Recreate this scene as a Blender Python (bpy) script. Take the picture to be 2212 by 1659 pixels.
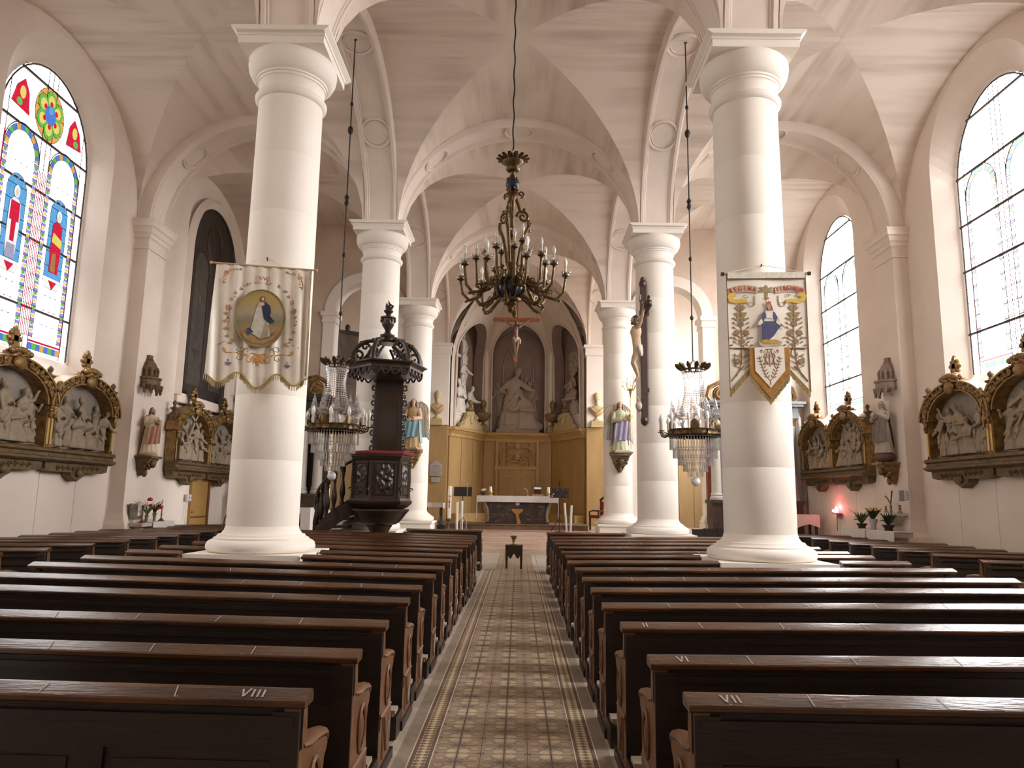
import bpy, bmesh, math, random
from mathutils import Matrix, Vector, noise as mnoise
random.seed(7)
PI = math.pi
sin, cos, sqrt, R = math.sin, math.cos, math.sqrt, math.radians
for o in list(bpy.data.objects):
    bpy.data.objects.remove(o)
SC = bpy.context.scene
COL = SC.collection

# ---------------------------------------------------------------- camera
CAM_H = 1.65
cd = bpy.data.cameras.new('camera'); cam = bpy.data.objects.new('camera', cd); COL.objects.link(cam)
cd.sensor_width = 36.0; cd.sensor_fit = 'HORIZONTAL'; cd.lens = 36.0 * 1566.0 / 2212.0
cd.clip_start = 0.05; cd.clip_end = 200
_ray = Vector((1120 - 1106, -(1078 - 829.5), -1566)).normalized()
_up = Vector((sin(R(.80)), cos(R(.80)), 0))
_z = (_up - _up.dot(_ray) * _ray).normalized()
_x = _ray.cross(_z)
cam.matrix_world = Matrix.Translation((0, 0, CAM_H)) @ Matrix((_x, _ray, _z)).to_4x4()
SC.camera = cam

# ---------------------------------------------------------------- daylight: bright hazy sky, brighter towards the sun side (east)
W = bpy.data.worlds.new('sky'); SC.world = W; W.use_nodes = True
nt = W.node_tree; nt.nodes.clear()
def N(t, typ, **k):
    n = t.nodes.new(typ)
    for a, b in k.items(): setattr(n, a, b)
    return n
SKY = 14.0
_o = N(nt, 'ShaderNodeOutputWorld'); _b = N(nt, 'ShaderNodeBackground'); nt.links.new(_b.outputs[0], _o.inputs[0])
_tc = N(nt, 'ShaderNodeTexCoord'); _sx = N(nt, 'ShaderNodeSeparateXYZ'); nt.links.new(_tc.outputs['Generated'], _sx.inputs[0])
_dot = N(nt, 'ShaderNodeVectorMath', operation='DOT_PRODUCT'); nt.links.new(_tc.outputs['Generated'], _dot.inputs[0])
_dot.inputs[1].default_value = Vector((.83, -.05, .55)).normalized()
_m1 = N(nt, 'ShaderNodeMapRange', interpolation_type='SMOOTHSTEP'); nt.links.new(_dot.outputs['Value'], _m1.inputs[0])
for i, v in enumerate((-.5, 1.0, .60, 2.7)): _m1.inputs[1 + i].default_value = v
_m2 = N(nt, 'ShaderNodeMapRange', interpolation_type='SMOOTHSTEP'); nt.links.new(_sx.outputs['Z'], _m2.inputs[0])
for i, v in enumerate((-.12, .06, .34, 1.0)): _m2.inputs[1 + i].default_value = v
_mm = N(nt, 'ShaderNodeMath', operation='MULTIPLY'); nt.links.new(_m1.outputs[0], _mm.inputs[0]); nt.links.new(_m2.outputs[0], _mm.inputs[1])
_ms = N(nt, 'ShaderNodeMath', operation='MULTIPLY'); nt.links.new(_mm.outputs[0], _ms.inputs[0]); _ms.inputs[1].default_value = SKY
nt.links.new(_ms.outputs[0], _b.inputs[1]); _b.inputs[0].default_value = (1.0, .965, .92, 1)
SC.view_settings.view_transform = 'Standard'; SC.view_settings.look = 'None'
SC.view_settings.exposure = 0.0; SC.view_settings.gamma = 1.0; SC.view_settings.use_curve_mapping = False
cy = SC.cycles
cy.max_bounces = 9; cy.diffuse_bounces = 5; cy.glossy_bounces = 3; cy.transmission_bounces = 6; cy.transparent_max_bounces = 12
cy.caustics_reflective = False; cy.caustics_refractive = False; cy.sample_clamp_indirect = 6.0
cy.use_denoising = True

# ---------------------------------------------------------------- helpers
MATS = {}
def mat(name, col, rough=.6, metal=0.0, var=0.0, scale=4.0, bump=0.0, bscale=None, stretch=None, spec=None, col2=None, emit=None, trans=0.0, coat=0.0, coords='Object', detail=4.0, ior=None, alpha=None, world=False):
    """procedural material: base colour mixed with a second tone by noise, optional fine bump"""
    if name in MATS: return MATS[name]
    m = bpy.data.materials.new(name); m.use_nodes = True; t = m.node_tree
    p = t.nodes['Principled BSDF']; L = t.links
    p.inputs['Base Color'].default_value = (*col, 1); p.inputs['Roughness'].default_value = rough; p.inputs['Metallic'].default_value = metal
    if spec is not None: p.inputs['Specular IOR Level'].default_value = spec
    if trans: p.inputs['Transmission Weight'].default_value = trans
    if coat: p.inputs['Coat Weight'].default_value = coat; p.inputs['Coat Roughness'].default_value = .15
    if ior: p.inputs['IOR'].default_value = ior
    if emit: p.inputs['Emission Color'].default_value = (*emit[:3], 1); p.inputs['Emission Strength'].default_value = emit[3]
    if var or bump or col2:
        if world:
            src = N(t, 'ShaderNodeNewGeometry').outputs['Position']
        else:
            src = N(t, 'ShaderNodeTexCoord').outputs['Object']
            oi = N(t, 'ShaderNodeObjectInfo'); ad = N(t, 'ShaderNodeVectorMath', operation='ADD'); sc_ = N(t, 'ShaderNodeMath', operation='MULTIPLY')
            L.new(oi.outputs['Random'], sc_.inputs[0]); sc_.inputs[1].default_value = 57.0
            L.new(src, ad.inputs[0]); L.new(sc_.outputs[0], ad.inputs[1]); src = ad.outputs[0]
        if stretch:
            mp = N(t, 'ShaderNodeVectorMath', operation='MULTIPLY'); mp.inputs[1].default_value = stretch; L.new(src, mp.inputs[0]); src = mp.outputs[0]
        nz = N(t, 'ShaderNodeTexNoise'); nz.inputs['Scale'].default_value = scale; nz.inputs['Detail'].default_value = detail; nz.inputs['Roughness'].default_value = .6
        L.new(src, nz.inputs['Vector'])
        if var or col2:
            c2 = col2 or tuple(max(0, c * (1 - var)) for c in col)
            c1 = col if col2 else tuple(min(1, c * (1 + var)) for c in col)
            mr = N(t, 'ShaderNodeMapRange'); L.new(nz.outputs['Fac'], mr.inputs[0]); mr.inputs[1].default_value = .32; mr.inputs[2].default_value = .68
            mx = N(t, 'ShaderNodeMix', data_type='RGBA'); L.new(mr.outputs[0], mx.inputs['Factor'])
            mx.inputs['A'].default_value = (*c1, 1); mx.inputs['B'].default_value = (*c2, 1)
            L.new(mx.outputs['Result'], p.inputs['Base Color'])
        if bump:
            src2 = nz.outputs['Fac']
            if bscale:
                n2 = N(t, 'ShaderNodeTexNoise'); n2.inputs['Scale'].default_value = bscale; n2.inputs['Detail'].default_value = 3; L.new(src, n2.inputs['Vector']); src2 = n2.outputs['Fac']
            bp = N(t, 'ShaderNodeBump'); bp.inputs['Strength'].default_value = bump; bp.inputs['Distance'].default_value = .02
            L.new(src2, bp.inputs['Height']); L.new(bp.outputs[0], p.inputs['Normal'])
    MATS[name] = m
    return m

class MB:
    """collects vertices and faces of one mesh"""
    def __init__(s): s.v = []; s.f = []
    def add(s, vs, fs, M=None):
        n = len(s.v)
        s.v += [tuple(M @ Vector(p)) for p in vs] if M else [tuple(p) for p in vs]
        s.f += [tuple(i + n for i in f) for f in fs]
        return s
    def box(s, x0, x1, y0, y1, z0, z1, M=None, taper=None):
        v = [(x0, y0, z0), (x1, y0, z0), (x1, y1, z0), (x0, y1, z0), (x0, y0, z1), (x1, y0, z1), (x1, y1, z1), (x0, y1, z1)]
        if taper:
            cx, cy_ = (x0 + x1) / 2, (y0 + y1) / 2
            v = v[:4] + [(cx + (a - cx) * taper, cy_ + (b - cy_) * taper, c) for a, b, c in v[4:]]
        return s.add(v, [(0, 3, 2, 1), (4, 5, 6, 7), (0, 1, 5, 4), (1, 2, 6, 5), (2, 3, 7, 6), (3, 0, 4, 7)], M)
    def cbox(s, c, d, M=None, taper=None):
        return s.box(c[0] - d[0] / 2, c[0] + d[0] / 2, c[1] - d[1] / 2, c[1] + d[1] / 2, c[2] - d[2] / 2, c[2] + d[2] / 2, M, taper)
    def lathe(s, prof, seg=24, M=None, a0=0.0, a1=2 * PI, sx=1.0, sy=1.0, mod=None):
        """profile [(r, z)], around z"""
        full = abs(a1 - a0 - 2 * PI) < 1e-6; n = seg if full else seg + 1
        vs = []; fs = []
        for r, z in prof:
            for i in range(n):
                a = a0 + (a1 - a0) * i / seg; q = r * (mod(a, z) if mod else 1)
                vs.append((q * cos(a) * sx, q * sin(a) * sy, z))
        for j in range(len(prof) - 1):
            for i in range(seg):
                k = (i + 1) % n
                fs.append((j * n + i, j * n + k, (j + 1) * n + k, (j + 1) * n + i))
        if full:
            if prof[0][0] > 1e-5: fs.append(tuple(reversed(range(n))))
            if prof[-1][0] > 1e-5: fs.append(tuple(range((len(prof) - 1) * n, len(prof) * n)))
        return s.add(vs, fs, M)
    def ball(s, c, r, seg=12, rings=8, M=None):
        rx, ry, rz = (r, r, r) if not hasattr(r, '__len__') else r
        vs = []; fs = []
        for j in range(rings + 1):
            t = PI * j / rings
            for i in range(seg):
                a = 2 * PI * i / seg
                vs.append((c[0] + rx * sin(t) * cos(a), c[1] + ry * sin(t) * sin(a), c[2] - rz * cos(t)))
        for j in range(rings):
            for i in range(seg):
                k = (i + 1) % seg
                fs.append((j * seg + i, j * seg + k, (j + 1) * seg + k, (j + 1) * seg + i))
        return s.add(vs, fs, M)
    def tube(s, pts, r, seg=8, M=None, closed=False, flat=None, caps=True):
        """tube along points, radius number or list; flat=(a,b) scales the section"""
        P = [Vector(p) for p in pts]; n = len(P)
        rs = r if hasattr(r, '__len__') else [r] * n
        up = Vector((0, 0, 1)); vs = []; fs = []; prev = None
        for i in range(n):
            d = (P[(i + 1) % n] - P[i - 1]) if closed else (P[min(i + 1, n - 1)] - P[max(i - 1, 0)])
            d = d.normalized() if d.length > 1e-9 else Vector((0, 0, 1))
            if prev is None:
                u = up if abs(d.dot(up)) < .9 else Vector((1, 0, 0))
                u = (u - d * u.dot(d)).normalized()
            else:
                u = prev - d * prev.dot(d); u = u.normalized() if u.length > 1e-6 else prev
            prev = u; w = d.cross(u)
            fa, fb = flat or (1, 1)
            for k in range(seg):
                a = 2 * PI * k / seg
                vs.append(P[i] + u * (rs[i] * cos(a) * fa) + w * (rs[i] * sin(a) * fb))
        m = n if closed else n - 1
        for i in range(m):
            j = (i + 1) % n
            for k in range(seg):
                l = (k + 1) % seg
                fs.append((i * seg + k, i * seg + l, j * seg + l, j * seg + k))
        if not closed and caps: fs += [tuple(reversed(range(seg))), tuple(range((n - 1) * seg, n * seg))]
        return s.add(vs, fs, M)
    def prism(s, poly, d0, d1, plane='xz', M=None, inset=0):
        """extrude a 2D polygon between d0 and d1 along the remaining axis"""
        n = len(poly)
        def P(a, b, d): return (a, d, b) if plane == 'xz' else ((d, a, b) if plane == 'yz' else (a, b, d))
        vs = [P(a, b, d0) for a, b in poly] + [P(a, b, d1) for a, b in poly]
        fs = [tuple(range(n)), tuple(reversed(range(n, 2 * n)))] + [(i, (i + 1) % n, n + (i + 1) % n, n + i) for i in range(n)]
        return s.add(vs, fs, M)
    def grid(s, fn, nu, nv, M=None, closeu=False):
        vs = [fn(i / nu, j / nv) for j in range(nv + 1) for i in range(nu + (0 if closeu else 1))]
        w = nu if closeu else nu + 1
        fs = [(j * w + i, j * w + (i + 1) % w, (j + 1) * w + (i + 1) % w, (j + 1) * w + i) for j in range(nv) for i in range(nu)]
        return s.add(vs, fs, M)
    def ring(s, c, r, t, seg=24, tseg=6, M=None, sx=1, sy=1, plane='xy'):
        pts = []
        for i in range(seg):
            a = 2 * PI * i / seg; u, v = r * cos(a) * sx, r * sin(a) * sy
            pts.append({'xy': (c[0] + u, c[1] + v, c[2]), 'xz': (c[0] + u, c[1], c[2] + v), 'yz': (c[0], c[1] + u, c[2] + v)}[plane])
        return s.tube(pts, t, tseg, M, closed=True)
    def scroll(s, c, r, turns=1.3, t=.02, a0=0.0, plane='xz', d=0.0, flip=1, seg=6, n=18, M=None, r1=.15):
        pts = []; rs = []
        for i in range(n + 1):
            q = i / n; a = a0 + flip * 2 * PI * turns * q; rr = r * (1 - (1 - r1) * q)
            u, v = c[0] + rr * cos(a), c[1] + rr * sin(a)
            pts.append((u, d, v) if plane == 'xz' else ((d, u, v) if plane == 'yz' else (u, v, d))); rs.append(t * (1 - .35 * q))
        return s.tube(pts, rs, seg, M)
    def mesh(s, name, m, smooth=40):
        me = bpy.data.meshes.new(name); me.from_pydata(s.v, [], s.f)
        bm = bmesh.new(); bm.from_mesh(me); bmesh.ops.recalc_face_normals(bm, faces=bm.faces); bm.to_mesh(me); bm.free()
        if m: me.materials.append(m)
        if smooth:
            me.polygons.foreach_set('use_smooth', [True] * len(me.polygons)); me.set_sharp_from_angle(angle=R(smooth))
        return me
    def build(s, name, m, parent=None, smooth=40, **k):
        return link(name, s.mesh(name, m, smooth), parent, **k)

def link(name, data, parent=None, loc=None, rot=None, label=None, cat=None, group=None, kind=None, scale=None):
    o = bpy.data.objects.new(name, data); COL.objects.link(o)
    if parent is not None: o.parent = parent
    if loc: o.location = loc
    if rot: o.rotation_euler = rot
    if scale: o.scale = scale
    return tag(o, label, cat, group, kind)
def tag(o, label=None, cat=None, group=None, kind=None):
    for k, v in (('label', label), ('category', cat), ('group', group), ('kind', kind)):
        if v: o[k] = v
    return o
def thing(name, label, cat, loc=(0, 0, 0), rz=0.0, group=None, kind=None):
    return link(name, None, None, loc, (0, 0, rz), label, cat, group, kind)
def copy_tree(o, parent=None, loc=None, rz=None, label=None):
    c = o.copy(); COL.objects.link(c)
    if parent is not None: c.parent = parent
    if loc: c.location = loc
    if rz is not None: c.rotation_euler = (0, 0, rz)
    if label: c['label'] = label
    for ch in list(o.children): copy_tree(ch, c)
    return c
def T(x=0, y=0, z=0): return Matrix.Translation((x, y, z))
def RX(a): return Matrix.Rotation(a, 4, 'X')
def RY(a): return Matrix.Rotation(a, 4, 'Y')
def RZ(a): return Matrix.Rotation(a, 4, 'Z')
def S(x, y, z): return Matrix.Diagonal((x, y, z, 1))
def arc(cx, cz, rx, rz, a0, a1, n): return [(cx + rx * cos(a0 + (a1 - a0) * i / n), cz + rz * sin(a0 + (a1 - a0) * i / n)) for i in range(n + 1)]
def lin(a, b, n): return [a + (b - a) * i / n for i in range(n + 1)]
def ell(t): return sqrt(max(0.0, 1 - t * t))
def fuse(mb, voxel=.012, smooth_it=2, name='m', m=None):
    """melt a set of overlapping tubes and balls into one continuous surface"""
    me = mb.mesh(name, m, 0); o = bpy.data.objects.new('tmp', me); COL.objects.link(o)
    md = o.modifiers.new('r', 'REMESH'); md.mode = 'VOXEL'; md.voxel_size = voxel
    if smooth_it:
        ms = o.modifiers.new('s', 'SMOOTH'); ms.iterations = smooth_it; ms.factor = .5
    dg = bpy.context.evaluated_depsgraph_get(); out = bpy.data.meshes.new_from_object(o.evaluated_get(dg)); out.name = name
    bpy.data.objects.remove(o); bpy.data.meshes.remove(me)
    if m and not out.materials: out.materials.append(m)
    out.polygons.foreach_set('use_smooth', [True] * len(out.polygons))
    return out

# ---------------------------------------------------------------- shared dimensions (metres)
X0 = -.10                        # middle of the nave
CX = 3.30                        # column line from the middle
COLY = [2.7, 9.8, 16.9, 23.6, 30.3]   # bay lines along the nave
BACKY = -4.4
WL, WR = -9.25, 9.08             # aisle walls
SPR = 8.10                       # springing of all arches
NAVE_A, ARCH_H, VAULT_H = 2.90, 2.55, 2.75
M_PLASTER = mat('pale_pink_plaster', (.80, .70, .615), .85, var=.05, scale=.9, bump=.05, bscale=25)
M_STONE = mat('cream_painted_stone', (.84, .77, .69), .7, var=.02, scale=1.1, bump=.02, bscale=30, world=True)
M_PANEL = mat('pale_wall_panel_paint', (.83, .72, .63), .6, var=.03, scale=1.2)
# ================================================================ floor
M_FLOOR = mat('worn_cement_floor', (.36, .30, .235), .55, var=.16, scale=3.5, bump=.05, bscale=40)
M_PAVE = mat('grey_beige_floor_tiles', (.42, .365, .30), .5, var=.12, scale=5)
floor = MB().box(-9.9, 9.8, BACKY, 34.2, -.1, 0).build('floor', M_FLOOR, kind='structure', smooth=0)
tag(floor, 'worn beige church floor under the pews', 'floor')

def motif_mat():
    """cement-tile print: stars on a square net, pale discs and scroll rings between them"""
    m = bpy.data.materials.new('patterned_cement_tile'); m.use_nodes = True; t = m.node_tree; L = t.links; p = t.nodes['Principled BSDF']
    p.inputs['Roughness'].default_value = .33
    pos = N(t, 'ShaderNodeNewGeometry').outputs['Position']
    def M(op, a, b=None, c=None):
        n = N(t, 'ShaderNodeMath', operation=op)
        for i, q in enumerate((a, b, c)):
            if q is None: continue
            if isinstance(q, (int, float)): n.inputs[i].default_value = q
            else: L.new(q, n.inputs[i])
        return n.outputs[0]
    sx = N(t, 'ShaderNodeSeparateXYZ'); L.new(pos, sx.inputs[0]); PER = .306
    u = M('SUBTRACT', M('FRACT', M('ADD', M('DIVIDE', M('ADD', sx.outputs[0], .070), PER), 40.5)), .5)
    v = M('SUBTRACT', M('FRACT', M('ADD', M('DIVIDE', sx.outputs[1], PER), .5)), .5)
    au, av = M('ABSOLUTE', u), M('ABSOLUTE', v)
    r = M('SQRT', M('ADD', M('MULTIPLY', u, u), M('MULTIPLY', v, v)))
    th = M('ARCTAN2', v, u)
    petal = M('LESS_THAN', r, M('ADD', .06, M('MULTIPLY', .17, M('POWER', M('ABSOLUTE', M('COSINE', M('MULTIPLY', th, 4))), .8))))
    def disc(cx_, cy_, rad): 
        a = M('SUBTRACT', au, cx_); b = M('SUBTRACT', av, cy_)
        return M('SQRT', M('ADD', M('MULTIPLY', a, a), M('MULTIPLY', b, b)))
    d1 = M('LESS_THAN', disc(.14, .36, .1), .105)
    d2 = disc(.33, .20, .1); ring = M('LESS_THAN', M('ABSOLUTE', M('SUBTRACT', d2, .12)), .022)
    d3 = disc(.36, .2, .1); ring2 = M('LESS_THAN', M('ABSOLUTE', M('SUBTRACT', d3, .06)), .02)
    stem = M('LESS_THAN', au, .018); bar = M('LESS_THAN', av, .014)
    mid = M('MULTIPLY', M('GREATER_THAN', au, .42), M('GREATER_THAN', av, .40))
    dark = M('MAXIMUM', M('MAXIMUM', petal, stem), M('MULTIPLY', mid, .8))
    nz = N(t, 'ShaderNodeTexNoise'); nz.inputs['Scale'].default_value = 9; L.new(pos, nz.inputs['Vector'])
    def mixc(f, a, b):
        x = N(t, 'ShaderNodeMix', data_type='RGBA')
        for i, q in (('Factor', f), ('A', a), ('B', b)):
            if isinstance(q, tuple): x.inputs[i].default_value = (*q, 1)
            else: L.new(q, x.inputs[i])
        return x.outputs['Result']
    c = mixc(nz.outputs['Fac'], (.27, .205, .135), (.36, .285, .195))
    c = mixc(d1, c, (.50, .40, .265)); c = mixc(M('MAXIMUM', ring, M('MULTIPLY', bar, .6)), c, (.24, .15, .09)); c = mixc(ring2, c, (.42, .35, .26))
    c = mixc(M('MULTIPLY', dark, .85), c, (.135, .10, .085))
    L.new(c, p.inputs['Base Color'])
    return m
def border_mat():
    m = bpy.data.materials.new('tile_border_print'); m.use_nodes = True; t = m.node_tree; L = t.links; p = t.nodes['Principled BSDF']
    p.inputs['Roughness'].default_value = .45
    pos = N(t, 'ShaderNodeNewGeometry').outputs['Position']
    sc = N(t, 'ShaderNodeVectorMath', operation='MULTIPLY'); sc.inputs[1].default_value = (1, 1, 0); L.new(pos, sc.inputs[0])
    rt = N(t, 'ShaderNodeVectorRotate', rotation_type='Z_AXIS'); rt.inputs['Angle'].default_value = R(45); L.new(sc.outputs[0], rt.inputs['Vector'])
    ck = N(t, 'ShaderNodeTexChecker'); ck.inputs['Scale'].default_value = 26; L.new(rt.outputs[0], ck.inputs['Vector'])
    ck.inputs['Color1'].default_value = (.52, .42, .27, 1); ck.inputs['Color2'].default_value = (.20, .13, .085, 1)
    L.new(ck.outputs['Color'], p.inputs['Base Color'])
    return m
M_TILE, M_BORD = motif_mat(), border_mat()
TH = .006; XA, XB = -.53, .388; TS = .153
tile_me = MB().box(.002, TS - .002, .002, TS - .002, 0, TH).mesh('tile', M_TILE, 0)
y0 = 4.59
for j in range(45):
    for i in range(6):
        link('tile', tile_me, floor, loc=(XA + i * TS, y0 + j * TS, 0))
far = MB()
for j in list(range(45, 124)) + list(range(-26, 0)):
    for i in range(6): far.box(XA + i * TS + .002, XA + (i + 1) * TS - .002, y0 + j * TS + .002, y0 + (j + 1) * TS - .002, 0, TH)
tag(far.build('tile_field', M_TILE, floor, smooth=0), kind='stuff')
LEN0, LEN1 = .6, 17.6
def strip(name, xa, xb, m, h=TH, a=LEN0, b=LEN1): MB().box(xa, xb, a, b, 0, h).build(name, m, floor, smooth=0)
M_LINE = mat('pale_tile_line', (.58, .50, .38), .5); M_DARKT = mat('dark_brown_tile', (.14, .095, .07), .45, var=.2, scale=8)
M_BAND = mat('brown_stone_band', (.27, .21, .155), .5, var=.15, scale=6); M_CURB = mat('pale_stone_curb', (.42, .345, .27), .55, var=.12, scale=6)
for s, xin in ((-1, XA), (1, XB)):
    for nm, w0, w1, m in (('tile_line', 0, .008, M_LINE), ('border_strip', .008, .030, M_DARKT), ('border_tile_band', .030, .112, M_BORD), ('border_strip', .112, .138, M_DARKT),
                          ('tile_line', .138, .146, M_LINE), ('stone_band', .146, .235, M_BAND), ('curb_stone', .235, .30, M_CURB)):
        a, b = sorted((xin + s * w0, xin + s * w1)); strip(nm, a, b, m)
pave = MB()
for i in range(30):
    for j in range(11):
        x = -7.5 + i * .5; y = 17.62 + j * .475
        pave.box(x + .006, x + .494, y + .006, y + .469, 0, .005)
tag(pave.build('crossing_paving', M_PAVE, floor, smooth=0), kind='stuff')

# ================================================================ columns
def col_prof():
    base = [(.645, .92), (.675, .935), (.692, .97), (.692, 1.005), (.672, 1.05), (.63, 1.075), (.605, 1.08), (.605, 1.10), (.58, 1.105), (.56, 1.125), (.548, 1.145), (.515, 1.15), (.50, 1.17), (.478, 1.20), (.464, 1.25)]
    return base
CAP = [(.45, 7.22), (.475, 7.235), (.50, 7.265), (.505, 7.30), (.48, 7.335), (.452, 7.345), (.452, 7.47), (.47, 7.50), (.485, 7.505), (.485, 7.54), (.505, 7.545), (.505, 7.575), (.53, 7.585), (.575, 7.63), (.61, 7.70), (.625, 7.78), (.62, 7.85), (.60, 7.885)]
col_base_me = MB().lathe(col_prof(), 48).mesh('base', M_STONE)
cap_b = MB().lathe(CAP, 48)
cap_me = cap_b.mesh('capital', M_STONE)
ab = MB(); ab.box(-.60, .60, -.60, .60, 7.88, 7.99); ab.box(-.615, .615, -.615, .615, 7.99, 8.03)
ab.prism([(.615, 8.03), (.68, 8.075), (.68, SPR), (-.68, SPR), (-.68, 8.075), (-.615, 8.03)], -.68, .68)
abacus_me = ab.mesh('abacus', M_STONE, 20)
NDR = 7; z0d, z1d = 1.25, 7.22; drum_mes = []
for k in range(NDR):
    a, b = z0d + (z1d - z0d) * k / NDR, z0d + (z1d - z0d) * (k + 1) / NDR
    r = lambda z: .462 + .004 * sin((z - z0d) / (z1d - z0d) * PI) - .014 * (z - z0d) / (z1d - z0d)
    drum_mes.append(MB().lathe([(r(a) - .0015, a), (r(a), a + .004), (r(b), b - .004), (r(b) - .0015, b)], 48).mesh('drum', M_STONE, 50))
def plinth_me(z0, zt=.92):
    b = MB(); b.box(-.67, .67, -.67, .67, z0, zt - .07); b.box(-.72, .72, -.72, .72, zt - .07, zt)
    return b.mesh('plinth', M_STONE, 0)
PL0, PL6 = plinth_me(0), plinth_me(.6)
names = {1: 'nearest the pews\' middle', 2: '', 3: ''}
COL_LAB = {(-1, 9.8): 'left near column with the oval picture banner', (1, 9.8): 'right near column with the crowned lady banner', (-1, 16.9): 'column behind the dark carved pulpit',
           (1, 16.9): 'column carrying the large side-on crucifix', (-1, 23.6): 'column with the blue-robed angel at the choir step', (1, 23.6): 'column with the lilac-robed angel at the choir step',
           (-1, 2.7): 'column beside the photographer, left of the aisle', (1, 2.7): 'column beside the photographer, right of the aisle'}
for sx_ in (-1, 1):
    for y in COLY[:4]:
        c = thing('column', 'round cream stone ' + COL_LAB[(sx_, y)], 'column', (X0 + sx_ * CX, y, 0), kind='structure')
        link('plinth', PL6 if y > 20 else PL0, c); link('base', col_base_me, c)
        for dm in drum_mes: link('drum', dm, c)
        link('capital', cap_me, c); link('abacus', abacus_me, c)

# ================================================================ arches and vaults
def vault_mat(name, streak):
    """plaster with soot ghosts along the masonry courses"""
    m = bpy.data.materials.new(name); m.use_nodes = True; t = m.node_tree; L = t.links; p = t.nodes['Principled BSDF']
    p.inputs['Roughness'].default_value = .9
    pos = N(t, 'ShaderNodeNewGeometry').outputs['Position']
    mp = N(t, 'ShaderNodeVectorMath', operation='MULTIPLY'); mp.inputs[1].default_value = streak; L.new(pos, mp.inputs[0])
    n1 = N(t, 'ShaderNodeTexNoise'); n1.inputs['Scale'].default_value = 1; n1.inputs['Detail'].default_value = 3; L.new(mp.outputs[0], n1.inputs['Vector'])
    n2 = N(t, 'ShaderNodeTexNoise'); n2.inputs['Scale'].default_value = .55; n2.inputs['Detail'].default_value = 2; L.new(pos, n2.inputs['Vector'])
    mu = N(t, 'ShaderNodeMath', operation='MULTIPLY'); 
    r1 = N(t, 'ShaderNodeMapRange'); r2 = N(t, 'ShaderNodeMapRange')
    for r_, n_, a, b in ((r1, n1, .42, .68), (r2, n2, .32, .62)):
        L.new(n_.outputs['Fac'], r_.inputs[0]); r_.inputs[1].default_value = a; r_.inputs[2].default_value = b
    L.new(r1.outputs[0], mu.inputs[0]); L.new(r2.outputs[0], mu.inputs[1])
    mx = N(t, 'ShaderNodeMix', data_type='RGBA'); sf = N(t, 'ShaderNodeMath', operation='MULTIPLY'); sf.inputs[1].default_value = .62; L.new(mu.outputs[0], sf.inputs[0]); L.new(sf.outputs[0], mx.inputs['Factor'])
    mx.inputs['A'].default_value = (.76, .65, .555, 1); mx.inputs['B'].default_value = (.43, .34, .27, 1)
    L.new(mx.outputs['Result'], p.inputs['Base Color'])
    return m
M_VX = vault_mat('vault_plaster_lengthwise', (.30, 3.2, 3.2)); M_VY = vault_mat('vault_plaster_crosswise', (3.2, .30, 3.2))
ceil = thing('ceiling', 'plastered groin vaults with soot streaks over nave and aisles', 'ceiling', kind='structure')
def web_pair(xc, a, yc, b, z=SPR, h=VAULT_H, n=20):
    """four webs of a groin vault on a 2a x 2b plan; each is a piece of a barrel"""
    tt = [sin(PI / 2 * q) for q in lin(-1, 1, n)]
    for s in (-1, 1):
        w = MB(); vs = []
        for t in tt: vs += [(xc + a * t, yc + s * b * abs(t), z + h * ell(t)), (xc + a * t, yc + s * (b + .02), z + h * ell(t))]
        w.add(vs, [(2 * i, 2 * i + 1, 2 * i + 3, 2 * i + 2) for i in range(n)]); w.build('vault_web', M_VY, ceil, 60)
        w = MB(); vs = []
        for t in tt: vs += [(xc + s * a * abs(t), yc + b * t, z + h * ell(t)), (xc + s * (a + .02), yc + b * t, z + h * ell(t))]
        w.add(vs, [(2 * i, 2 * i + 1, 2 * i + 3, 2 * i + 2) for i in range(n)]); w.build('vault_web', M_VX, ceil, 60)
BAYS = [(BACKY, 2.7), (2.7, 9.8), (9.8, 16.9), (16.9, 23.6), (23.6, 30.3)]
HB = .42                                     # half width of the arch bands
def bay_ext(k):
    a, b = BAYS[k]; return (a + b) / 2, (b - a) / 2 - HB
AIS_A = (abs(WL) - CX + X0 - HB) / 2; AL = (WL + X0 - CX + HB) / 2 - HB; 
ais = {-1: ((WL + (X0 - CX - HB)) / 2, ((X0 - CX - HB) - WL) / 2), 1: ((WR + (X0 + CX + HB)) / 2, (WR - (X0 + CX + HB)) / 2)}
for k in range(5):
    yc, b = bay_ext(k)
    web_pair(X0, CX - HB, yc, b)
    if k < 4:
        if k == 3: yc, b = (16.9 + HB + 23.62) / 2, (23.62 - 16.9 - HB) / 2
        for s in (-1, 1): web_pair(ais[s][0], ais[s][1], yc, b)
M_ARCH = mat('arch_plaster', (.79, .69, .605), .85, var=.06, scale=1.3, bump=.04, bscale=25, world=True)
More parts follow.
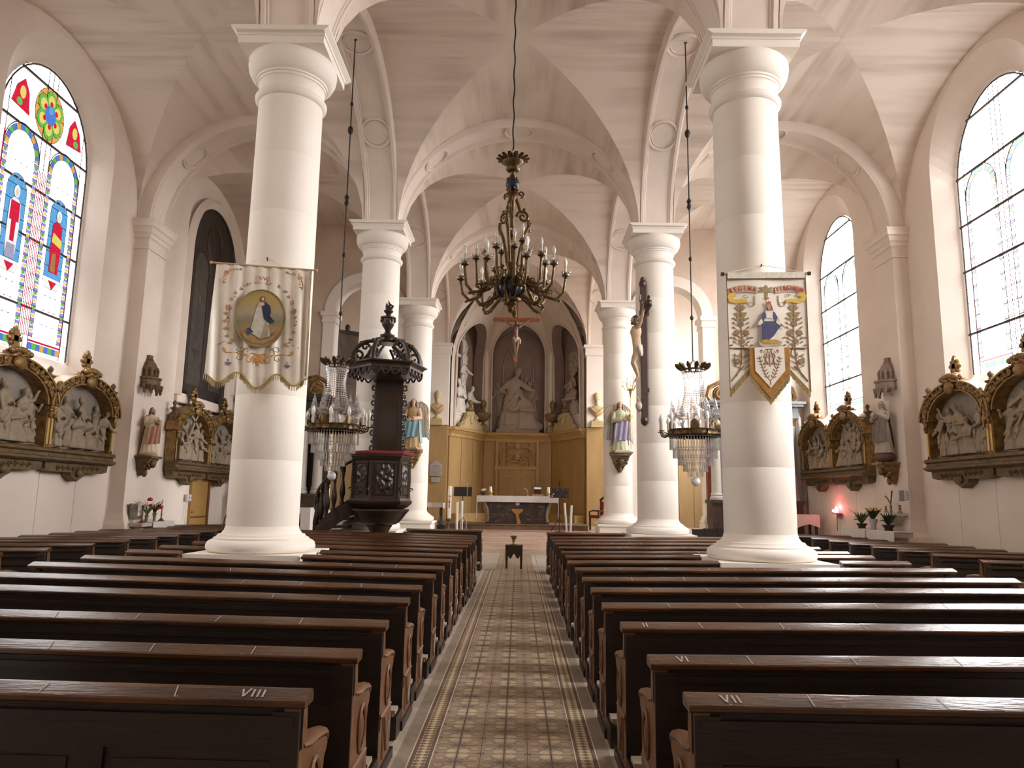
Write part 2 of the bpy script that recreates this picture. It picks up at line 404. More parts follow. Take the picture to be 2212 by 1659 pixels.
def arch(name, label, p0, axis, a, h, roundels=True, hb=HB, ht=VAULT_H, aout=None, z=SPR, seg=40, angs=(45, 90, 135), rr=.33, vault=None):
    """arch band swept along a half ellipse; p0 = middle of the springing line, axis = direction of the span ('x' or 'y')"""
    root = thing(name, label, 'arch', kind='structure')
    aout = aout or a + .10
    def P(t, w, d):                # t angle, w across the band, d depth above the soffit
        if d > .2 and vault:
            u, v = vault[0] - p0[0 if axis == 'x' else 1] + (vault[1] + .02) * cos(t), (ht + .01) * sin(t)
            return (p0[0] + u, p0[1] + w, z + v) if axis == 'x' else (p0[0] + w, p0[1] + u, z + v)
        q = d / .2
        aa, hh = a + (aout - a) * q, h + (ht - h) * q
        u, v = aa * cos(t), hh * sin(t)
        return (p0[0] + u, p0[1] + w, z + v) if axis == 'x' else (p0[0] + w, p0[1] + u, z + v)
    prof = [(-hb, .22), (-hb, .10), (-hb + .03, .05), (-hb + .035, .03), (-hb + .045, 0), (-hb + .105, 0), (-hb + .115, .045), (-hb + .145, .045), (-hb + .155, .085)]
    prof = prof + [(-w, d) for w, d in reversed(prof)]
    n = len(prof); b = MB(); vs = [P(PI * i / seg, w, d) for i in range(seg + 1) for w, d in prof]
    b.add(vs, [(i * n + j, i * n + j + 1, (i + 1) * n + j + 1, (i + 1) * n + j) for i in range(seg) for j in range(n - 1)])
    b.build('arch_band', M_ARCH, root, 35)
    if roundels:
        for an in angs:
            t0 = R(an); r_ = MB(); pts = []; pts2 = []
            rl = (a + h) / 2
            for i in range(28):
                q = 2 * PI * i / 28
                pts.append(P(t0 + rr * cos(q) / rl, rr * sin(q), .06)); pts2.append(P(t0 + (rr - .065) * cos(q) / rl, (rr - .065) * sin(q), .075))
            r_.tube(pts, .034, 6, closed=True); r_.tube(pts2, .016, 5, closed=True); r_.build('roundel', M_ARCH, root)
    return root
sp_n = CX - HB
for k, y in enumerate(COLY):
    if k == 0: continue
    nm = {9.8: 'nearest', 16.9: 'over the pulpit column', 23.6: 'at the choir step', 30.3: 'framing the apse'}[y]
    arch('nave_arch', f'wide plaster cross arch with roundels over the nave, {nm}', (X0, y), 'x', sp_n, ARCH_H)
    if y < 23:
        for s in (-1, 1):
            pl = WL + .35 if s < 0 else WR - .35
            e0 = X0 + s * (CX + HB); c_, a_ = (pl + e0) / 2, abs(pl - e0) / 2
            arch('aisle_arch', f'plaster cross arch with roundels over the {"left" if s < 0 else "right"} aisle, {nm}', (c_, y), 'x', a_, ARCH_H, vault=ais[s])
for k in range(5):
    yc, b = bay_ext(k)
    for s in (-1, 1):
        arch('arcade_arch', f'plaster arcade arch with roundels on the {"left" if s < 0 else "right"} of nave bay {"zero one two three four".split()[k]}', (X0 + s * CX, yc), 'y', b, ARCH_H)

# ================================================================ walls with windows
def wall_bay(b, x, t, ya, yb, yc, hw, sill, spr, ztop, hg, sillg, sprg, n=24):
    """one bay of an aisle wall at x (outwards t, signed), arched opening half width hw at the face and hg at the glass"""
    def V(y, z, d=0): return (x + t * d, y, z)
    def quad(a, b_, c, d): b.add([a, b_, c, d], [(0, 1, 2, 3)])
    quad(V(ya, 0), V(yb, 0), V(yb, sill), V(ya, sill))
    quad(V(ya, sill), V(yc - hw, sill), V(yc - hw, spr), V(ya, spr)); quad(V(yc + hw, sill), V(yb, sill), V(yb, spr), V(yc + hw, spr))
    quad(V(ya, spr), V(yc - hw, spr), V(yc - hw, ztop), V(ya, ztop)); quad(V(yc + hw, spr), V(yb, spr), V(yb, ztop), V(yc + hw, ztop))
    ou = [(yc + hw * cos(PI * i / n), spr + hw * sin(PI * i / n)) for i in range(n + 1)]
    for i in range(n): quad(V(*ou[i]), V(*ou[i + 1]), V(ou[i + 1][0], ztop), V(ou[i][0], ztop))
    outl = [(yc + hw, sill)] + ou + [(yc - hw, sill)]
    inl = [(yc + hg, sillg)] + [(yc + hg * cos(PI * i / n), sprg + GL_RISE * sin(PI * i / n)) for i in range(n + 1)] + [(yc - hg, sillg)]
    m = len(outl)
    for i in range(m): j = (i + 1) % m; quad(V(*outl[i]), V(*outl[j]), V(*inl[j], 1), V(*inl[i], 1))
WIN = dict(hw=1.74, sill=3.95, spr=8.98, hg=1.38, sillg=4.35, sprg=8.42, dep=.40)
GL_RISE = 1.72
WINC = {0: -.8, 1: 6.4, 2: 13.6, 3: 20.85}
walls = {}
for s, x, nm in ((-1, WL, 'wall_left'), (1, WR, 'wall_right')):
    b = MB()
    b.box(min(x, x + s * .3), max(x, x + s * .3), BACKY, 2.7, 0, 11.3)
    for k in range(1, 4):
        ya, yb = BAYS[k]; yc = WINC[k]
        wall_bay(b, x, s * WIN['dep'], ya, yb, yc, WIN['hw'], WIN['sill'], WIN['spr'], 11.3, WIN['hg'], WIN['sillg'], WIN['sprg'])
    walls[s] = tag(b.build(nm, M_PLASTER, kind='structure', smooth=30), f'pale pink plaster {"left" if s < 0 else "right"} aisle wall with deep round-headed windows', 'wall')
    # skirting boards of the panelled lower wall, one board per part
    for k in range(4):
        ya, yb = BAYS[k]; ya += .62; yb -= .62; nb = 5
        if k == 3 and s < 0: continue
        for i in range(nb):
            a, c = ya + (yb - ya) * i / nb, ya + (yb - ya) * (i + 1) / nb
            bb = MB(); bb.box(min(x, x - s * .05), max(x, x - s * .05), a + .006, c - .006, 0, 3.50, None)
            bb.build('wall_panel', M_PANEL, walls[s], 0)
    # flat pilasters with moulded capitals
    for k, y in enumerate(COLY[:4]):
        pb = MB(); d = .35
        def bx(dd, hy, z0, z1): 
            pb.box(min(x, x - s * dd), max(x, x - s * dd), y - hy, y + hy, z0, z1)
        bx(d, .42, 0, 7.55); bx(d + .03, .45, 7.40, 7.46)
        pl = MB(); 
        prof = [(0, 7.62), (.02, 7.66), (.05, 7.68), (.05, 7.76), (.09, 7.80), (.12, 7.90), (.16, 7.93), (.16, 8.03), (.19, SPR), (0, SPR)]
        for i in range(len(prof) - 2):
            (d0, za), (d1, zb) = prof[i], prof[i + 1]
            x0_, x1_ = x - s * (d + d0), x - s * (d + d1)
            q0, q1 = [(x, y - .42 - d0), (x0_, y - .42 - d0), (x0_, y + .42 + d0), (x, y + .42 + d0)], [(x, y - .42 - d1), (x1_, y - .42 - d1), (x1_, y + .42 + d1), (x, y + .42 + d1)]
            pl.add([(*p, za) for p in q0] + [(*p, zb) for p in q1], [(i_, i_ + 1, 5 + i_, 4 + i_) for i_ in range(3)])
        pb.box(min(x, x - s * d), max(x, x - s * d), y - .42, y + .42, 7.55, 7.62)
        # flared foot
        ft = [(.0, 1.32), (.02, 1.2), (.07, 1.05), (.14, .95), (.18, .85), (.18, 0)]
        for i in range(len(ft) - 1):
            (d0, za), (d1, zb) = ft[i], ft[i + 1]
            x0_, x1_ = x - s * (d + d0 + .002), x - s * (d + d1 + .002)
            q0, q1 = [(x, y - .422 - d0), (x0_, y - .422 - d0), (x0_, y + .422 + d0), (x, y + .422 + d0)], [(x, y - .422 - d1), (x1_, y - .422 - d1), (x1_, y + .422 + d1), (x, y + .422 + d1)]
            pl.add([(*p, za) for p in q0] + [(*p, zb) for p in q1], [(i_, i_ + 1, 5 + i_, 4 + i_) for i_ in range(3)])
        pb.build('pilaster', M_PLASTER, walls[s], 0); pl.build('pilaster_moulding', M_PLASTER, walls[s], 30)
tag(MB().box(-10.2, 10.1, BACKY - .4, 34.6, 11.27, 11.5).build('ceiling_roof', M_PLASTER, kind='structure', smooth=0), 'unseen slab added above the vaults to block sky light', 'roof')  # unseen slab added to block sky light leaking past the vaults
tag(MB().box(WL - .6, WL - .15, 17.9, 22.6, 3.7, 10.9).build('sky_block_backing', M_PLASTER, walls[-1], 0))  # backing added behind the painted board to keep sky light out
tag(MB().box(-9.9, 9.8, BACKY - .3, BACKY, -.1, 11.4).build('wall_back', M_PLASTER, kind='structure', smooth=0), 'plain entrance wall behind the camera', 'wall')
# end walls of the aisles with the smaller arched openings towards the side chapels
M_ENDW = mat('shade_tinted_plaster', (.66, .52, .41), .85, var=.1, scale=1.0, bump=.05, bscale=20)  # ochre tone holds the ends' brown shadow and orange light in colour
EY = 23.6
for s, nm in ((-1, 'wall_end_left'), (1, 'wall_end_right')):
    xo = WL if s < 0 else WR; xi = X0 + s * (CX + .45); xj = X0 + s * 6.45
    b = MB(); cx_, hw = (xi + xj) / 2, abs(xi - xj) / 2; n = 20
    for yy in (EY, EY + .5):
        def quad(*p): b.add([(a, yy, c) for a, c in p], [(0, 1, 2, 3)])
        quad((xo, 0), (xj, 0), (xj, SPR - .35), (xo, SPR - .35)); quad((xo, SPR - .35), (xj, SPR - .35), (xj, 11.3), (xo, 11.3))
        pts = [(cx_ + hw * cos(PI * i / n), SPR - .35 + hw * sin(PI * i / n)) for i in range(n + 1)]
        for i in range(n): quad(pts[i], pts[i + 1], (pts[i + 1][0], 11.3), (pts[i][0], 11.3))
    tag(b.build(nm, M_ENDW, kind='structure', smooth=0), f'shade-tinted ochre end wall of the {"left" if s < 0 else "right"} aisle behind the side altar', 'wall')
    root = thing('chapel_arch', f'pale stone arch on pilasters opening to the {"left" if s < 0 else "right"} side chapel', 'arch', kind='structure')
    ab_ = MB(); sec = [(-.06, -.06), (-.06, .30), (.56, .30), (.56, -.06)]   # (depth y, radial)
    rad = hw - .26; m_ = len(sec); vs = []
    for i in range(n + 1):
        a = PI * i / n
        for dy, dr in sec: vs.append((cx_ + (rad + dr) * cos(a), EY + dy, SPR - .35 + (rad + dr) * sin(a)))
    ab_.add(vs, [(i * m_ + j, i * m_ + (j + 1) % m_, (i + 1) * m_ + (j + 1) % m_, (i + 1) * m_ + j) for i in range(n) for j in range(m_)])
    ab_.build('arch_band', M_STONE, root, 35)
    for xx in (xi - s * 0, xj):
        sg = 1 if xx > cx_ else -1
        xa, xb = sorted((xx + sg * .06, xx - sg * .32)); pb = MB()
        pb.box(xa, xb, EY - .06, EY + .56, 0, SPR - .72); pb.box(xa - .04, xb + .04, EY - .10, EY + .60, SPR - .72, SPR - .66)
        pb.box(xa - .03, xb + .03, EY - .09, EY + .59, SPR - .66, SPR - .5); pb.box(xa - .08, xb + .08, EY - .14, EY + .64, SPR - .5, SPR - .35)
        pb.box(xa - .10, xb + .10, EY - .16, EY + .62, 0, .95); pb.lathe([(.4, .95), (.42, 1.02), (.36, 1.1), (.33, 1.2)], 4, T((xa + xb) / 2, EY + .25, 0) @ RZ(PI / 4))
        pb.build('pilaster', M_STONE, root, 0)
# ================================================================ choir and apse
M_OCHRE = mat('ochre_grained_wood', (.40, .255, .10), .55, var=.12, scale=2.0, stretch=(1, 1, .25), bump=.03)
M_OCHRE2 = mat('ochre_wood_moulding', (.46, .30, .115), .5, var=.1, scale=2.5)
M_NICHE = mat('mauve_brown_niche_paint', (.30, .22, .19), .85, var=.1, scale=1.5)
M_APSE = mat('apse_plaster', (.62, .525, .445), .85, var=.07, scale=1.2)
CH = .60                      # choir floor level
steps = thing('choir_steps', 'pale marble steps leading up to the choir', 'steps', kind='structure')
M_MARB = mat('veined_cream_marble', (.62, .50, .40), .4, col2=(.50, .33, .25), scale=3.0, stretch=(.6, 2, 3))
for i in range(4):
    MB().box(-8.9, 8.9, 22.75 + i * .29, 23.05 + i * .29 if i < 3 else 24.2, 0 if i == 0 else i * .15 - .02, (i + 1) * .15).build('step', M_MARB, steps, 0)
M_CARP = mat('dull_red_brown_carpet', (.30, .16, .11), .95, var=.15, scale=9)
tag(MB().box(-9.2, 9.1, 24.0, 34, 0, CH).build('floor_choir', mat('choir_floor_stone', (.42, .33, .25), .6, var=.1, scale=3), kind='structure', smooth=0), 'raised choir floor behind the marble steps', 'floor')
tag(MB().box(-2.6, 2.4, 23.72, 29.6, CH, CH + .008).build('carpet', M_CARP, smooth=0), 'dull red-brown carpet laid on the choir floor', 'carpet')
# side walls of the choir bay behind the side chapels (kept simple, seen only through the arches)
M_CHAP = mat('chapel_ochre_panelling', (.36, .245, .115), .7, var=.12, scale=1.6, stretch=(1, 1, .3))
for s, nm in ((-1, 'wall_chapel_left'), (1, 'wall_chapel_right')):
    xo = WL if s < 0 else WR
    b = MB()
    if s > 0: wall_bay(b, xo, s * WIN['dep'], 23.6, 30.6, 26.95, WIN['hw'], WIN['sill'], WIN['spr'], 11.3, WIN['hg'], WIN['sillg'], WIN['sprg'])
    else: b.box(xo - .3, xo, 23.6, 30.6, 0, 11.3)
    tag(b.build(nm, M_PLASTER, kind='structure', smooth=30), f'outer wall of the {"left" if s < 0 else "right"} side chapel', 'wall')
    b = MB(); x1_ = X0 + s * (CX + .3); b.box(min(xo, x1_), max(xo, x1_), 30.3, 30.6, 4.7, 11.3)
    q = tag(b.build(nm + '_rear', M_PLASTER, kind='structure', smooth=0), f'rear wall of the {"left" if s < 0 else "right"} side chapel', 'wall')
    nbd = 9
    for i in range(nbd):
        a, c = sorted((x1_ + (xo - x1_) * i / nbd, x1_ + (xo - x1_) * (i + 1) / nbd))
        MB().box(a + .008, c - .008, 30.25, 30.6, .6, 4.7).build('wood_panel', M_CHAP, q, 0)
    tag(MB().box(min(xo, x1_), max(xo, x1_), 24.1, 30.4, 11.0, 11.2).build('ceiling_chapel_' + ('left' if s < 0 else 'right'), M_PLASTER, kind='structure', smooth=0), f'flat ceiling of the {"left" if s < 0 else "right"} side chapel', 'ceiling')
# apse pilasters
AP = [(-2.92, 30.3), (-1.62, 33.0), (1.48, 33.0), (2.72, 30.3)]
ZL = 4.62                     # ledge height
for s in (-1, 1):
    r_ = thing('apse_pilaster', f'broad pale pilaster with plain cap on the {"left" if s < 0 else "right"} of the apse', 'pilaster', kind='structure')
    xa, xb = sorted((X0 + s * 2.88, X0 + s * 3.9)); b = MB()
    b.box(xa, xb, 29.95, 30.7, ZL + .02, SPR - .45); b.box(xa - .05, xb + .05, 29.9, 30.7, SPR - .45, SPR - .12); b.box(xa - .12, xb + .12, 29.82, 30.7, SPR - .12, SPR)
    b.build('shaft', M_STONE, r_, 0)
    MB().box(xa, xb, 29.93, 30.7, CH, ZL).build('dado', M_OCHRE, r_, 0)
apse = thing('wall_apse', 'three-sided ochre panelled apse wall with sculpture niches above a ledge', 'wall', kind='structure')
def face_xy(p, q, u, d=0.0):
    dx, dy = q[0] - p[0], q[1] - p[1]; L_ = math.hypot(dx, dy); nx, ny = -dy / L_, dx / L_      # outwards (away from the room)
    return (p[0] + dx * u + nx * d, p[1] + dy * u + ny * d)
def apse_face(p, q, hwf, spr_, name):
    """wall face p-q with an arched niche of half width hwf (fraction of the length)"""
    L_ = math.hypot(q[0] - p[0], q[1] - p[1]); b = MB(); nb = MB(); n = 18
    lean = lambda z: -.0 if z < 7.4 else -((z - 7.4) ** 2) * .16        # upper part curves in like a shell
    def V(u, z, d=0): x, y = face_xy(p, q, u, d + lean(z)); return (x, y, z)
    zs = lin(ZL, 10.8, 14)
    hw = hwf * L_
    pts = [(.5 + hwf * cos(PI * i / n), spr_ + hw * 1.12 * sin(PI * i / n)) for i in range(n + 1)]
    for i in range(14):
        z0, z1 = zs[i], zs[i + 1]
        for u0, u1 in ((0, .5 - hwf), (.5 + hwf, 1)): b.add([V(u0, z0), V(u1, z0), V(u1, z1), V(u0, z1)], [(0, 1, 2, 3)])
    for i in range(n):
        for j in range(4):
            za, zb = pts[i][1] + (10.8 - pts[i][1]) * j / 4, pts[i][1] + (10.8 - pts[i][1]) * (j + 1) / 4
            zc, zd = pts[i + 1][1] + (10.8 - pts[i + 1][1]) * j / 4, pts[i + 1][1] + (10.8 - pts[i + 1][1]) * (j + 1) / 4
            b.add([V(pts[i][0], za), V(pts[i + 1][0], zc), V(pts[i + 1][0], zd), V(pts[i][0], zb)], [(0, 1, 2, 3)])
    b.build('apse_face', M_APSE, apse, 30)
    out = [(.5 + hwf, ZL)] + pts + [(.5 - hwf, ZL)]
    dep = .5
    for i in range(len(out) - 1): nb.add([V(*out[i]), V(*out[i + 1]), V(*out[i + 1], dep), V(*out[i], dep)], [(0, 1, 2, 3)])
    nb.add([V(u, z, dep + lean(z) * -1) for u, z in out], [tuple(range(len(out)))])
    nb.add([V(.5 + hwf, ZL), V(.5 - hwf, ZL), V(.5 - hwf, ZL, dep), V(.5 + hwf, ZL, dep)], [(0, 1, 2, 3)])
    nb.build('niche', M_NICHE, apse, 30)
    fr = MB(); fr.tube([V(u, z, -.03) for u, z in out], .045, 6); fr.build('niche_moulding', M_APSE, apse)
apse_face(AP[0], AP[1], .40, 8.0, 'l'); apse_face(AP[1], AP[2], .40, 8.15, 'c'); apse_face(AP[2], AP[3], .40, 8.0, 'r')
for (x, y) in AP[1:3]:       # ribs between the niches that bend over towards the crown
    pts = [(x + (X0 - x) * .0, y, ZL)] + [(x + (X0 - x) * .62 * q ** 2, y - 2.0 * q ** 2, 7.4 + 3.1 * sin(q * PI / 2)) for q in lin(0, 1, 12)]
    MB().tube(pts, .15, 4).build('rib', M_STONE, apse)
tag(MB().grid(lambda u, v: (X0 + (CX + .2) * (2 * u - 1), 30.3 + 3.4 * v, 10.85 - .35 * v), 8, 6).build('ceiling_apse', M_APSE, kind='structure'), 'pale plaster half vault over the apse', 'ceiling')
# dado panelling: boards, cornice ledge
def along(pp, d=0.0):
    return [(face_xy(pp[i], pp[i + 1], 0, d) if i == 0 else None) for i in range(len(pp))]
def offs(d):
    import mathutils
    out = []
    for i in range(4):
        if i == 0: out.append(face_xy(AP[0], AP[1], 0, d))
        elif i == 3: out.append(face_xy(AP[2], AP[3], 1, d))
        else:
            a, b = face_xy(AP[i - 1], AP[i], 0, d), face_xy(AP[i - 1], AP[i], 1, d); c, e = face_xy(AP[i], AP[i + 1], 0, d), face_xy(AP[i], AP[i + 1], 1, d)
            r_ = mathutils.geometry.intersect_line_line_2d(Vector(a), Vector((b[0] + (b[0] - a[0]), b[1] + (b[1] - a[1]))), Vector((c[0] - (e[0] - c[0]), c[1] - (e[1] - c[1]))), Vector(e))
            out.append((r_.x, r_.y) if r_ else b)
    return [(X0 - CX - .55, out[0][1])] + out + [(X0 + CX + .55, out[3][1])]
cor = MB(); prof = [(.05, 4.22), (-.06, 4.22), (-.08, 4.28), (-.08, 4.34), (-.14, 4.40), (-.20, 4.48), (-.26, 4.50), (-.26, 4.58), (-.28, ZL), (.55, ZL)]
rows = [offs(d) for d, _ in prof]
vs = [(x, y, prof[i][1]) for i in range(len(prof)) for x, y in rows[i]]
cor.add(vs, [(i * 6 + j, i * 6 + j + 1, (i + 1) * 6 + j + 1, (i + 1) * 6 + j) for i in range(len(prof) - 1) for j in range(5)])
cor.build('ledge_cornice', M_OCHRE2, apse, 20)
for fi, (p, q, nb_) in enumerate(((AP[0], AP[1], 3), (AP[1], AP[2], 3), (AP[2], AP[3], 3))):
    for i in range(nb_):
        if fi == 1 and i == 1: pass
        a, c = face_xy(p, q, i / nb_ + .004), face_xy(p, q, (i + 1) / nb_ - .004); a2, c2 = face_xy(p, q, i / nb_ + .004, .2), face_xy(p, q, (i + 1) / nb_ - .004, .2)
        b = MB(); b.add([(*a, CH), (*c, CH), (*c, 4.3), (*a, 4.3), (*a2, CH), (*c2, CH), (*c2, 4.3), (*a2, 4.3)], [(0, 1, 2, 3), (4, 7, 6, 5), (0, 4, 5, 1), (1, 5, 6, 2), (2, 6, 7, 3), (3, 7, 4, 0)])
        b.build('wood_panel', M_OCHRE, apse, 0)
    # base bench along the wall
ob = offs(-.45); oc = offs(.0)
bn = MB()
for i in range(1, 4):
    a, c, e, f = ob[i], ob[i + 1], oc[i + 1], oc[i]
    bn.add([(*a, CH), (*c, CH), (*c, 1.02), (*a, 1.02), (*f, CH), (*e, CH), (*e, 1.02), (*f, 1.02)], [(0, 1, 2, 3), (3, 2, 6, 7), (0, 4, 5, 1), (1, 5, 6, 2), (3, 7, 4, 0)])
bn.build('wall_bench', M_OCHRE2, apse, 0)
# door in the middle face with carved overdoor
dr = thing('door_1', 'ochre double door with arched panels under a carved overdoor', 'door', (X0 + .02, 32.97, CH), kind='structure')
b = MB(); b.box(-.98, -.86, -.08, .02, 0, 3.7); b.box(.86, .98, -.08, .02, 0, 3.7); b.box(-1.02, 1.02, -.10, .02, 2.36, 2.50); b.box(-.98, .98, -.06, .02, 3.58, 3.7); b.build('door_frame', M_OCHRE2, dr, 0)
for s in (-1, 1):
    lf = MB().box(min(0, s * .84), max(0, s * .84), -.03, .02, 0, 2.36).build('door_leaf', M_OCHRE, dr, 0)
    xs = sorted((s * .10, s * .74)); cxm = (xs[0] + xs[1]) / 2
    pts = [(xs[0], -.04, .15), (xs[1], -.04, .15), (xs[1], -.04, 1.75)] + [(cxm + .32 * cos(PI * i / 10), -.04, 1.75 + .32 * sin(PI * i / 10)) for i in range(1, 10)] + [(xs[0], -.04, 1.75)]
    MB().tube(pts, .022, 6, closed=True).build('panel_moulding', M_OCHRE2, lf)
ov = MB()
for s in (-1, 1):
    ov.scroll((s * .45, 2.95), .22, 1.2, .035, a0=PI / 2, d=-.07, flip=s); ov.scroll((s * .2, 2.78), .12, 1.1, .025, a0=0, d=-.08, flip=-s)
    ov.tube([(s * .7, -.06, 2.62), (s * .78, -.06, 2.9), (s * .68, -.06, 3.2), (s * .45, -.07, 3.38), (s * .2, -.08, 3.35)], .03, 6)
ov.ball((0, -.10, 2.95), (.12, .08, .17)); ov.ball((0, -.10, 3.42), (.14, .08, .13))
for i in range(7): ov.ball((-.3 + .1 * i, -.09, 2.70 + .03 * sin(i)), (.06, .05, .05), 8, 6)
ov.build('carved_overdoor', M_OCHRE2, dr)

# unseen shell added behind the panels and niches to stop sky leaking in
sh = MB(); so = offs(.62); 
for i in range(5):
    a, c = so[i], so[i + 1]; sh.add([(*a, 0), (*c, 0), (*c, 11.4), (*a, 11.4)], [(0, 1, 2, 3)])
tag(sh.build('wall_apse_backing', M_APSE, kind='structure', smooth=0), 'unseen backing added behind the apse niches to block sky light', 'wall')
# ================================================================ stained glass windows
def glass(name, c):
    m = bpy.data.materials.new(name); m.use_nodes = True; t = m.node_tree; t.nodes.clear()
    o = N(t, 'ShaderNodeOutputMaterial'); tr = N(t, 'ShaderNodeBsdfTransparent'); tr.inputs[0].default_value = (*c, 1)
    gl = N(t, 'ShaderNodeBsdfGlossy'); gl.inputs['Roughness'].default_value = .2; gl.inputs[0].default_value = (.5, .5, .5, 1)
    mx = N(t, 'ShaderNodeMixShader'); mx.inputs[0].default_value = .04
    t.links.new(tr.outputs[0], mx.inputs[1]); t.links.new(gl.outputs[0], mx.inputs[2]); t.links.new(mx.outputs[0], o.inputs[0])
    return m
def lit_glass(name, c, e=1.0):
    """coloured glass whose own emission stands in for daylight behind it"""
    m = bpy.data.materials.new(name); m.use_nodes = True; t = m.node_tree; t.nodes.clear()
    o = N(t, 'ShaderNodeOutputMaterial'); em = N(t, 'ShaderNodeEmission'); em.inputs[1].default_value = e
    nz = N(t, 'ShaderNodeTexNoise'); nz.inputs['Scale'].default_value = 14; nz.inputs['Detail'].default_value = 2
    L = t.links; mx = N(t, 'ShaderNodeMix', data_type='RGBA'); L.new(N(t, 'ShaderNodeTexCoord').outputs['Object'], nz.inputs['Vector'])
    L.new(nz.outputs['Fac'], mx.inputs['Factor']); mx.inputs['A'].default_value = (*[q * .7 for q in c], 1); mx.inputs['B'].default_value = (*[min(1, q * 1.25 + .02) for q in c], 1)
    L.new(mx.outputs['Result'], em.inputs[0]); L.new(em.outputs[0], o.inputs[0]); m.cycles.emission_sampling = 'NONE'
    return m
GL = {k: lit_glass('glass_' + k, c) for k, c in dict(white=(1.3, 1.28, 1.25), red=(.72, .012, .05), blue=(.09, .22, .72), sky=(.13, .42, .80), green=(.16, .52, .09), yellow=(.95, .72, .16),
      purple=(.38, .28, .85), orange=(.90, .42, .10), flesh=(.95, .72, .58), lilac=(.42, .38, .55), brown=(.42, .22, .07), rose=(.9, .35, .4)).items()}
GLR = {}
for k_, m_ in GL.items():
    m2 = m_.copy(); m2.name = m_.name + '_sunlit'; GLR[k_] = m2  # paler, stronger emission stands in for the sunny side's glare
    for nd in m2.node_tree.nodes:
        if nd.type == 'EMISSION': nd.inputs[1].default_value = 2.2
        if nd.type == 'MIX':
            for q_ in ('A', 'B'): nd.inputs[q_].default_value = [.28 + .72 * v for v in nd.inputs[q_].default_value]
GL['pale'] = glass('glass_pale', (.90, .91, .93))
M_LEAD = mat('lead_came', (.045, .03, .027), .5); M_BAR = mat('iron_bar', (.05, .032, .03), .55)
def arch_z(u): return WIN['sprg'] + sqrt(max(0, 1.72 ** 2 - u * u))
def piece_mesh(poly, m, name='glass_piece', d=.006):
    b = MB(); b.prism(poly, -d / 2, d / 2, 'yz'); return b.mesh(name, m, 0)
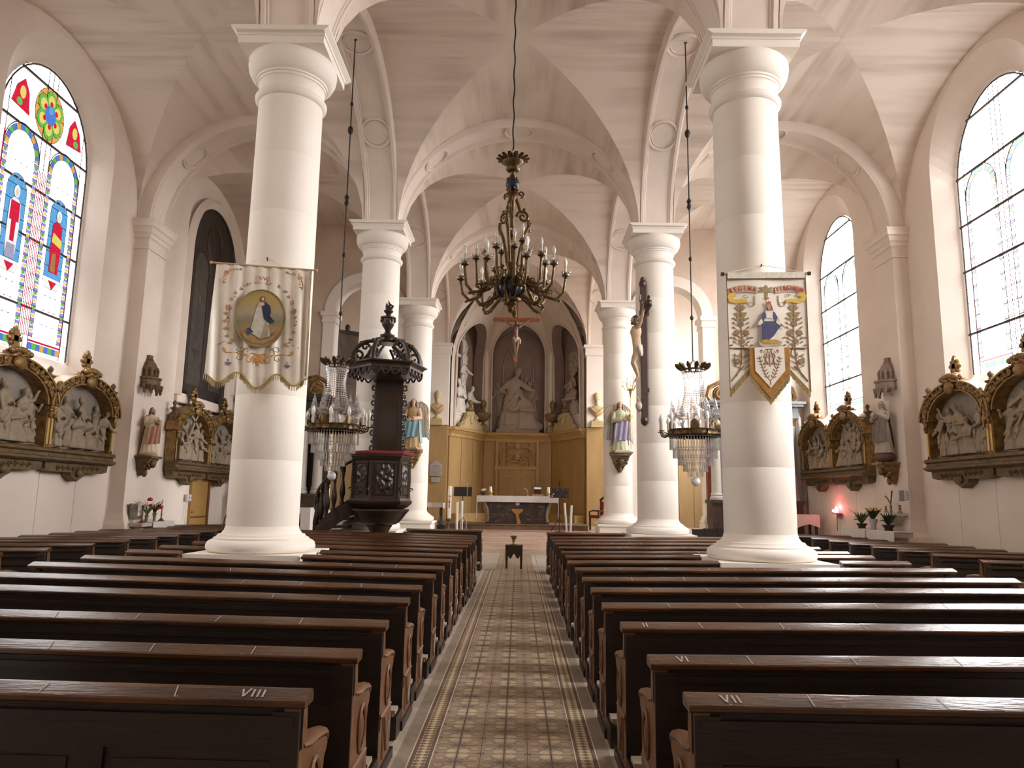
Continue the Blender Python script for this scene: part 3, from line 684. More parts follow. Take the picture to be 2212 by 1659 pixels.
def build_window(idx, side, yc, full=True, k=1):
    x = (WL if side < 0 else WR) + side * (WIN['dep'] - .03)
    G_ = GLR if side > 0 else GL
    where = 'left' if side < 0 else 'right'
    lab = {(-1, 13.6): 'round-headed stained glass window with two saints on the left wall', (1, 13.6): 'tall glaring stained glass window on the right wall, cut by the picture edge',
           (1, 20.85): 'narrow looking bright stained glass window behind the right banner'}.get((side, yc), f'plain leaded window lighting the {where} aisle')
    w = thing(f'window_{idx}', lab, 'window', (x, yc, 0), kind='structure')
    g, s0 = 1.72, WIN['sillg']; w.scale = (1, WIN['hg'] / 1.72, 1)
    # light enters through here: sampling guide for the sky
    ld = bpy.data.lights.new('window_daylight', 'AREA'); ld.shape = 'RECTANGLE'; ld.size = 2 * WIN['hg']; ld.size_y = 5.8; ld.cycles.is_portal = True
    lo = bpy.data.objects.new('window_daylight', ld); COL.objects.link(lo); lo.location = (x - side * .02, yc, 7.25)
    lo.rotation_euler = Vector((-side, 0, 0)).to_track_quat('-Z', 'Y').to_euler()
    cols = [-g, -1.42, -.18, 0, .18, 1.42, g] if full else [-g, 0, g]
    rows = lin(s0, 10.15, 19 if full else 5)
    lead = MB()
    def line(p, q, t=.010): lead.tube([(0, *p), (0, *q)], t, 4)
    for i in range(len(cols) - 1):
        for j in range(len(rows) - 1):
            u0, u1, za, zb = cols[i], cols[i + 1], rows[j], rows[j + 1]
            n = 5; us = lin(u0, u1, n)
            if all(arch_z(u) <= za + 1e-4 for u in us): continue
            top = [(u, min(zb, max(za, arch_z(u)))) for u in reversed(us)]
            M = piece_mesh([(u0, za), (u1, za)] + top, GL['pale'], 'pane'); o = link('pane', M, w); o.location = (side * .012, 0, 0)
            if full: line((u0, za), (u1, za), .007)
    for u in (cols[1:-1] if full else cols[1:-1]): line((u, s0), (u, arch_z(u)))
    if full:
        mes = {}
        def blk(uc, zc, hu, hz, c, d=0.0):
            k = (round(hu, 3), round(hz, 3), c)
            if k not in mes: mes[k] = piece_mesh([(-hu, -hz), (hu, -hz), (hu, hz), (-hu, hz)], G_[c])
            link('glass_piece', mes[k], w, loc=(d, uc, zc))
        def poly(p, c, ld_=True, d=0.0):
            link('glass_piece', piece_mesh(p, G_[c]), w, loc=(d, 0, 0))
            if ld_: lead.tube([(0, *q) for q in p], .007, 4, closed=True)
        def oval(c, a, b, n=14): return [(c[0] + a * cos(2 * PI * i / n), c[1] + b * sin(2 * PI * i / n)) for i in range(n)]
        seq = ('purple', 'yellow', 'purple', 'green')
        for li, lc in enumerate((-.80, .80)):
            for i in range(8):
                blk(lc - .525 + .15 * i, 4.47, .072, .07, ('blue', 'green', 'blue', 'orange')[i % 4])
            blk(lc, 4.575, .62, .022, 'red')
            zt = 8.05
            for e in (-1, 1):
                for j in range(46):
                    z = 4.66 + j * .075
                    if z > zt: break
                    blk(lc + e * .545, z + .0375, .05 if j % 2 else .06, .034, seq[j % 4])
                    if j % 4 == 0: line((lc + e * .47, z), (lc + e * .62, z), .006)
                for uu in (.475, .615): line((lc + e * uu, 4.62), (lc + e * uu, zt), .007)
            n = 12
            for i in range(n):
                a0, a1 = PI * i / n, PI * (i + 1) / n
                P = lambda r, a: (lc + r * cos(a), zt + r * .95 * sin(a))
                poly([P(.475, a0), P(.60, a0), P(.60, a1), P(.475, a1)], ('blue', 'green', 'blue', 'orange')[i % 4], True)
            lead.tube([(0, lc + .63 * cos(PI * i / 16), zt + .6 * sin(PI * i / 16)) for i in range(17)], .014, 4)
            if side > 0: continue
            # niche with the saint
            nz = 5.95
            poly([(lc - .34, nz), (lc + .34, nz), (lc + .34, nz + 1.35)] + [(lc + .34 * cos(PI * i / 8), nz + 1.35 + .34 * sin(PI * i / 8)) for i in range(1, 8)] + [(lc - .34, nz + 1.35)], 'sky', True, side * .004)
            rob = ('red', 'red')[li]; d = -side * .006
            poly([(lc - .17, nz + .12), (lc + .16, nz + .12), (lc + .20, nz + .62), (lc + .17, nz + 1.13), (lc + .05, nz + 1.2), (lc - .08, nz + 1.2), (lc - .19, nz + 1.1), (lc - .20, nz + .6)], 'red' if li else 'white', True, d)
            d *= 1.6
            if li:
                poly([(lc - .13, nz + .14), (lc + .05, nz + .14), (lc + .02, nz + .55), (lc - .12, nz + .5)], 'brown', True, d)
                poly([(lc - .19, nz + .75), (lc + .19, nz + .68), (lc + .2, nz + .85), (lc - .15, nz + .95)], 'yellow', True, d)
            else:
                poly([(lc - .16, nz + .75), (lc + .16, nz + .75), (lc + .15, nz + 1.13), (lc - .15, nz + 1.13)], 'red', True, d)
                poly([(lc - .07, nz + .35), (lc + .07, nz + .35), (lc + .08, nz + .85), (lc - .08, nz + .85)], 'red', True, d)
                poly([(lc - .17, nz + .02), (lc + .15, nz + .02), (lc + .14, nz + .30), (lc - .14, nz + .30)], 'lilac', True, d)
            poly(oval((lc, nz + 1.33), .095, .125), 'white', True, d * 1.2); poly(oval((lc, nz + 1.31), .055, .08), 'flesh', True, d * 1.5)
            poly([(lc - .36, nz - .03), (lc + .36, nz - .03), (lc + .26, nz - .22), (lc - .26, nz - .22)], 'white', True, d)
            poly([(lc - .16, nz - .06), (lc + .16, nz - .06), (lc, nz - .24)], 'red', True, d * 1.4)
            for z in (4.95, 5.25, 5.55, 7.55, 7.85): 
                for e in (-.2, 0, .2): poly([(lc + e - .035, z), (lc + e, z - .02), (lc + e + .035, z), (lc + e, z + .02)], 'lilac', False, d)
        for u in (-.12, -.06, .06, .12): 
            blk(u, 6.3, .012, 1.65, 'red', 0.0)
        for u in (-1.44, 1.44): blk(u, 6.4, .012, 1.9, 'red', 0.0)
        zc = 9.18
        # rosette
        if side < 0:
            poly(oval((0, zc), .56, .56, 28), 'orange', True, side * .004)
            for i in range(6):
                a = 2 * PI * i / 6 + PI / 6; c = (.33 * cos(a), zc + .33 * sin(a))
                poly(oval(c, .185, .185), 'green', True, -side * .004); poly(oval((c[0] * .93, zc + (c[1] - zc) * .93), .12, .12), 'yellow', True, -side * .010)
                poly(oval((.24 * cos(a), zc + .24 * sin(a)), .06, .06, 8), 'red', True, -side * .014)
            poly(oval((0, zc), .2, .2), 'blue', True, -side * .016); poly(oval((0, zc + .10), .08, .08, 10), 'sky', True, -side * .02)
        for e in (-1, 1):
            if side > 0: continue
            tri = [(e * .72, 8.86), (e * 1.36, 8.92), (e * 1.22, 9.30), (e * .98, 9.52), (e * .80, 9.3)]
            poly(tri, 'red', True, -side * .004); poly(oval((e * 1.02, 9.22), .10, .13, 10), 'yellow', True, -side * .01); poly(oval((e * 1.1, 9.0), .1, .08, 10), 'green', True, -side * .01)
        for z in (5.2, 6.55, 7.55, 8.62, 9.75):
            MB().box(-.035, .0, -sqrt(max(0, g * g - max(0, z - WIN['sprg']) ** 2)), sqrt(max(0, g * g - max(0, z - WIN['sprg']) ** 2)), z - .022, z + .022).build('saddle_bar', M_BAR, w, 0)
    lead.tube([(0, -g + .02, s0), (0, -g + .02, WIN['sprg'])] + [(0, -(g - .02) * cos(PI * i / 20), WIN['sprg'] + (g - .02) * sin(PI * i / 20)) for i in range(1, 20)] + [(0, g - .02, WIN['sprg']), (0, g - .02, s0)], .022, 4)
    tag(lead.build('lead_came', M_LEAD, w, 0), kind='stuff')
    return w
wi = 0
for s in (-1, 1):
    for k, yc in enumerate([WINC[0], WINC[1], WINC[2], WINC[3], 26.95]):
        if k == 0 or (s < 0 and k in (3, 4)): continue
        wi += 1; build_window(wi, s, yc, full=k in (2, 3))
# the blocked window of the left wall, painted to imitate glass
M_PDARK = mat('dark_window_painting', (.026, .016, .011), .6, var=.35, scale=2.5, stretch=(1, 2, .5))
M_PGREY = mat('painted_grey_lancet', (.055, .044, .034), .6, var=.35, scale=5); M_PORANGE = mat('painted_ochre_tracery', (.06, .030, .011), .6, var=.3, scale=5)
M_PRED = mat('painted_dull_red', (.045, .018, .013), .6, var=.3, scale=6); M_PBLUE = mat('painted_slate_blue', (.035, .036, .04), .6, var=.2, scale=5); M_PPALE = mat('painted_pale_figure', (.09, .08, .065), .6, var=.2, scale=5)
pw = thing('painted_window', 'dark painted imitation window filling the arched niche left of the near column', 'mural', (WL - .07, 21.0, 0))
pw.scale = (1, .93, 1)
pg = 1.74
b = MB(); b.prism([(-pg, 4.35), (pg, 4.35)] + [(pg * cos(PI * i / 24), 8.42 + pg * sin(PI * i / 24)) for i in range(25)], -.04, 0, 'yz'); b.build('painted_board', M_PDARK, pw, 0)
b = MB(); o_ = [(pg + .02, 4.0), (pg + .3, 4.0)] ; 
b.tube([(.06, -(pg + .14), 4.3), (.06, -(pg + .14), 8.42)] + [(.06, -(pg + .14) * cos(PI * i / 20), 8.42 + (pg + .14) * sin(PI * i / 20)) for i in range(1, 20)] + [(.06, pg + .14, 8.42), (.06, pg + .14, 4.3)], .15, 4); b.box(-.05, .12, -pg - .2, pg + .2, 4.1, 4.36); b.build('pale_surround', M_PLASTER, pw, 30)
def flat(poly, m, nm, d): MB().prism(poly, 0, d, 'yz').build(nm, m, pw, 0)
for e in (-1, 1):
    lc = e * .78
    flat([(lc - .45, 4.7), (lc + .45, 4.7), (lc + .45, 8.1)] + [(lc + .45 * cos(PI * i / 10), 8.1 + .5 * sin(PI * i / 10)) for i in range(1, 10)] + [(lc - .45, 8.1)], M_PGREY, 'painted_lancet', .008)
    MB().tube([(.01, lc + .58 * cos(PI * i / 12), 8.1 + .62 * sin(PI * i / 12)) for i in range(13)], .045, 4).build('painted_tracery', M_PORANGE, pw)
    for ee in (-1, 1): flat([(lc + ee * .55 - .04, 4.7), (lc + ee * .55 + .04, 4.7), (lc + ee * .55 + .04, 8.1), (lc + ee * .55 - .04, 8.1)], M_PRED, 'painted_border', .009)
    flat([(lc - .13, 6.0), (lc + .13, 6.0), (lc + .15, 6.9), (lc + .06, 7.1), (lc - .06, 7.1), (lc - .15, 6.9)], M_PBLUE, 'painted_figure', .012)
    flat([(lc + .07 * cos(2 * PI * i / 10), 7.22 + .1 * sin(2 * PI * i / 10)) for i in range(10)], M_PPALE, 'painted_head', .013)
    flat([(lc - .3, 5.75), (lc + .3, 5.75), (lc, 5.45)], M_PRED, 'painted_corbel', .012)
MB().tube([(.01, .52 * cos(2 * PI * i / 20), 9.1 + .55 * sin(2 * PI * i / 20)) for i in range(20)], .05, 4, closed=True).build('painted_rosette', M_PORANGE, pw)
# ================================================================ pews
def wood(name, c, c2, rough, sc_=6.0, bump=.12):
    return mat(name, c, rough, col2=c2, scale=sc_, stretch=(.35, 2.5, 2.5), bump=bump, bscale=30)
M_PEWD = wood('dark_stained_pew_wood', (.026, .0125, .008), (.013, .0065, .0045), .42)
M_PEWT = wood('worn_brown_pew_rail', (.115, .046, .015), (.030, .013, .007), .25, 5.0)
M_PEWE = wood('lit_pew_end_wood', (.185, .080, .030), (.10, .042, .017), .42, 5.0)  # light on the end faces put into this lighter wood colour
M_SEAT = wood('pale_lit_seat', (.27, .18, .115), (.19, .12, .07), .45, 5.0)  # paleness of the lit planks put into the seat colour
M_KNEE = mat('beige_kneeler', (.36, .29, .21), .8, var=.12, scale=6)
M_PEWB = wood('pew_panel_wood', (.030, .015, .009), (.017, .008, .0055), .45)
END_OUT = [(-.10, .02), (-.10, .10), (-.085, .16), (-.085, .46), (-.10, .60), (-.10, .86), (.0, .86), (.012, .76), (.03, .70), (.06, .675), (.12, .672), (.29, .655), (.335, .635), (.345, .60), (.325, .575), (.30, .56), (.285, .50), (.285, .40), (.31, .34), (.32, .22), (.30, .10), (.33, .06), (.33, .02)]
def pew_end_me():
    b = MB(); b.prism(END_OUT, -.03, .03, 'yz')
    return b.mesh('end_panel', M_PEWE, 30)
def armrest_me():
    b = MB(); b.tube([(0, -.02, .70), (0, .06, .684), (0, .18, .678), (0, .31, .655), (0, .345, .625), (0, .335, .59)], [.035, .04, .042, .042, .035, .02], 8, flat=(.55, 1.05)); return b.mesh('armrest', M_PEWE)
def oval_me():
    b = MB()
    for s in (-1, 1):
        b.add([], []); x = s * .032
        b.ring((x, .13, .50), .095, .014, 22, 6, plane='yz', sx=.75, sy=1.15); b.ball((x, .13, .50), (.012, .045, .075), 12, 8)
        b.tube([(x, .02, .34), (x, .02, .10)], .007, 4); b.tube([(x, .25, .30), (x, .13, .12), (x, .05, .33)], .009, 4); b.tube([(x, -.07, .36), (x, .27, .36)], .010, 4)
    return b.mesh('carved_oval', M_PEWE)
def foot_me(): return MB().box(-.045, .045, -.14, .36, 0, .07).mesh('foot', M_PEWD, 0)
def upright_me(): return MB().box(-.05, .05, -.105, -.085, .05, .845).mesh('rear_stile', M_PEWD, 0)
PE, PA, PO, PF, PU = pew_end_me(), armrest_me(), oval_me(), foot_me(), upright_me()
def make_pew(L_, h_left=1.0, h_right=1.0):
    """pew of length L along x, origin at the left end, rail's far edge at y=0; heights scaled from end to end (worn, settled floor)"""
    k = lambda b: [setattr(b, 'v', [(x, y, z * (h_left + (h_right - h_left) * x / L_)) for x, y, z in b.v]), b][1]
    parts = []
    rail = MB(); pr = [(-.106, .858), (-.112, .864), (-.112, .879), (-.106, .885), (-.028, .908), (-.012, .910), (.0, .903), (.004, .885), (.0, .862)]
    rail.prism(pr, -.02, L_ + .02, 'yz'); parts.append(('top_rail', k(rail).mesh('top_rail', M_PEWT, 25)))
    fr = MB(); fr.box(0, L_, -.085, -.05, .70, .865); fr.box(0, L_, -.085, -.05, .28, .38)
    n = max(2, round(L_ / .85)); xs = lin(0, L_, n)
    for x in xs[1:-1]: fr.box(x - .05, x + .05, -.085, -.05, .38, .70)
    fr.box(.02, L_ - .02, -.11, -.085, .80, .83)
    parts.append(('back_frame', k(fr).mesh('back_frame', M_PEWD, 0)))
    pm = []
    for a, c in zip(xs[:-1], xs[1:]):
        b = MB(); b.box(a + .05, c - .05, -.07, -.055, .38, .70); b.box(a + .09, c - .09, -.078, -.07, .42, .66); parts.append(('back_panel', k(b).mesh('back_panel', M_PEWB, 0)))
    b = MB(); b.box(.03, L_ - .03, -.05, .30, .415, .445); parts.append(('seat', k(b).mesh('seat', M_SEAT, 0)))
    b = MB(); b.box(.03, L_ - .03, .26, .285, .33, .415); b.box(.03, L_ - .03, -.03, -.01, .06, .28); parts.append(('seat_apron', k(b).mesh('seat_apron', M_PEWD, 0)))
    b = MB(); b.box(.03, L_ - .03, -.33, -.22, .14, .17); b.box(.01, L_ - .01, -.34, -.21, .17, .195); parts.append(('kneeler', k(b).mesh('kneeler', M_KNEE, 0)))
    b = MB()
    for x in [.03] + xs[1:-1] + [L_ - .03]: b.box(x - .03, x + .03, -.34, -.10, 0, .15)
    parts.append(('kneeler_bracket', k(b).mesh('kneeler_bracket', M_PEWD, 0)))
    return parts
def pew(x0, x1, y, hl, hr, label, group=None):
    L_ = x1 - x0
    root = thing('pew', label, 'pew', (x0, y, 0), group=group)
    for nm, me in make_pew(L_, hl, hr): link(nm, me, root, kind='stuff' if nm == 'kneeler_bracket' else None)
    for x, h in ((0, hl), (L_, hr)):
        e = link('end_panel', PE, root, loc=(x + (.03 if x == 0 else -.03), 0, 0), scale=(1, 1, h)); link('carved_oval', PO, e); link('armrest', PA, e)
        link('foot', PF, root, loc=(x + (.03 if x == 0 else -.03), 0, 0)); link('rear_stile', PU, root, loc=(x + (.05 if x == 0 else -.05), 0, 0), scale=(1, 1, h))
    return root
M_SCR = mat('pale_scratch', (.42, .36, .30), .6)
def rail_marks(root, L_, hl, hr, text='', tx=.12, marks=(), ts=1):
    b = MB(); P = lambda x, q: (x, -.104 + .076 * q, (.8868 + .0222 * q) * (hl + (hr - hl) * x / L_) + .0015)
    def stroke(x0, q0, x1, q1, w=.004):
        a, c = P(x0, q0), P(x1, q1); b.add([(a[0] - w, a[1], a[2]), (a[0] + w, a[1], a[2]), (c[0] + w, c[1], c[2]), (c[0] - w, c[1], c[2])], [(0, 1, 2, 3)])
    x = tx
    for ch_ in text:
        if ch_ == 'V': stroke(x, .85, x + .016, .2); stroke(x + .03, .9, x + .016, .2); x += .045
        else: stroke(x, .85, x + .004, .2); x += .020
    if text: b.build('carved_numeral', M_SCR, root, 0)
    b = MB(); rn_ = random.Random(int(L_ * 100) + int(root.location.y * 7))
    for xm in marks: stroke(xm, .98, xm + rn_.uniform(-.01, .03), .02, .0025)
    for i in range(14): xm = rn_.uniform(.1, L_ - .1); q = rn_.choice((.03, .05, .9, .5)); stroke(xm, q, xm + rn_.uniform(.005, .03), q + .04, .003)
    tag(b.build('scratch_marks', M_SCR, root, 0), kind='stuff')
ordn = 'nearest|second|third|fourth|fifth|sixth|seventh|eighth|ninth|tenth|eleventh|twelfth|thirteenth|fourteenth|fifteenth|sixteenth|seventeenth'.split('|')
LY = [2.98, 3.74, 4.60, 5.62, 6.40, 7.33, 8.19, 9.14, 9.97, 10.92, 11.81, 12.60, 13.35, 14.20, 15.05, 17.52]
RY_ = [3.03, 3.73, 4.69, 5.53, 6.45, 7.30, 8.32, 9.25, 10.16, 10.91, 11.94, 12.98, 13.97, 15.0, 16.88]
LIN = [-.81, -.78, -.80, -.82, -.83, -.82, -.82, -.82, -.82, -.83, -.81, -.80, -.80, -.81, -.86, -.86]
RIN = [.68, .66, .66, .64, .65, .65, .66, .64, .67, .66, .68, .67, .67, .67, .67]
def rise(y): return .010 if y < 5 else .0145
for i, (y, xi) in enumerate(zip(LY, LIN)):
    g = rise(y) / .91
    far_ = 'first from the altar' if i == len(LY) - 1 else f'{ordn[i]} counted from the photographer'
    if abs(y - 9.55) < .8:
        pew(-2.62, xi, y, 1 + g * 1.8, 1, f'short brown pew between the near left column and the aisle, {("front" if y > 9.5 else "rear")} of two')
        pew(-4.78, -4.16, y, 1 + g * 3.9, 1 + g * 3.3, f'stub of pew left of the near left column, {("front" if y > 9.5 else "rear")} of two')
    elif i == len(LY) - 1: pew(-2.62, xi, y, 1 + g, 1, 'short foremost brown pew left of the aisle beside the pulpit foot')
    else:
        q = pew(-4.76, xi, y, 1 + g * 3.95, 1, f'long dark brown pew left of the aisle, {far_}')
        if i < 8: rail_marks(q, xi + 4.76, 1 + g * 3.95, 1, 'VIII' if i == 0 else '', xi + 4.76 - .24, [xi + 4.76 - .5 - .5 * j_ for j_ in range(2 + i % 3)])
for i, (y, xi) in enumerate(zip(RY_, RIN)):
    g = (rise(y) if i else 0) / .91
    if abs(y - 9.7) < .8:
        pew(xi, 2.46, y, 1, 1 + g * 1.8, f'short brown pew between the aisle and the near right column, {("front" if y > 9.5 else "rear")} of two')
        pew(4.0, 4.80, y, 1 + g * 3.3, 1 + g * 3.9, f'stub of pew right of the near right column, {("front" if y > 9.5 else "rear")} of two')
    elif i == len(RY_) - 1: pew(xi, 2.42, y, 1, 1 + g, 'short foremost brown pew right of the aisle')
    else:
        q = pew(xi, 4.80, y, 1, 1 + g * 3.95, f'long dark brown pew right of the aisle, {ordn[i]} counted from the photographer')
        if i < 12: rail_marks(q, 4.80 - xi, 1, 1 + g * 3.95, ('VII', 'VI', 'II')[i] if i < 3 else '', .115, [.46 + .5 * j_ for j_ in range(7)])
SLY = [8.65, 9.55, 10.55, 11.48, 12.37, 13.15, 14.0, 14.8, 15.64, 16.5, 17.4, 18.3]
for i, y in enumerate(SLY):
    if abs(y - 16.9) < .75: pew(-8.25, -6.05, y, .98, 1.03, f'short dark pew in the left aisle beside the pilaster, {ordn[i]} from the photographer')
    else: pew(-8.85, -6.05, y, .97, 1.03, f'dark pew along the left aisle wall, {ordn[i]} from the photographer')
SRY = [9.40, 10.3, 11.5, 12.5, 13.4, 14.3, 15.2, 16.1, 17.0, 17.9]
for i, y in enumerate(SRY):
    if abs(y - 16.9) < .9: pew(6.36, 7.96, y, 1.02, .99, f'short dark pew in the right aisle beside the pilaster, {ordn[i]} from the photographer')
    elif abs(y - 17.3) < 1.5: pew(6.36, 7.98, y, 1.02, .99, f'shortened dark pew in the right aisle at the white-covered ledge, {ordn[i]} from the photographer')
    else: pew(6.36, 8.70, y, 1.02, .98, f'dark pew along the right aisle wall, {ordn[i]} from the photographer')
# ================================================================ figure builders (statues)
M_SKIN = mat('painted_skin', (.60, .38, .27), .5, var=.08, scale=12)
M_HAIRB = mat('painted_brown_hair', (.09, .045, .025), .5)
M_EYE = mat('painted_eye', (.03, .02, .015), .3)
def head(root, c, s, skin, hair, long=True, beard=False, turn=0.0, nod=0.0, veil=None):
    """head of scale s (1 = life size) with nose, eyes, mouth, ears; hair is a child"""
    M = T(*c) @ RZ(turn) @ RX(nod) @ S(s, s, s)
    b = MB(); b.ball((0, 0, .02), (.075, .092, .105), 14, 10); b.ball((0, -.03, -.055), (.052, .055, .055), 10, 8)
    b.tube([(0, .02, -.20), (0, .01, -.04)], [.062, .052], 10); b.tube([(0, -.085, .035), (0, -.112, -.012), (0, -.088, -.02)], [.012, .018, .012], 6)
    for e in (-1, 1): b.ball((e * .078, .005, .0), (.012, .022, .034), 6, 6); b.ball((e * .033, -.082, .038), (.022, .014, .008), 6, 5)
    b.ball((0, -.085, -.055), (.026, .014, .009), 8, 5)
    b.v = [tuple(M @ Vector(p)) for p in b.v]
    hd = b.build('head', skin, root, 60)
    ey = MB()
    for e in (-1, 1): ey.ball(M @ Vector((e * .033, -.083, .018)), .011 * s, 6, 5)
    ey.build('eyes', M_EYE, hd)
    h = MB(); h.ball((0, .022, .035), (.086, .092, .105), 14, 10)
    if long:
        for e in (-1, 1): h.tube([(e * .06, .0, .08), (e * .088, .01, .0), (e * .092, .03, -.10), (e * .08, .05, -.19)], [.03, .036, .034, .02], 8)
        h.tube([(0, .08, .05), (0, .10, -.08), (0, .09, -.2)], [.06, .075, .05], 8)
    if beard: h.ball((0, -.055, -.085), (.05, .045, .055), 8, 6)
    h.v = [tuple(M @ Vector(p)) for p in h.v]
    h.build('veil' if veil else 'hair', veil or hair, hd)
    return hd
def hand(b, p, d, s):
    """palm, four fingers and a thumb reaching along d from p"""
    d = Vector(d).normalized(); u = Vector((0, 0, 1)) if abs(d.z) < .8 else Vector((0, -1, 0)); w = d.cross(u).normalized(); u = w.cross(d)
    p = Vector(p); b.ball(p + d * .045 * s, (.042 * s, .042 * s, .045 * s), 8, 6)
    for i, L_ in enumerate((.075, .09, .085, .065)):
        q = p + d * .07 * s + u * (.033 - .022 * i) * s
        b.tube([q, q + d * L_ * .55 * s, q + d * L_ * .9 * s + w * .02 * s], [.011 * s, .010 * s, .007 * s], 5)
    q = p + d * .02 * s + u * .035 * s; b.tube([q, q + (d + u).normalized() * .045 * s, q + (d * 1.6 + u).normalized() * .075 * s], [.014 * s, .011 * s, .008 * s], 5)
def folds(n, amp, tw=2.0): return lambda a, z: 1 + amp * sin(n * a + tw * z) * max(0, 1.1 - z) + amp * .5 * sin((n + 4) * a + 1)
def robe_mb(h, flare=1.0, n=11, amp=.07, lean=0.0, step=0.0, waist=.092):
    """gown from hem to neck for a figure of height h (front = -y)"""
    b = MB(); prof = [(.0, 0), (.165 * flare, 0), (.16 * flare, .03), (.145 * flare, .14), (.128, .30), (.120, .44), (waist + .012, .54), (waist, .60), (.105, .67), (.118, .735), (.112, .78), (.075, .815), (.036, .835), (.030, .86)]
    f = folds(n, amp)
    b.lathe([(r * h, z * h) for r, z in prof], 40, None, sx=1.12, sy=.82, mod=lambda a, z: f(a, z / h))
    b.v = [(x + lean * (z / h) ** 1.5 * h + step * h * max(0, .35 - z / h), y, z) for x, y, z in b.v]
    return b
def sleeve(b, pts, h, r0=.048, r1=.055):
    n = len(pts); b.tube([(x * h, y * h, z * h) for x, y, z in pts], [h * (r0 + (r1 - r0) * i / (n - 1)) for i in range(n)], 10)
def saint(root, h, robe, mantle, skin, hair, armL, armR, sl=None, long=True, beard=False, turn=0.0, nod=0.0, veil=None, mant=(PI * .05, PI * .95, 0), diag=True, lean=0.0, base=None):
    """standing draped figure; armL / armR: elbow and wrist in units of the height"""
    b = robe_mb(h, lean=lean); b.build('robe', robe, root, 60)
    if mantle:
        m = MB(); a0, a1, _ = mant
        prof = [(.172, .10), (.165, .2), (.150, .34), (.142, .46), (.128, .58), (.125, .66), (.132, .735), (.122, .79), (.085, .825), (.05, .845)]
        m.lathe([(r * h, z * h) for r, z in prof], 26, None, a0, a1, 1.12, .85, mod=lambda a, z: 1 + .05 * sin(9 * a + z / h * 3))
        inn = MB().lathe([(r * h * .95, z * h) for r, z in prof], 26, None, a0, a1, 1.12, .85); n0 = len(m.v); m.v += inn.v; m.f += [tuple(i + n0 for i in f) for f in inn.f]
        if diag:   # fold of cloth drawn across the front
            m.grid(lambda u, v: (h * (-.15 + .31 * u) * 1.0, -h * (.118 + .018 * sin(u * 18 + v * 3) + .035 * sin(u * PI)), h * (.52 + .12 * u - v * (.36 + .05 * u) + .015 * sin(v * 6 + u * 5))), 26, 14)
        m.v = [(x + lean * (z / h) ** 1.5 * h, y, z) for x, y, z in m.v]
        m.build('mantle', mantle, root, 60)
    s = h / 1.75
    for sd, arm in ((-1, armL), (1, armR)):
        if not arm: continue
        el, wr = arm; sb = MB(); sleeve(sb, [(sd * .108 + lean, 0, .775), tuple((a + b_) / 2 for a, b_ in zip((sd * .112, 0, .775), el)), el, tuple(a + (b_ - a) * .8 for a, b_ in zip(el, wr))], h)
        sb.build('sleeve', sl or robe, root, 60)
        hb = MB(); e_, w_ = Vector(el) * h, Vector(wr) * h; hb.tube([e_ + (w_ - e_) * .6, w_], [.03 * h, .022 * h], 8); hand(hb, w_, w_ - e_, s); hb.build('hand', skin, root, 60)
    head(root, (lean * h, -.012 * h, .925 * h), s, skin, hair, long, beard, turn, nod, veil)
    return root
def draped_mesh(name, m, pose, h=1.0, voxel=.02):
    """low relief figure melted into one surface: gown, arms, head"""
    p = dict(lean=0, arms=((-.2, -.06, .62), (-.1, -.2, .66), (.2, -.06, .62), (.1, -.2, .66)), kneel=False, head=(0, -.03)); p.update(pose)
    b = MB()
    if p['kneel']:
        b.lathe([(0, 0), (.20, 0), (.19, .06), (.15, .16), (.125, .28), (.10, .38), (.115, .48), (.105, .54), (.05, .575), (.03, .6)], 26, None, sx=1.25, sy=.85, mod=lambda a, z: 1 + .10 * sin(8 * a + 4 * z))
        b.tube([(.05, .05, .08), (.22, .12, .07), (.33, .1, .05)], [.12, .10, .05], 10); zz = .6
    else:
        rb = robe_mb(1.0, n=9, amp=.12, flare=p.get('flare', 1.0)); b.v += rb.v; b.f += rb.f; zz = .86
        b.grid(lambda u, v: (-.15 + .31 * u, -.125 - .03 * sin(u * PI) - .012 * sin(v * 9), .30 + .30 * u - v * .2), 8, 6); b.tube([(-.14, -.06, .30), (0, -.15, .42), (.14, -.08, .62)], .035, 6)
    for i in (0, 1):
        sd = -1 if i == 0 else 1; el, wr = p['arms'][2 * i], p['arms'][2 * i + 1]; dz = zz - .86
        b.tube([(sd * .10, 0, .77 + dz), (el[0], el[1], el[2] + dz), (wr[0], wr[1], wr[2] + dz)], [.045, .048, .03], 8); b.ball((wr[0] * 1.08, wr[1] * 1.08, wr[2] + dz), .03, 6, 5)
    hx, hy = p['head']; b.ball((hx, hy, zz + .07), (.055, .065, .078), 10, 8); b.ball((hx, hy + .02, zz + .085), (.065, .066, .075), 10, 8); b.tube([(0, 0, zz - .06), (hx, hy, zz + .04)], .035, 8)
    b.ball((hx, hy - .062, zz + .065), (.012, .02, .016), 6, 5)
    b.v = [((x + p['lean'] * (max(z, 0) ** 1.4)) * h, y * h, z * h) for x, y, z in b.v]
    return fuse(b, voxel * h, 1, name, m)
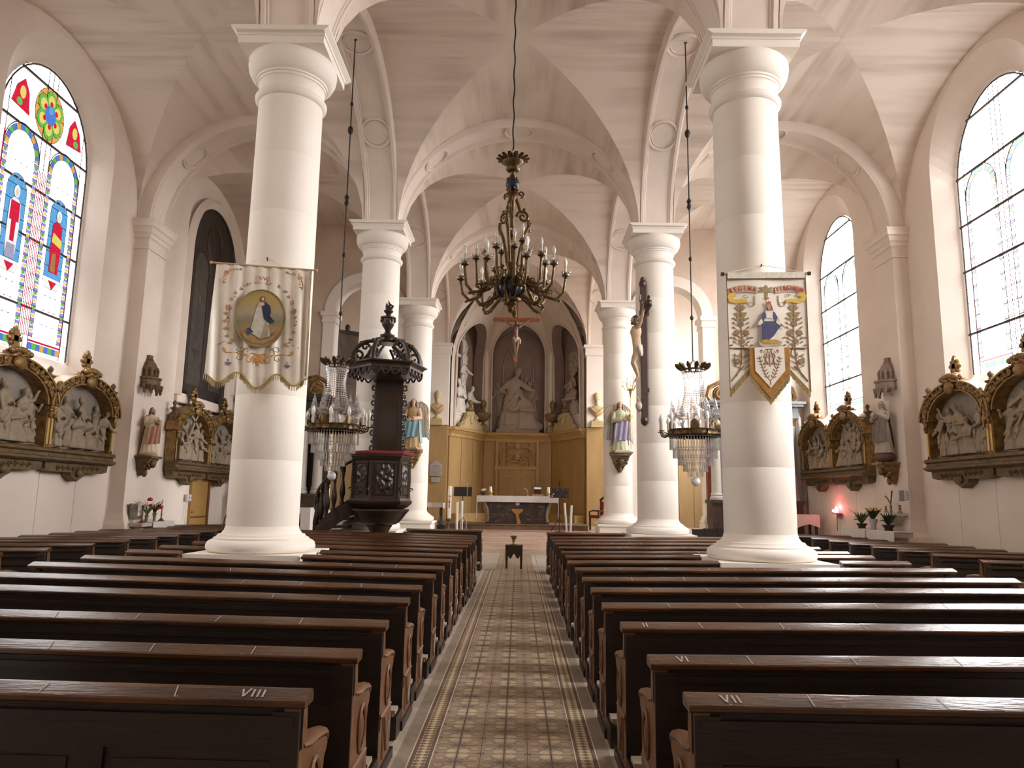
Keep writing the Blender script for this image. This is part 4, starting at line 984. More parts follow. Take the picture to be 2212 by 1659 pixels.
def corpus_mesh(m, h=1.7):
    """crucified body, front = -y, nailed feet at z=0: one continuous surface"""
    b = MB()
    b.tube([(0, -.07, .82), (0, -.09, .95), (0, -.11, 1.10), (0, -.12, 1.24), (0, -.09, 1.36), (0, -.07, 1.42)], [.125, .118, .115, .15, .13, .07], 14, flat=(.78, 1.12))
    b.ball((0, -.06, .82), (.15, .11, .10), 12, 8); b.ball((0, -.17, 1.24), (.11, .04, .07), 10, 6)
    for s in (-1, 1):
        b.tube([(s * .075, -.07, .80), (s * .085, -.16, .58), (s * .06, -.21, .44), (s * .05, -.15, .30), (s * .035, -.09, .12), (s * .025, -.08, .06)], [.092, .078, .058, .056, .038, .032], 10)
        b.tube([(s * .03, -.08, .07), (s * .02, -.14, .0), (s * .015, -.17, -.06)], [.036, .034, .02], 8)
        b.tube([(s * .12, -.09, 1.36), (s * .24, -.05, 1.47), (s * .42, -.03, 1.60), (s * .58, -.02, 1.74), (s * .66, -.02, 1.80)], [.062, .056, .044, .036, .026], 10)
        b.tube([(s * .66, -.02, 1.79), (s * .72, -.05, 1.85)], [.035, .03], 8)
        for k in range(4): b.tube([(s * (.70 + .01 * k), -.05, 1.87 - .02 * k), (s * (.745 + .005 * k), -.10, 1.88 - .022 * k)], [.012, .008], 5)
    b.tube([(0, -.08, 1.40), (.02, -.14, 1.50)], [.06, .055], 10)
    b.ball((.03, -.17, 1.57), (.075, .09, .11), 12, 9); b.tube([(.035, -.25, 1.575), (.037, -.275, 1.54)], [.012, .016], 6)
    k = h / 1.7; b.v = [(x * k, y * k, z * k) for x, y, z in b.v]
    return fuse(b, .013 * k, 2, 'body', m)
def crucifix_parts(root, h, skin, cross_m, cloth_m, hair_m, up=(.55, .62), beam=1.9, wood_t=.11, dz=0.0):
    k = h / 1.7
    link('body', corpus_mesh(skin, h), root)
    hb = MB(); hb.ball((.03, -.135, 1.60), (.088, .09, .105), 10, 8)
    for s in (-1, 1): hb.tube([(.03 + s * .075, -.17, 1.58), (.03 + s * .09, -.15, 1.48), (.03 + s * .08, -.12, 1.38)], [.03, .035, .02], 6)
    hb.ball((.035, -.225, 1.485), (.045, .04, .055), 8, 6); hb.v = [(x * k, y * k, z * k) for x, y, z in hb.v]; hb.build('hair', hair_m, root)
    cl = MB(); cl.lathe([(.150, .62), (.155, .70), (.15, .78), (.146, .86), (.138, .90)], 24, T(0, -.075, 0), sx=1.06, sy=.86, mod=lambda a, z: 1 + .05 * sin(10 * a + 30 * z)); cl.tube([(.15, -.08, .84), (.20, -.06, .72), (.19, -.02, .58)], [.04, .05, .03], 8)
    cl.v = [(x * k, y * k, z * k) for x, y, z in cl.v]; cl.build('loincloth', cloth_m, root, 60)
    t = wood_t / 2
    MB().box(-t, t, .0, 2 * t, -up[0], 1.9 * k + up[1]).build('cross_upright', cross_m, root, 0)
    MB().box(-beam / 2, beam / 2, -.005, 2 * t - .005, 1.72 * k, 1.72 * k + 2 * t).build('cross_beam', cross_m, root, 0)
M_WHITEP = mat('white_paper', (.75, .72, .66), .7)
# ================================================================ pulpit
M_EBON = mat('black_brown_carved_wood', (.020, .011, .008), .28, col2=(.035, .018, .011), scale=7, bump=.15, bscale=35)
M_VELV = mat('dark_red_velvet', (.16, .012, .016), .9, var=.2, scale=20)
PUX, PUY = -2.96, 15.72
pul = thing('pulpit', 'dark carved wooden pulpit with hexagonal canopy and curved stair against a column', 'pulpit', (PUX, PUY, 0))
def hexa(r, a0=R(0)): return [(r * cos(a0 + 2 * PI * i / 6), r * sin(a0 + 2 * PI * i / 6)) for i in range(6)]
def hex_stack(prof, name, m=M_EBON, par=pul, a0=R(0), smooth=0):
    b = MB(); vs = []
    for r, z in prof: vs += [(x, y, z) for x, y in hexa(r, a0)]
    fs = [(j * 6 + i, j * 6 + (i + 1) % 6, (j + 1) * 6 + (i + 1) % 6, (j + 1) * 6 + i) for j in range(len(prof) - 1) for i in range(6)]
    fs += [tuple(reversed(range(6))), tuple(range((len(prof) - 1) * 6, len(prof) * 6))]
    b.add(vs, fs); return b.build(name, m, par, smooth)
A6 = R(18)
hex_stack([(.60, 1.62), (.60, 2.42)], 'tub', a0=A6)
hex_stack([(.50, 1.40), (.58, 1.43), (.66, 1.50), (.69, 1.55), (.66, 1.58), (.64, 1.62), (.60, 1.63)], 'tub_cornice', a0=A6)
hex_stack([(.60, 2.40), (.63, 2.44), (.66, 2.50), (.66, 2.53)], 'tub_rim', a0=A6)
hex_stack([(.60, 2.53), (.70, 2.535), (.715, 2.57), (.70, 2.605), (.60, 2.61)], 'velvet_cushion', M_VELV, a0=A6)
def carved(w, h, seed, d=.03, n=20):
    def f(u, v):
        x, z = (u - .5) * w, (v - .5) * h; e = (2 * x / w) ** 2 + (2 * z / h) ** 2
        q = mnoise.noise(Vector((x * 14 + seed, z * 14, seed))) + .5 * mnoise.noise(Vector((x * 30, z * 30 + seed, 1)))
        return (x, -d * max(0, (q + .35)) * (1.2 if e < .9 else .35), z)
    b = MB().grid(f, n, n); return b
for i in range(6):
    a = A6 + 2 * PI * (i + .5) / 6
    if sin(a) > .6: continue
    ap = .60 * cos(PI / 6); M = T(ap * cos(a), ap * sin(a), 2.02) @ RZ(a + PI / 2)
    pb = MB(); c = carved(.36, .60, i * 3.1); pb.add([(x, y - .012, z) for x, y, z in c.v], c.f, M); pn = pb.build('carved_panel', M_EBON, pul, 60)
    fr = MB(); fr.tube([(-.21, -.012, -.33), (.21, -.012, -.33), (.21, -.012, .33), (-.21, -.012, .33)], .018, 6, M, closed=True); fr.build('panel_moulding', M_EBON, pn)
for i in range(6):
    a = A6 + 2 * PI * i / 6
    b = MB(); b.tube([(.60 * cos(a), .60 * sin(a), z) for z in (1.62, 1.75, 2.0, 2.25, 2.4)], [.045, .03, .042, .03, .045], 8)
    b.scroll((0, 0), .05, 1.0, .016, plane='yz', M=T(.64 * cos(a), .64 * sin(a), 1.8) @ RZ(a - PI / 2)); b.build('corner_post', M_EBON, pul)
MB().lathe([(.62, 1.40), (.62, 1.36), (.56, 1.30), (.52, 1.24), (.44, 1.14), (.36, 1.08), (.27, 1.06), (.27, 1.03), (.24, 1.0), (.17, .86), (.13, .72), (.15, .68), (.11, .62), (.10, .2), (.22, .12), (.24, 0)], 24, sy=1).build('pedestal_bowl', M_EBON, pul)
# back board
bk = MB(); bk.box(-.31, .31, .52, .60, 2.45, 4.38); back = bk.build('back_board', M_EBON, pul, 0)
bf = MB(); bf.box(-.20, .20, .50, .525, 2.6, 4.05); bf.build('back_panel', mat('dark_glossy_panel', (.03, .016, .010), .16, bump=.05), back, 0)
for s in (-1, 1):
    b = MB()
    for k in range(9): b.scroll((s * .34, 2.72 + k * .17), .07, 1.1, .022, a0=PI / 2, plane='xz', d=.54, flip=s * (1 if k % 2 else -1))
    b.tube([(s * .31, .54, 2.5), (s * .30, .54, 4.2)], .03, 6); b.build('carved_edge', M_EBON, back)
# canopy
hex_stack([(.42, 4.24), (.78, 4.30), (.79, 4.36), (.82, 4.365), (.82, 4.42), (.86, 4.46), (.92, 4.485), (.92, 4.51), (.80, 4.53), (.60, 4.55), (.0001, 4.56)], 'canopy', a0=A6)
for i in range(6):
    a0_, a1_ = A6 + 2 * PI * i / 6, A6 + 2 * PI * (i + 1) / 6
    p0, p1 = Vector((.81 * cos(a0_), .81 * sin(a0_), 4.37)), Vector((.81 * cos(a1_), .81 * sin(a1_), 4.37)); b = MB(); nl = 4
    for k in range(nl):
        q0, q1 = p0.lerp(p1, k / nl), p0.lerp(p1, (k + 1) / nl)
        b.tube([q0.lerp(q1, t) - Vector((0, 0, .15 * sin(PI * t))) for t in lin(0, 1, 8)], .02, 6); b.tube([q1, q1 - Vector((0, 0, .09))], [.02, .012], 6)
    b.build('festoon', M_EBON, pul)
    c = MB(); ra = A6 + 2 * PI * i / 6
    c.tube([(.76 - .05 * t + (-.45) * t * t, 0, 4.53 + .52 * sin(t * PI / 2)) for t in lin(0, 1, 10)], [.05, .06, .05, .055, .045, .05, .045, .05, .045, .04, .05], 7)
    c.scroll((.60, 4.70), .15, 1.3, .035, a0=-PI / 2, flip=1); c.scroll((.47, 4.90), .09, 1.2, .03, a0=PI, flip=-1); c.ball((.56, 0, 4.98), .05, 8, 6); c.ball((.30, 0, 5.06), .055, 8, 6); c.tube([(.66, 0, 4.56), (.5, 0, 4.62), (.36, 0, 4.80), (.2, 0, 4.9)], .03, 6)
    c.v = [tuple(RZ(ra) @ Vector(p)) for p in c.v]; c.build('crown_scroll', M_EBON, pul)
MB().lathe([(.24, 5.0), (.27, 5.04), (.27, 5.07), (.16, 5.09), (.13, 5.12), (.16, 5.16), (.165, 5.2), (.10, 5.22), (.055, 5.28), (.075, 5.33), (.13, 5.42), (.145, 5.5), (.14, 5.56), (.17, 5.58), (.17, 5.61), (.07, 5.63), (.05, 5.68), (.10, 5.73), (.105, 5.76), (.05, 5.79), (.045, 5.82), (.0001, 5.83)], 20).build('finial_urn', M_EBON, pul)
fl = MB()
for i, (dx, hh) in enumerate(((0, .20), (.045, .13), (-.04, .15))): fl.tube([(dx, 0, 5.80), (dx * 1.6 + .02, 0, 5.80 + hh * .5), (dx * .8 - .015, 0, 5.80 + hh)], [.035, .03, .004], 7)
fl.build('flame', M_EBON, pul)
ul = MB()
for i in range(8): a = 2 * PI * i / 8; ul.ball((.145 * cos(a), .145 * sin(a), 5.53), (.035, .035, .05), 7, 5)
ul.build('urn_garland', M_EBON, pul)
# curved stair sweeping down to the left
sp = [(-.50, .10), (-.86, -.02), (-1.16, .02), (-1.40, .22), (-1.52, .55), (-1.56, .92), (-1.56, 1.30)]
def spath(t):
    q = t * (len(sp) - 1); i = min(int(q), len(sp) - 2); f = q - i
    P = [Vector((*sp[max(0, min(len(sp) - 1, j))], 0)) for j in (i - 1, i, i + 1, i + 2)]
    return .5 * ((2 * P[1]) + (P[2] - P[0]) * f + (2 * P[0] - 5 * P[1] + 4 * P[2] - P[3]) * f * f + (3 * P[1] - P[0] - 3 * P[2] + P[3]) * f ** 3)
def sz(t): return 1.60 * (1 - t) ** .92
NS = 26; rl = []; 
for i in range(NS + 1):
    t = i / NS; p = spath(t); rl.append((p.x, p.y, sz(t) + .93))
MB().tube(rl, .045, 8, flat=(.8, 1.3)).build('handrail', M_EBON, pul)
st = MB(); vs = []
for i in range(NS + 1):
    t = i / NS; p = spath(t); d = (spath(min(1, t + .02)) - spath(max(0, t - .02))).normalized(); n_ = Vector((d.y, -d.x, 0)) * .025
    z0_, z1_ = max(0, sz(t) - .26), sz(t) + .12
    vs += [(p.x + n_.x, p.y + n_.y, z0_), (p.x + n_.x, p.y + n_.y, z1_), (p.x - n_.x, p.y - n_.y, z1_), (p.x - n_.x, p.y - n_.y, z0_)]
st.add(vs, [(i * 4 + j, i * 4 + (j + 1) % 4, (i + 1) * 4 + (j + 1) % 4, (i + 1) * 4 + j) for i in range(NS) for j in range(4)]); st.build('stair_stringer', M_EBON, pul, 30)
bal = MB().lathe([(.05, 0), (.05, .05), (.03, .07), (.035, .12), (.058, .22), (.06, .30), (.045, .40), (.028, .52), (.026, .58), (.04, .62), (.03, .66), (.05, .70), (.05, .80)], 12).mesh('baluster', M_EBON)
for i in range(11):
    t = .06 + i * .088; p = spath(t); link('baluster', bal, pul, loc=(p.x, p.y, sz(t) + .10))
for i in range(9):
    t = (i + .5) / 9; p = spath(t); d = (spath(t + .03) - spath(t - .03)).normalized(); nn = Vector((-d.y, d.x, 0)) * -1
    q = p + nn * .42; a = math.atan2(d.y, d.x)
    MB().cbox((0, 0, 0), (.34, .84, .05), T(q.x, q.y, sz(t) - .02) @ RZ(a)).build('stair_tread', M_EBON, pul, 0)
MB().tube([(sp[-1][0], sp[-1][1], 0), (sp[-1][0], sp[-1][1], 1.02)], [.07, .06], 8).build('newel_post', M_EBON, pul)
# ================================================================ chandeliers
M_BRASS = mat('dull_gilt_bronze', (.20, .13, .055), .34, .8, col2=(.085, .052, .024), scale=14, bump=.15, bscale=40)
M_BRASSD = mat('dark_bronze', (.10, .066, .035), .4, .8, var=.3, scale=12)
M_BULB = mat('clear_white_bulb', (.88, .86, .82), .12, coat=.6)
M_CANDLE = mat('ivory_candle_sleeve', (.62, .56, .44), .5)
M_BLUE = mat('dark_blue_enamel', (.018, .028, .06), .3, var=.3, scale=20)
M_IRON = mat('dark_iron', (.045, .038, .035), .5, .6)
def crystal_mat():
    m = bpy.data.materials.new('cut_crystal'); m.use_nodes = True; t = m.node_tree; t.nodes.clear(); L = t.links
    o = N(t, 'ShaderNodeOutputMaterial'); tr = N(t, 'ShaderNodeBsdfTransparent'); tr.inputs[0].default_value = (.86, .86, .86, 1)
    g = N(t, 'ShaderNodeBsdfGlossy'); g.inputs['Roughness'].default_value = .06; g.inputs[0].default_value = (1, 1, 1, 1)
    d = N(t, 'ShaderNodeBsdfDiffuse'); d.inputs[0].default_value = (.8, .8, .8, 1)
    m1 = N(t, 'ShaderNodeMixShader'); m1.inputs[0].default_value = .30; m2 = N(t, 'ShaderNodeMixShader'); m2.inputs[0].default_value = .10
    L.new(tr.outputs[0], m1.inputs[1]); L.new(g.outputs[0], m1.inputs[2]); L.new(m1.outputs[0], m2.inputs[1]); L.new(d.outputs[0], m2.inputs[2]); L.new(m2.outputs[0], o.inputs[0])
    return m
M_CRYS = crystal_mat()
bulb_me = MB().lathe([(.018, 0), (.024, .01), (.034, .05), (.036, .075), (.030, .105), (.016, .14), (.0001, .165)], 10).mesh('bulb', M_BULB)
sleeve_me = MB().lathe([(.021, 0), (.021, .16), (.0001, .162)], 10).mesh('candle_sleeve', M_CANDLE)
def bob():
    b = MB()
    for i in range(10):
        a = 2 * PI * i / 10; b.tube([(.02 * cos(a), .02 * sin(a), 0), (.07 * cos(a), .07 * sin(a), .012), (.095 * cos(a), .095 * sin(a), .045)], [.012, .022, .010], 5)
    return b.mesh('glass_drip_pan', M_CRYS)
bob_me = bob()
cup_me = MB().lathe([(.0001, -.10), (.02, -.095), (.03, -.08), (.018, -.06), (.045, -.05), (.075, -.035), (.078, -.02), (.03, -.015), (.028, 0), (.036, .015), (.034, .03), (.0001, .032)], 12).mesh('candle_cup', M_BRASS)
ch = thing('chandelier', 'large bronze chandelier with unlit candle bulbs hanging over the aisle', 'chandelier', (-.18, 12.0, .167)); ch.scale = (.899, .899, .899)
cab = [(.0 + .012 * sin(i * 1.3), .012 * cos(i * 1.7), 8.36 + i * (11.89 - 8.36) / 28) for i in range(29)]
MB().tube(cab, .014, 6).build('cable', M_IRON, ch)
cn = MB()
for k in range(4): cn.ring((0, 0, 8.30 + k * .045), .022, .007, 10, 5, plane='xz' if k % 2 else 'yz', sy=1.4)
tag(cn.build('chain', mat('steel_chain', (.35, .34, .33), .4, .8), ch), kind='stuff')
MB().lathe([(.02, 8.30), (.05, 8.27), (.16, 8.20), (.21, 8.17), (.20, 8.14), (.12, 8.08), (.10, 8.04), (.14, 8.02), (.12, 7.98), (.05, 7.95), (.04, 7.90), (.065, 7.88), (.05, 7.85), (.03, 7.82)], 20).build('canopy_bowl', M_BRASS, ch)
for i in range(14):
    a = 2 * PI * i / 14
    b = MB(); b.add([(.16, -.03, 0), (.24, -.05, .05), (.31, -.03, .085), (.33, 0, .07), (.31, .03, .085), (.24, .05, .05), (.16, .03, 0), (.22, 0, .02)], [(0, 1, 7), (1, 2, 3, 7), (3, 4, 5, 7), (5, 6, 7), (0, 7, 6)], T(0, 0, 8.17) @ RZ(a))
    b.v += [(x, y, z - .012) for x, y, z in b.v]; b.f += [tuple(reversed([i_ + 8 for i_ in f])) for f in b.f]; b.build('canopy_leaf', M_BRASS, ch)
MB().ball((0, 0, 7.70), (.135, .135, .14), 20, 12).build('blue_ball', M_BLUE, ch)
b = MB()
for i in range(10):
    a = 2 * PI * i / 10
    for z, r in ((7.60, .10), (7.80, .10)): b.ball((r * cos(a), r * sin(a), z), .03, 6, 5)
b.build('ball_mount', M_BRASS, ch)
MB().lathe([(.05, 7.58), (.10, 7.55), (.13, 7.50), (.08, 7.44), (.06, 7.36), (.05, 7.2), (.045, 7.0), (.04, 6.7), (.06, 6.62), (.04, 6.55), (.06, 6.40), (.09, 6.30), (.06, 6.2), (.10, 6.05), (.06, 5.95), (.10, 5.85), (.16, 5.80)], 16).build('stem', M_BRASS, ch)
for i in range(3):
    a = 2 * PI * i / 3 + .25; c = MB()
    c.scroll((.17, 7.52), .07, 1.2, .022, a0=-PI / 2, flip=1); c.tube([(.05, 0, 7.48), (.12, 0, 7.30), (.16, 0, 7.16)], [.03, .03, .03], 7)
    c.scroll((.22, 7.06), .13, 1.5, .032, a0=PI, flip=-1); c.tube([(.33, 0, 7.0), (.34, 0, 6.86), (.24, 0, 6.66), (.17, 0, 6.40), (.12, 0, 6.1)], [.035, .042, .035, .03, .03], 7)
    for z, r in ((6.93, .36), (6.80, .34), (7.2, .24)): c.ball((r, 0, z), (.04, .03, .045), 7, 5)
    c.v = [tuple(RZ(a) @ Vector(p)) for p in c.v]; c.build('stem_scroll', M_BRASS, ch)
for i in range(8):
    a = 2 * PI * i / 8
    b = MB(); b.grid(lambda u, v: ((.17 + .10 * sin(v * PI)) * cos((u - .5) * .55), (.17 + .10 * sin(v * PI)) * sin((u - .5) * .55), 5.42 + .36 * v), 4, 6)
    b.v = [tuple(RZ(a) @ Vector(p)) for p in b.v]; b.build('enamel_panel', M_BLUE, ch, 60)
    b = MB(); b.tube([((.18 + .11 * sin(v * PI)) * cos(a + .39), (.18 + .11 * sin(v * PI)) * sin(a + .39), 5.40 + .40 * v) for v in lin(0, 1, 8)], .028, 6); b.ball((.30 * cos(a + .39), .30 * sin(a + .39), 5.68), .04, 7, 5); b.build('bowl_rib', M_BRASS, ch)
MB().lathe([(.17, 5.80), (.22, 5.79), (.20, 5.76), (.15, 5.76), (.15, 5.42), (.20, 5.40), (.19, 5.36), (.12, 5.33), (.13, 5.29), (.07, 5.26), (.05, 5.22), (.06, 5.18), (.03, 5.14), (.0001, 5.12)], 18).build('bowl', M_BRASS, ch)
def candle(parent, x, y, z, name='candle_arm', bobe=True, cupm=None):
    link('candle_cup', cupm or cup_me, parent, loc=(x, y, z)); link('candle_sleeve', sleeve_me, parent, loc=(x, y, z + .02)); link('bulb', bulb_me, parent, loc=(x, y, z + .17))
    if bobe: link('glass_drip_pan', bob_me, parent, loc=(x, y, z + .01))
for n_, r_, z_, off, low in ((9, 1.0, 5.93, .10, 5.42), (7, .66, 6.20, .32, 5.55), (4, .36, 6.42, .6, 5.8)):
    for i in range(n_):
        a = 2 * PI * i / n_ + off; zz = z_ + .05 * sin(i * 2.7); rr = r_ * (1 + .05 * cos(i * 1.9))
        q = MB().tube([(.18, 0, 5.62), (.30, 0, 5.74), (.45 * rr, 0, 5.72), (.62 * rr, 0, low + .06), (.82 * rr, 0, low), (.96 * rr, 0, low + .14), (rr, 0, zz - .09)], [.03, .032, .032, .036, .034, .028, .022], 7)
        q.scroll((.72 * rr, low + .13), .09, 1.1, .018, a0=-PI / 2, flip=-1); q.ball((.88 * rr, 0, low - .02), (.035, .025, .03), 6, 5); q.ball((.55 * rr, 0, low + .22), (.04, .03, .03), 6, 5)
        arm = q.build('candle_arm', M_BRASS, ch); arm.rotation_euler = (0, 0, a)
        candle(arm, rr, 0, zz)
for i in range(6):
    a = 2 * PI * i / 6 + .4; q = MB().tube([(.2, 0, 5.46), (.36, 0, 5.36), (.50, 0, 5.24), (.62, 0, 5.22), (.68, 0, 5.30), (.64, 0, 5.38)], [.03, .035, .045, .04, .03, .015], 7)
    q.ball((.56, 0, 5.21), (.06, .04, .03), 7, 5); q.v = [tuple(RZ(a) @ Vector(p)) for p in q.v]; q.build('lower_scroll', M_BRASS, ch)
MB().tube([(0, 0, 6.5), (0, 0, 6.62)], .05, 8).build('top_cup', M_BRASS, ch); t_ = thing; 
top = MB().lathe([(.02, 6.60), (.09, 6.66), (.10, 6.69), (.03, 6.70)], 14).build('candle_arm', M_BRASS, ch); candle(top, 0, 0, 6.72)

# ---- crystal chandeliers hanging in the arcades
def crystal_chandelier(x, y, label, ztop):
    r = thing('crystal_chandelier', label, 'chandelier', (x, y, 0), group=None)
    rod = MB(); rod.tube([(0, 0, 4.22), (0, 0, ztop)], .012, 6)
    for z in (9.3, 8.75, 7.3, 6.2, 5.05): rod.ball((0, 0, z), (.035, .035, .05) if z != 8.75 else (.055, .055, .09), 8, 6)
    for z in (7.3,): rod.lathe([(.02, z - .12), (.05, z - .06), (.02, z), (.05, z + .05), (.015, z + .12)], 8)
    rod.tube([(-.02, 0, ztop - .02), (.03, 0, ztop)], .02, 6); rod.build('hanging_rod', M_IRON, r)
    b = MB(); b.ring((0, 0, 4.06), .21, .018, 24, 6)
    for i in range(12):
        a = 2 * PI * i / 12; b.tube([(.21 * cos(a), .21 * sin(a), 4.07), (.27 * cos(a), .27 * sin(a), 4.13), (.33 * cos(a), .33 * sin(a), 4.16)], [.03, .045, .02], 6); 
        if i % 4 == 0: b.tube([(0, 0, 4.25), (.2 * cos(a), .2 * sin(a), 4.07)], .008, 4)
    b.build('leaf_crown', M_BRASSD, r)
    bd = MB()
    for i in range(24):
        a = 2 * PI * i / 24
        for k in range(20):
            t = k / 19; rr = .19 - .055 * sin(min(1, t * 2) * PI / 2) + .16 * t ** 2; z = 3.98 - .80 * t
            bd.ball((rr * cos(a), rr * sin(a), z), (.014, .014, .017), 4, 3)
        for z in (4.02, 3.965): bd.ball((.20 * cos(a + .1), .20 * sin(a + .1), z), (.014, .014, .026), 4, 3)
    tag(bd.build('bead_strands', M_CRYS, r, 0), kind='stuff')
    for i in range(10):
        a = 2 * PI * i / 10
        MB().lathe([(.03, 2.98), (.05, 3.06), (.03, 3.10), (.055, 3.16), (.10, 3.185), (.105, 3.20), (.07, 3.23), (.045, 3.26), (.06, 3.29), (.035, 3.31), (.045, 3.34), (.028, 3.37), (.03, 3.40), (.0001, 3.52)], 6, T(.40 * cos(a), .40 * sin(a), 0)).build('glass_obelisk', M_CRYS, r, 0)
    MB().lathe([(.46, 2.82), (.48, 2.85), (.47, 2.90), (.48, 2.93), (.46, 2.95), (.43, 2.95), (.43, 2.82), (.46, 2.82)], 36).build('gilt_hoop', M_BRASS, r)
    for i in range(6):
        a = 2 * PI * i / 6 + .3; bb = MB(); bb.lathe([(.0001, 0), (.06, .01), (.08, .07), (.07, .14), (.03, .18), (.0001, .19)], 8, T(.47 * cos(a), .47 * sin(a), 2.92) @ RZ(a), sx=.35); bb.build('palmette', M_BRASS, r)
    for i in range(12):
        a = 2 * PI * i / 12 + .13; q = MB(); q.tube([(.46, 0, 2.86), (.54, 0, 2.82), (.60, 0, 2.84), (.62, 0, 2.90)], [.014, .016, .014, .012], 6); q.lathe([(.01, -.02), (.05, -.012), (.055, 0), (.012, .004)], 10, T(.62, 0, 2.92)); q.scroll((.55, 2.86), .035, 1, .008, d=0)
        arm = q.build('candle_arm', M_BRASSD, r); arm.rotation_euler = (0, 0, a); link('candle_sleeve', sleeve_me, arm, loc=(.62, 0, 2.92)); link('bulb', bulb_me, arm, loc=(.62, 0, 3.07))
    for rr, z0_, z1_ in ((.445, 2.80, 2.585), (.39, 2.60, 2.43), (.30, 2.46, 2.30), (.215, 2.33, 2.19), (.135, 2.22, 2.10)):
        p = MB(); n = int(rr * 2 * PI / .05)
        for i in range(n):
            a = 2 * PI * i / n; M = T(rr * cos(a), rr * sin(a), 0) @ RZ(a); p.box(-.008, .008, -.014, .014, z1_, z0_ - .02, M, .7); p.ball((rr * cos(a), rr * sin(a), z0_), .013, 4, 3)
        p.ring((0, 0, z0_ + .012), rr, .006, 30, 4); tag(p.build('prism_tier', M_CRYS, r, 0), kind='stuff')
    MB().ball((0, 0, 2.01), .082, 16, 12).build('crystal_ball', mat('frosted_ball', (.80, .80, .80), .15, coat=.5), r)
    return r
c1_ = crystal_chandelier(-3.40, 13.25, 'crystal chandelier with candle bulbs hanging left, beside the dark pulpit', 10.70)
c2_ = crystal_chandelier(3.20, 13.25, 'crystal chandelier with candle bulbs hanging right, between the pale columns', 10.70)
for c_ in (c1_, c2_): c_['group'] = 'crystal chandeliers in the side arcades'
# ================================================================ processional banners
M_SILK = mat('cream_silk', (.76, .68, .57), .34, var=.05, scale=5, bump=.08, bscale=60); M_CLOTH2 = mat('ivory_banner_cloth', (.80, .73, .63), .75, var=.04, scale=6)
M_GOLDF = mat('gold_fringe', (.40, .285, .115), .6, var=.3, scale=40); M_GOLDT = mat('gold_thread', (.42, .25, .075), .45, .25, var=.25, scale=20); M_ORNG = mat('ochre_velvet_band', (.36, .165, .03), .8, var=.25, scale=12)
E_ = {k: mat('thread_' + k, c, .7, var=.12, scale=30) for k, c in dict(coral=(.55, .20, .12), orange=(.60, .31, .09), blue=(.17, .21, .30), violet=(.24, .14, .24), green=(.25, .26, .14), brown=(.26, .155, .07), olive=(.30, .22, .09), red=(.45, .07, .05), pink=(.62, .36, .29), yellow=(.66, .44, .08)).items()}
def mapped(b, fn, d):
    b.v = [(x, fn(x, z) - d + y, z) for x, y, z in b.v]; return b
class Emb:
    """collects small embroidered shapes by thread colour"""
    def __init__(s, fn): s.g = {}; s.fn = fn
    def m(s, c): return s.g.setdefault(c, MB())
    def leaf(s, c, x, z, L_, w, a):
        pts = [(0, 0), (L_ * .3, w / 2), (L_ * .7, w * .4), (L_, 0), (L_ * .7, -w * .4), (L_ * .3, -w / 2)]
        s.m(c).prism([(x + p * cos(a) - q * sin(a), z + p * sin(a) + q * cos(a)) for p, q in pts], -.004, 0)
    def dot(s, c, x, z, r, n=8): s.m(c).prism([(x + r * cos(2 * PI * i / n), z + r * sin(2 * PI * i / n)) for i in range(n)], -.005, 0)
    def flower(s, c, x, z, r, n=6, mid=None):
        for i in range(n): s.leaf(c, x, z, r, r * .6, 2 * PI * i / n)
        if mid: s.dot(mid, x, z, r * .3)
    def line(s, c, pts, t=.004): s.m(c).tube([(x, -.002, z) for x, z in pts], t, 4)
    def curl(s, c, x, z, r, a0, fl=1, t=.004, turns=.9): s.m(c).scroll((x, z), r, turns, t, a0, 'xz', -.002, fl, 4, 12, r1=.25)
    def build(s, root, d, nm='embroidery'):
        for c, b in s.g.items(): tag(mapped(b, s.fn, d).build(nm + '_' + c, E_.get(c) or M_GOLDT, root, 0), kind='stuff')
def cloth_mesh(w, bottom, fn, nu=48, nv=30, top=0.0, m=None, name='cloth', par=None):
    b = MB()
    for d, sg in ((0, 1), (.012, -1)):
        b.grid(lambda u, v: ((u - .5) * w(v), fn((u - .5) * w(v), top + (bottom((u - .5) * 2) - top) * v) + d, top + (bottom((u - .5) * 2) - top) * v), nu, nv)
    return b.build(name, m, par, 60)
def interp(tab, t):
    for (a, za), (b, zb) in zip(tab[:-1], tab[1:]):
        if t <= b + 1e-9: q = (t - a) / (b - a); q = (1 - cos(PI * max(0, min(1, q)))) / 2; return za + (zb - za) * q
    return tab[-1][1]
def fringe(root, edge, fn, L_=.075, step=.012, m=M_GOLDF, d=0.006, name='fringe'):
    b = MB()
    pts = []
    for (x0_, z0_), (x1_, z1_) in zip(edge[:-1], edge[1:]):
        n = max(1, int(math.hypot(x1_ - x0_, z1_ - z0_) / step))
        pts += [(x0_ + (x1_ - x0_) * i / n, z0_ + (z1_ - z0_) * i / n) for i in range(n)]
    for i, (x, z) in enumerate(pts):
        l = L_ * (.85 + .25 * ((i * 7) % 5) / 4); b.tube([(x, fn(x, z) - d, z + .012), (x + .004 * ((i * 3) % 3 - 1), fn(x, z) - d - .004, z - l)], [.007, .004], 4)
    b.tube([(x, fn(x, z) - d, z) for x, z in edge], .010, 5)
    return tag(b.build(name, m, root, 0), kind='stuff')
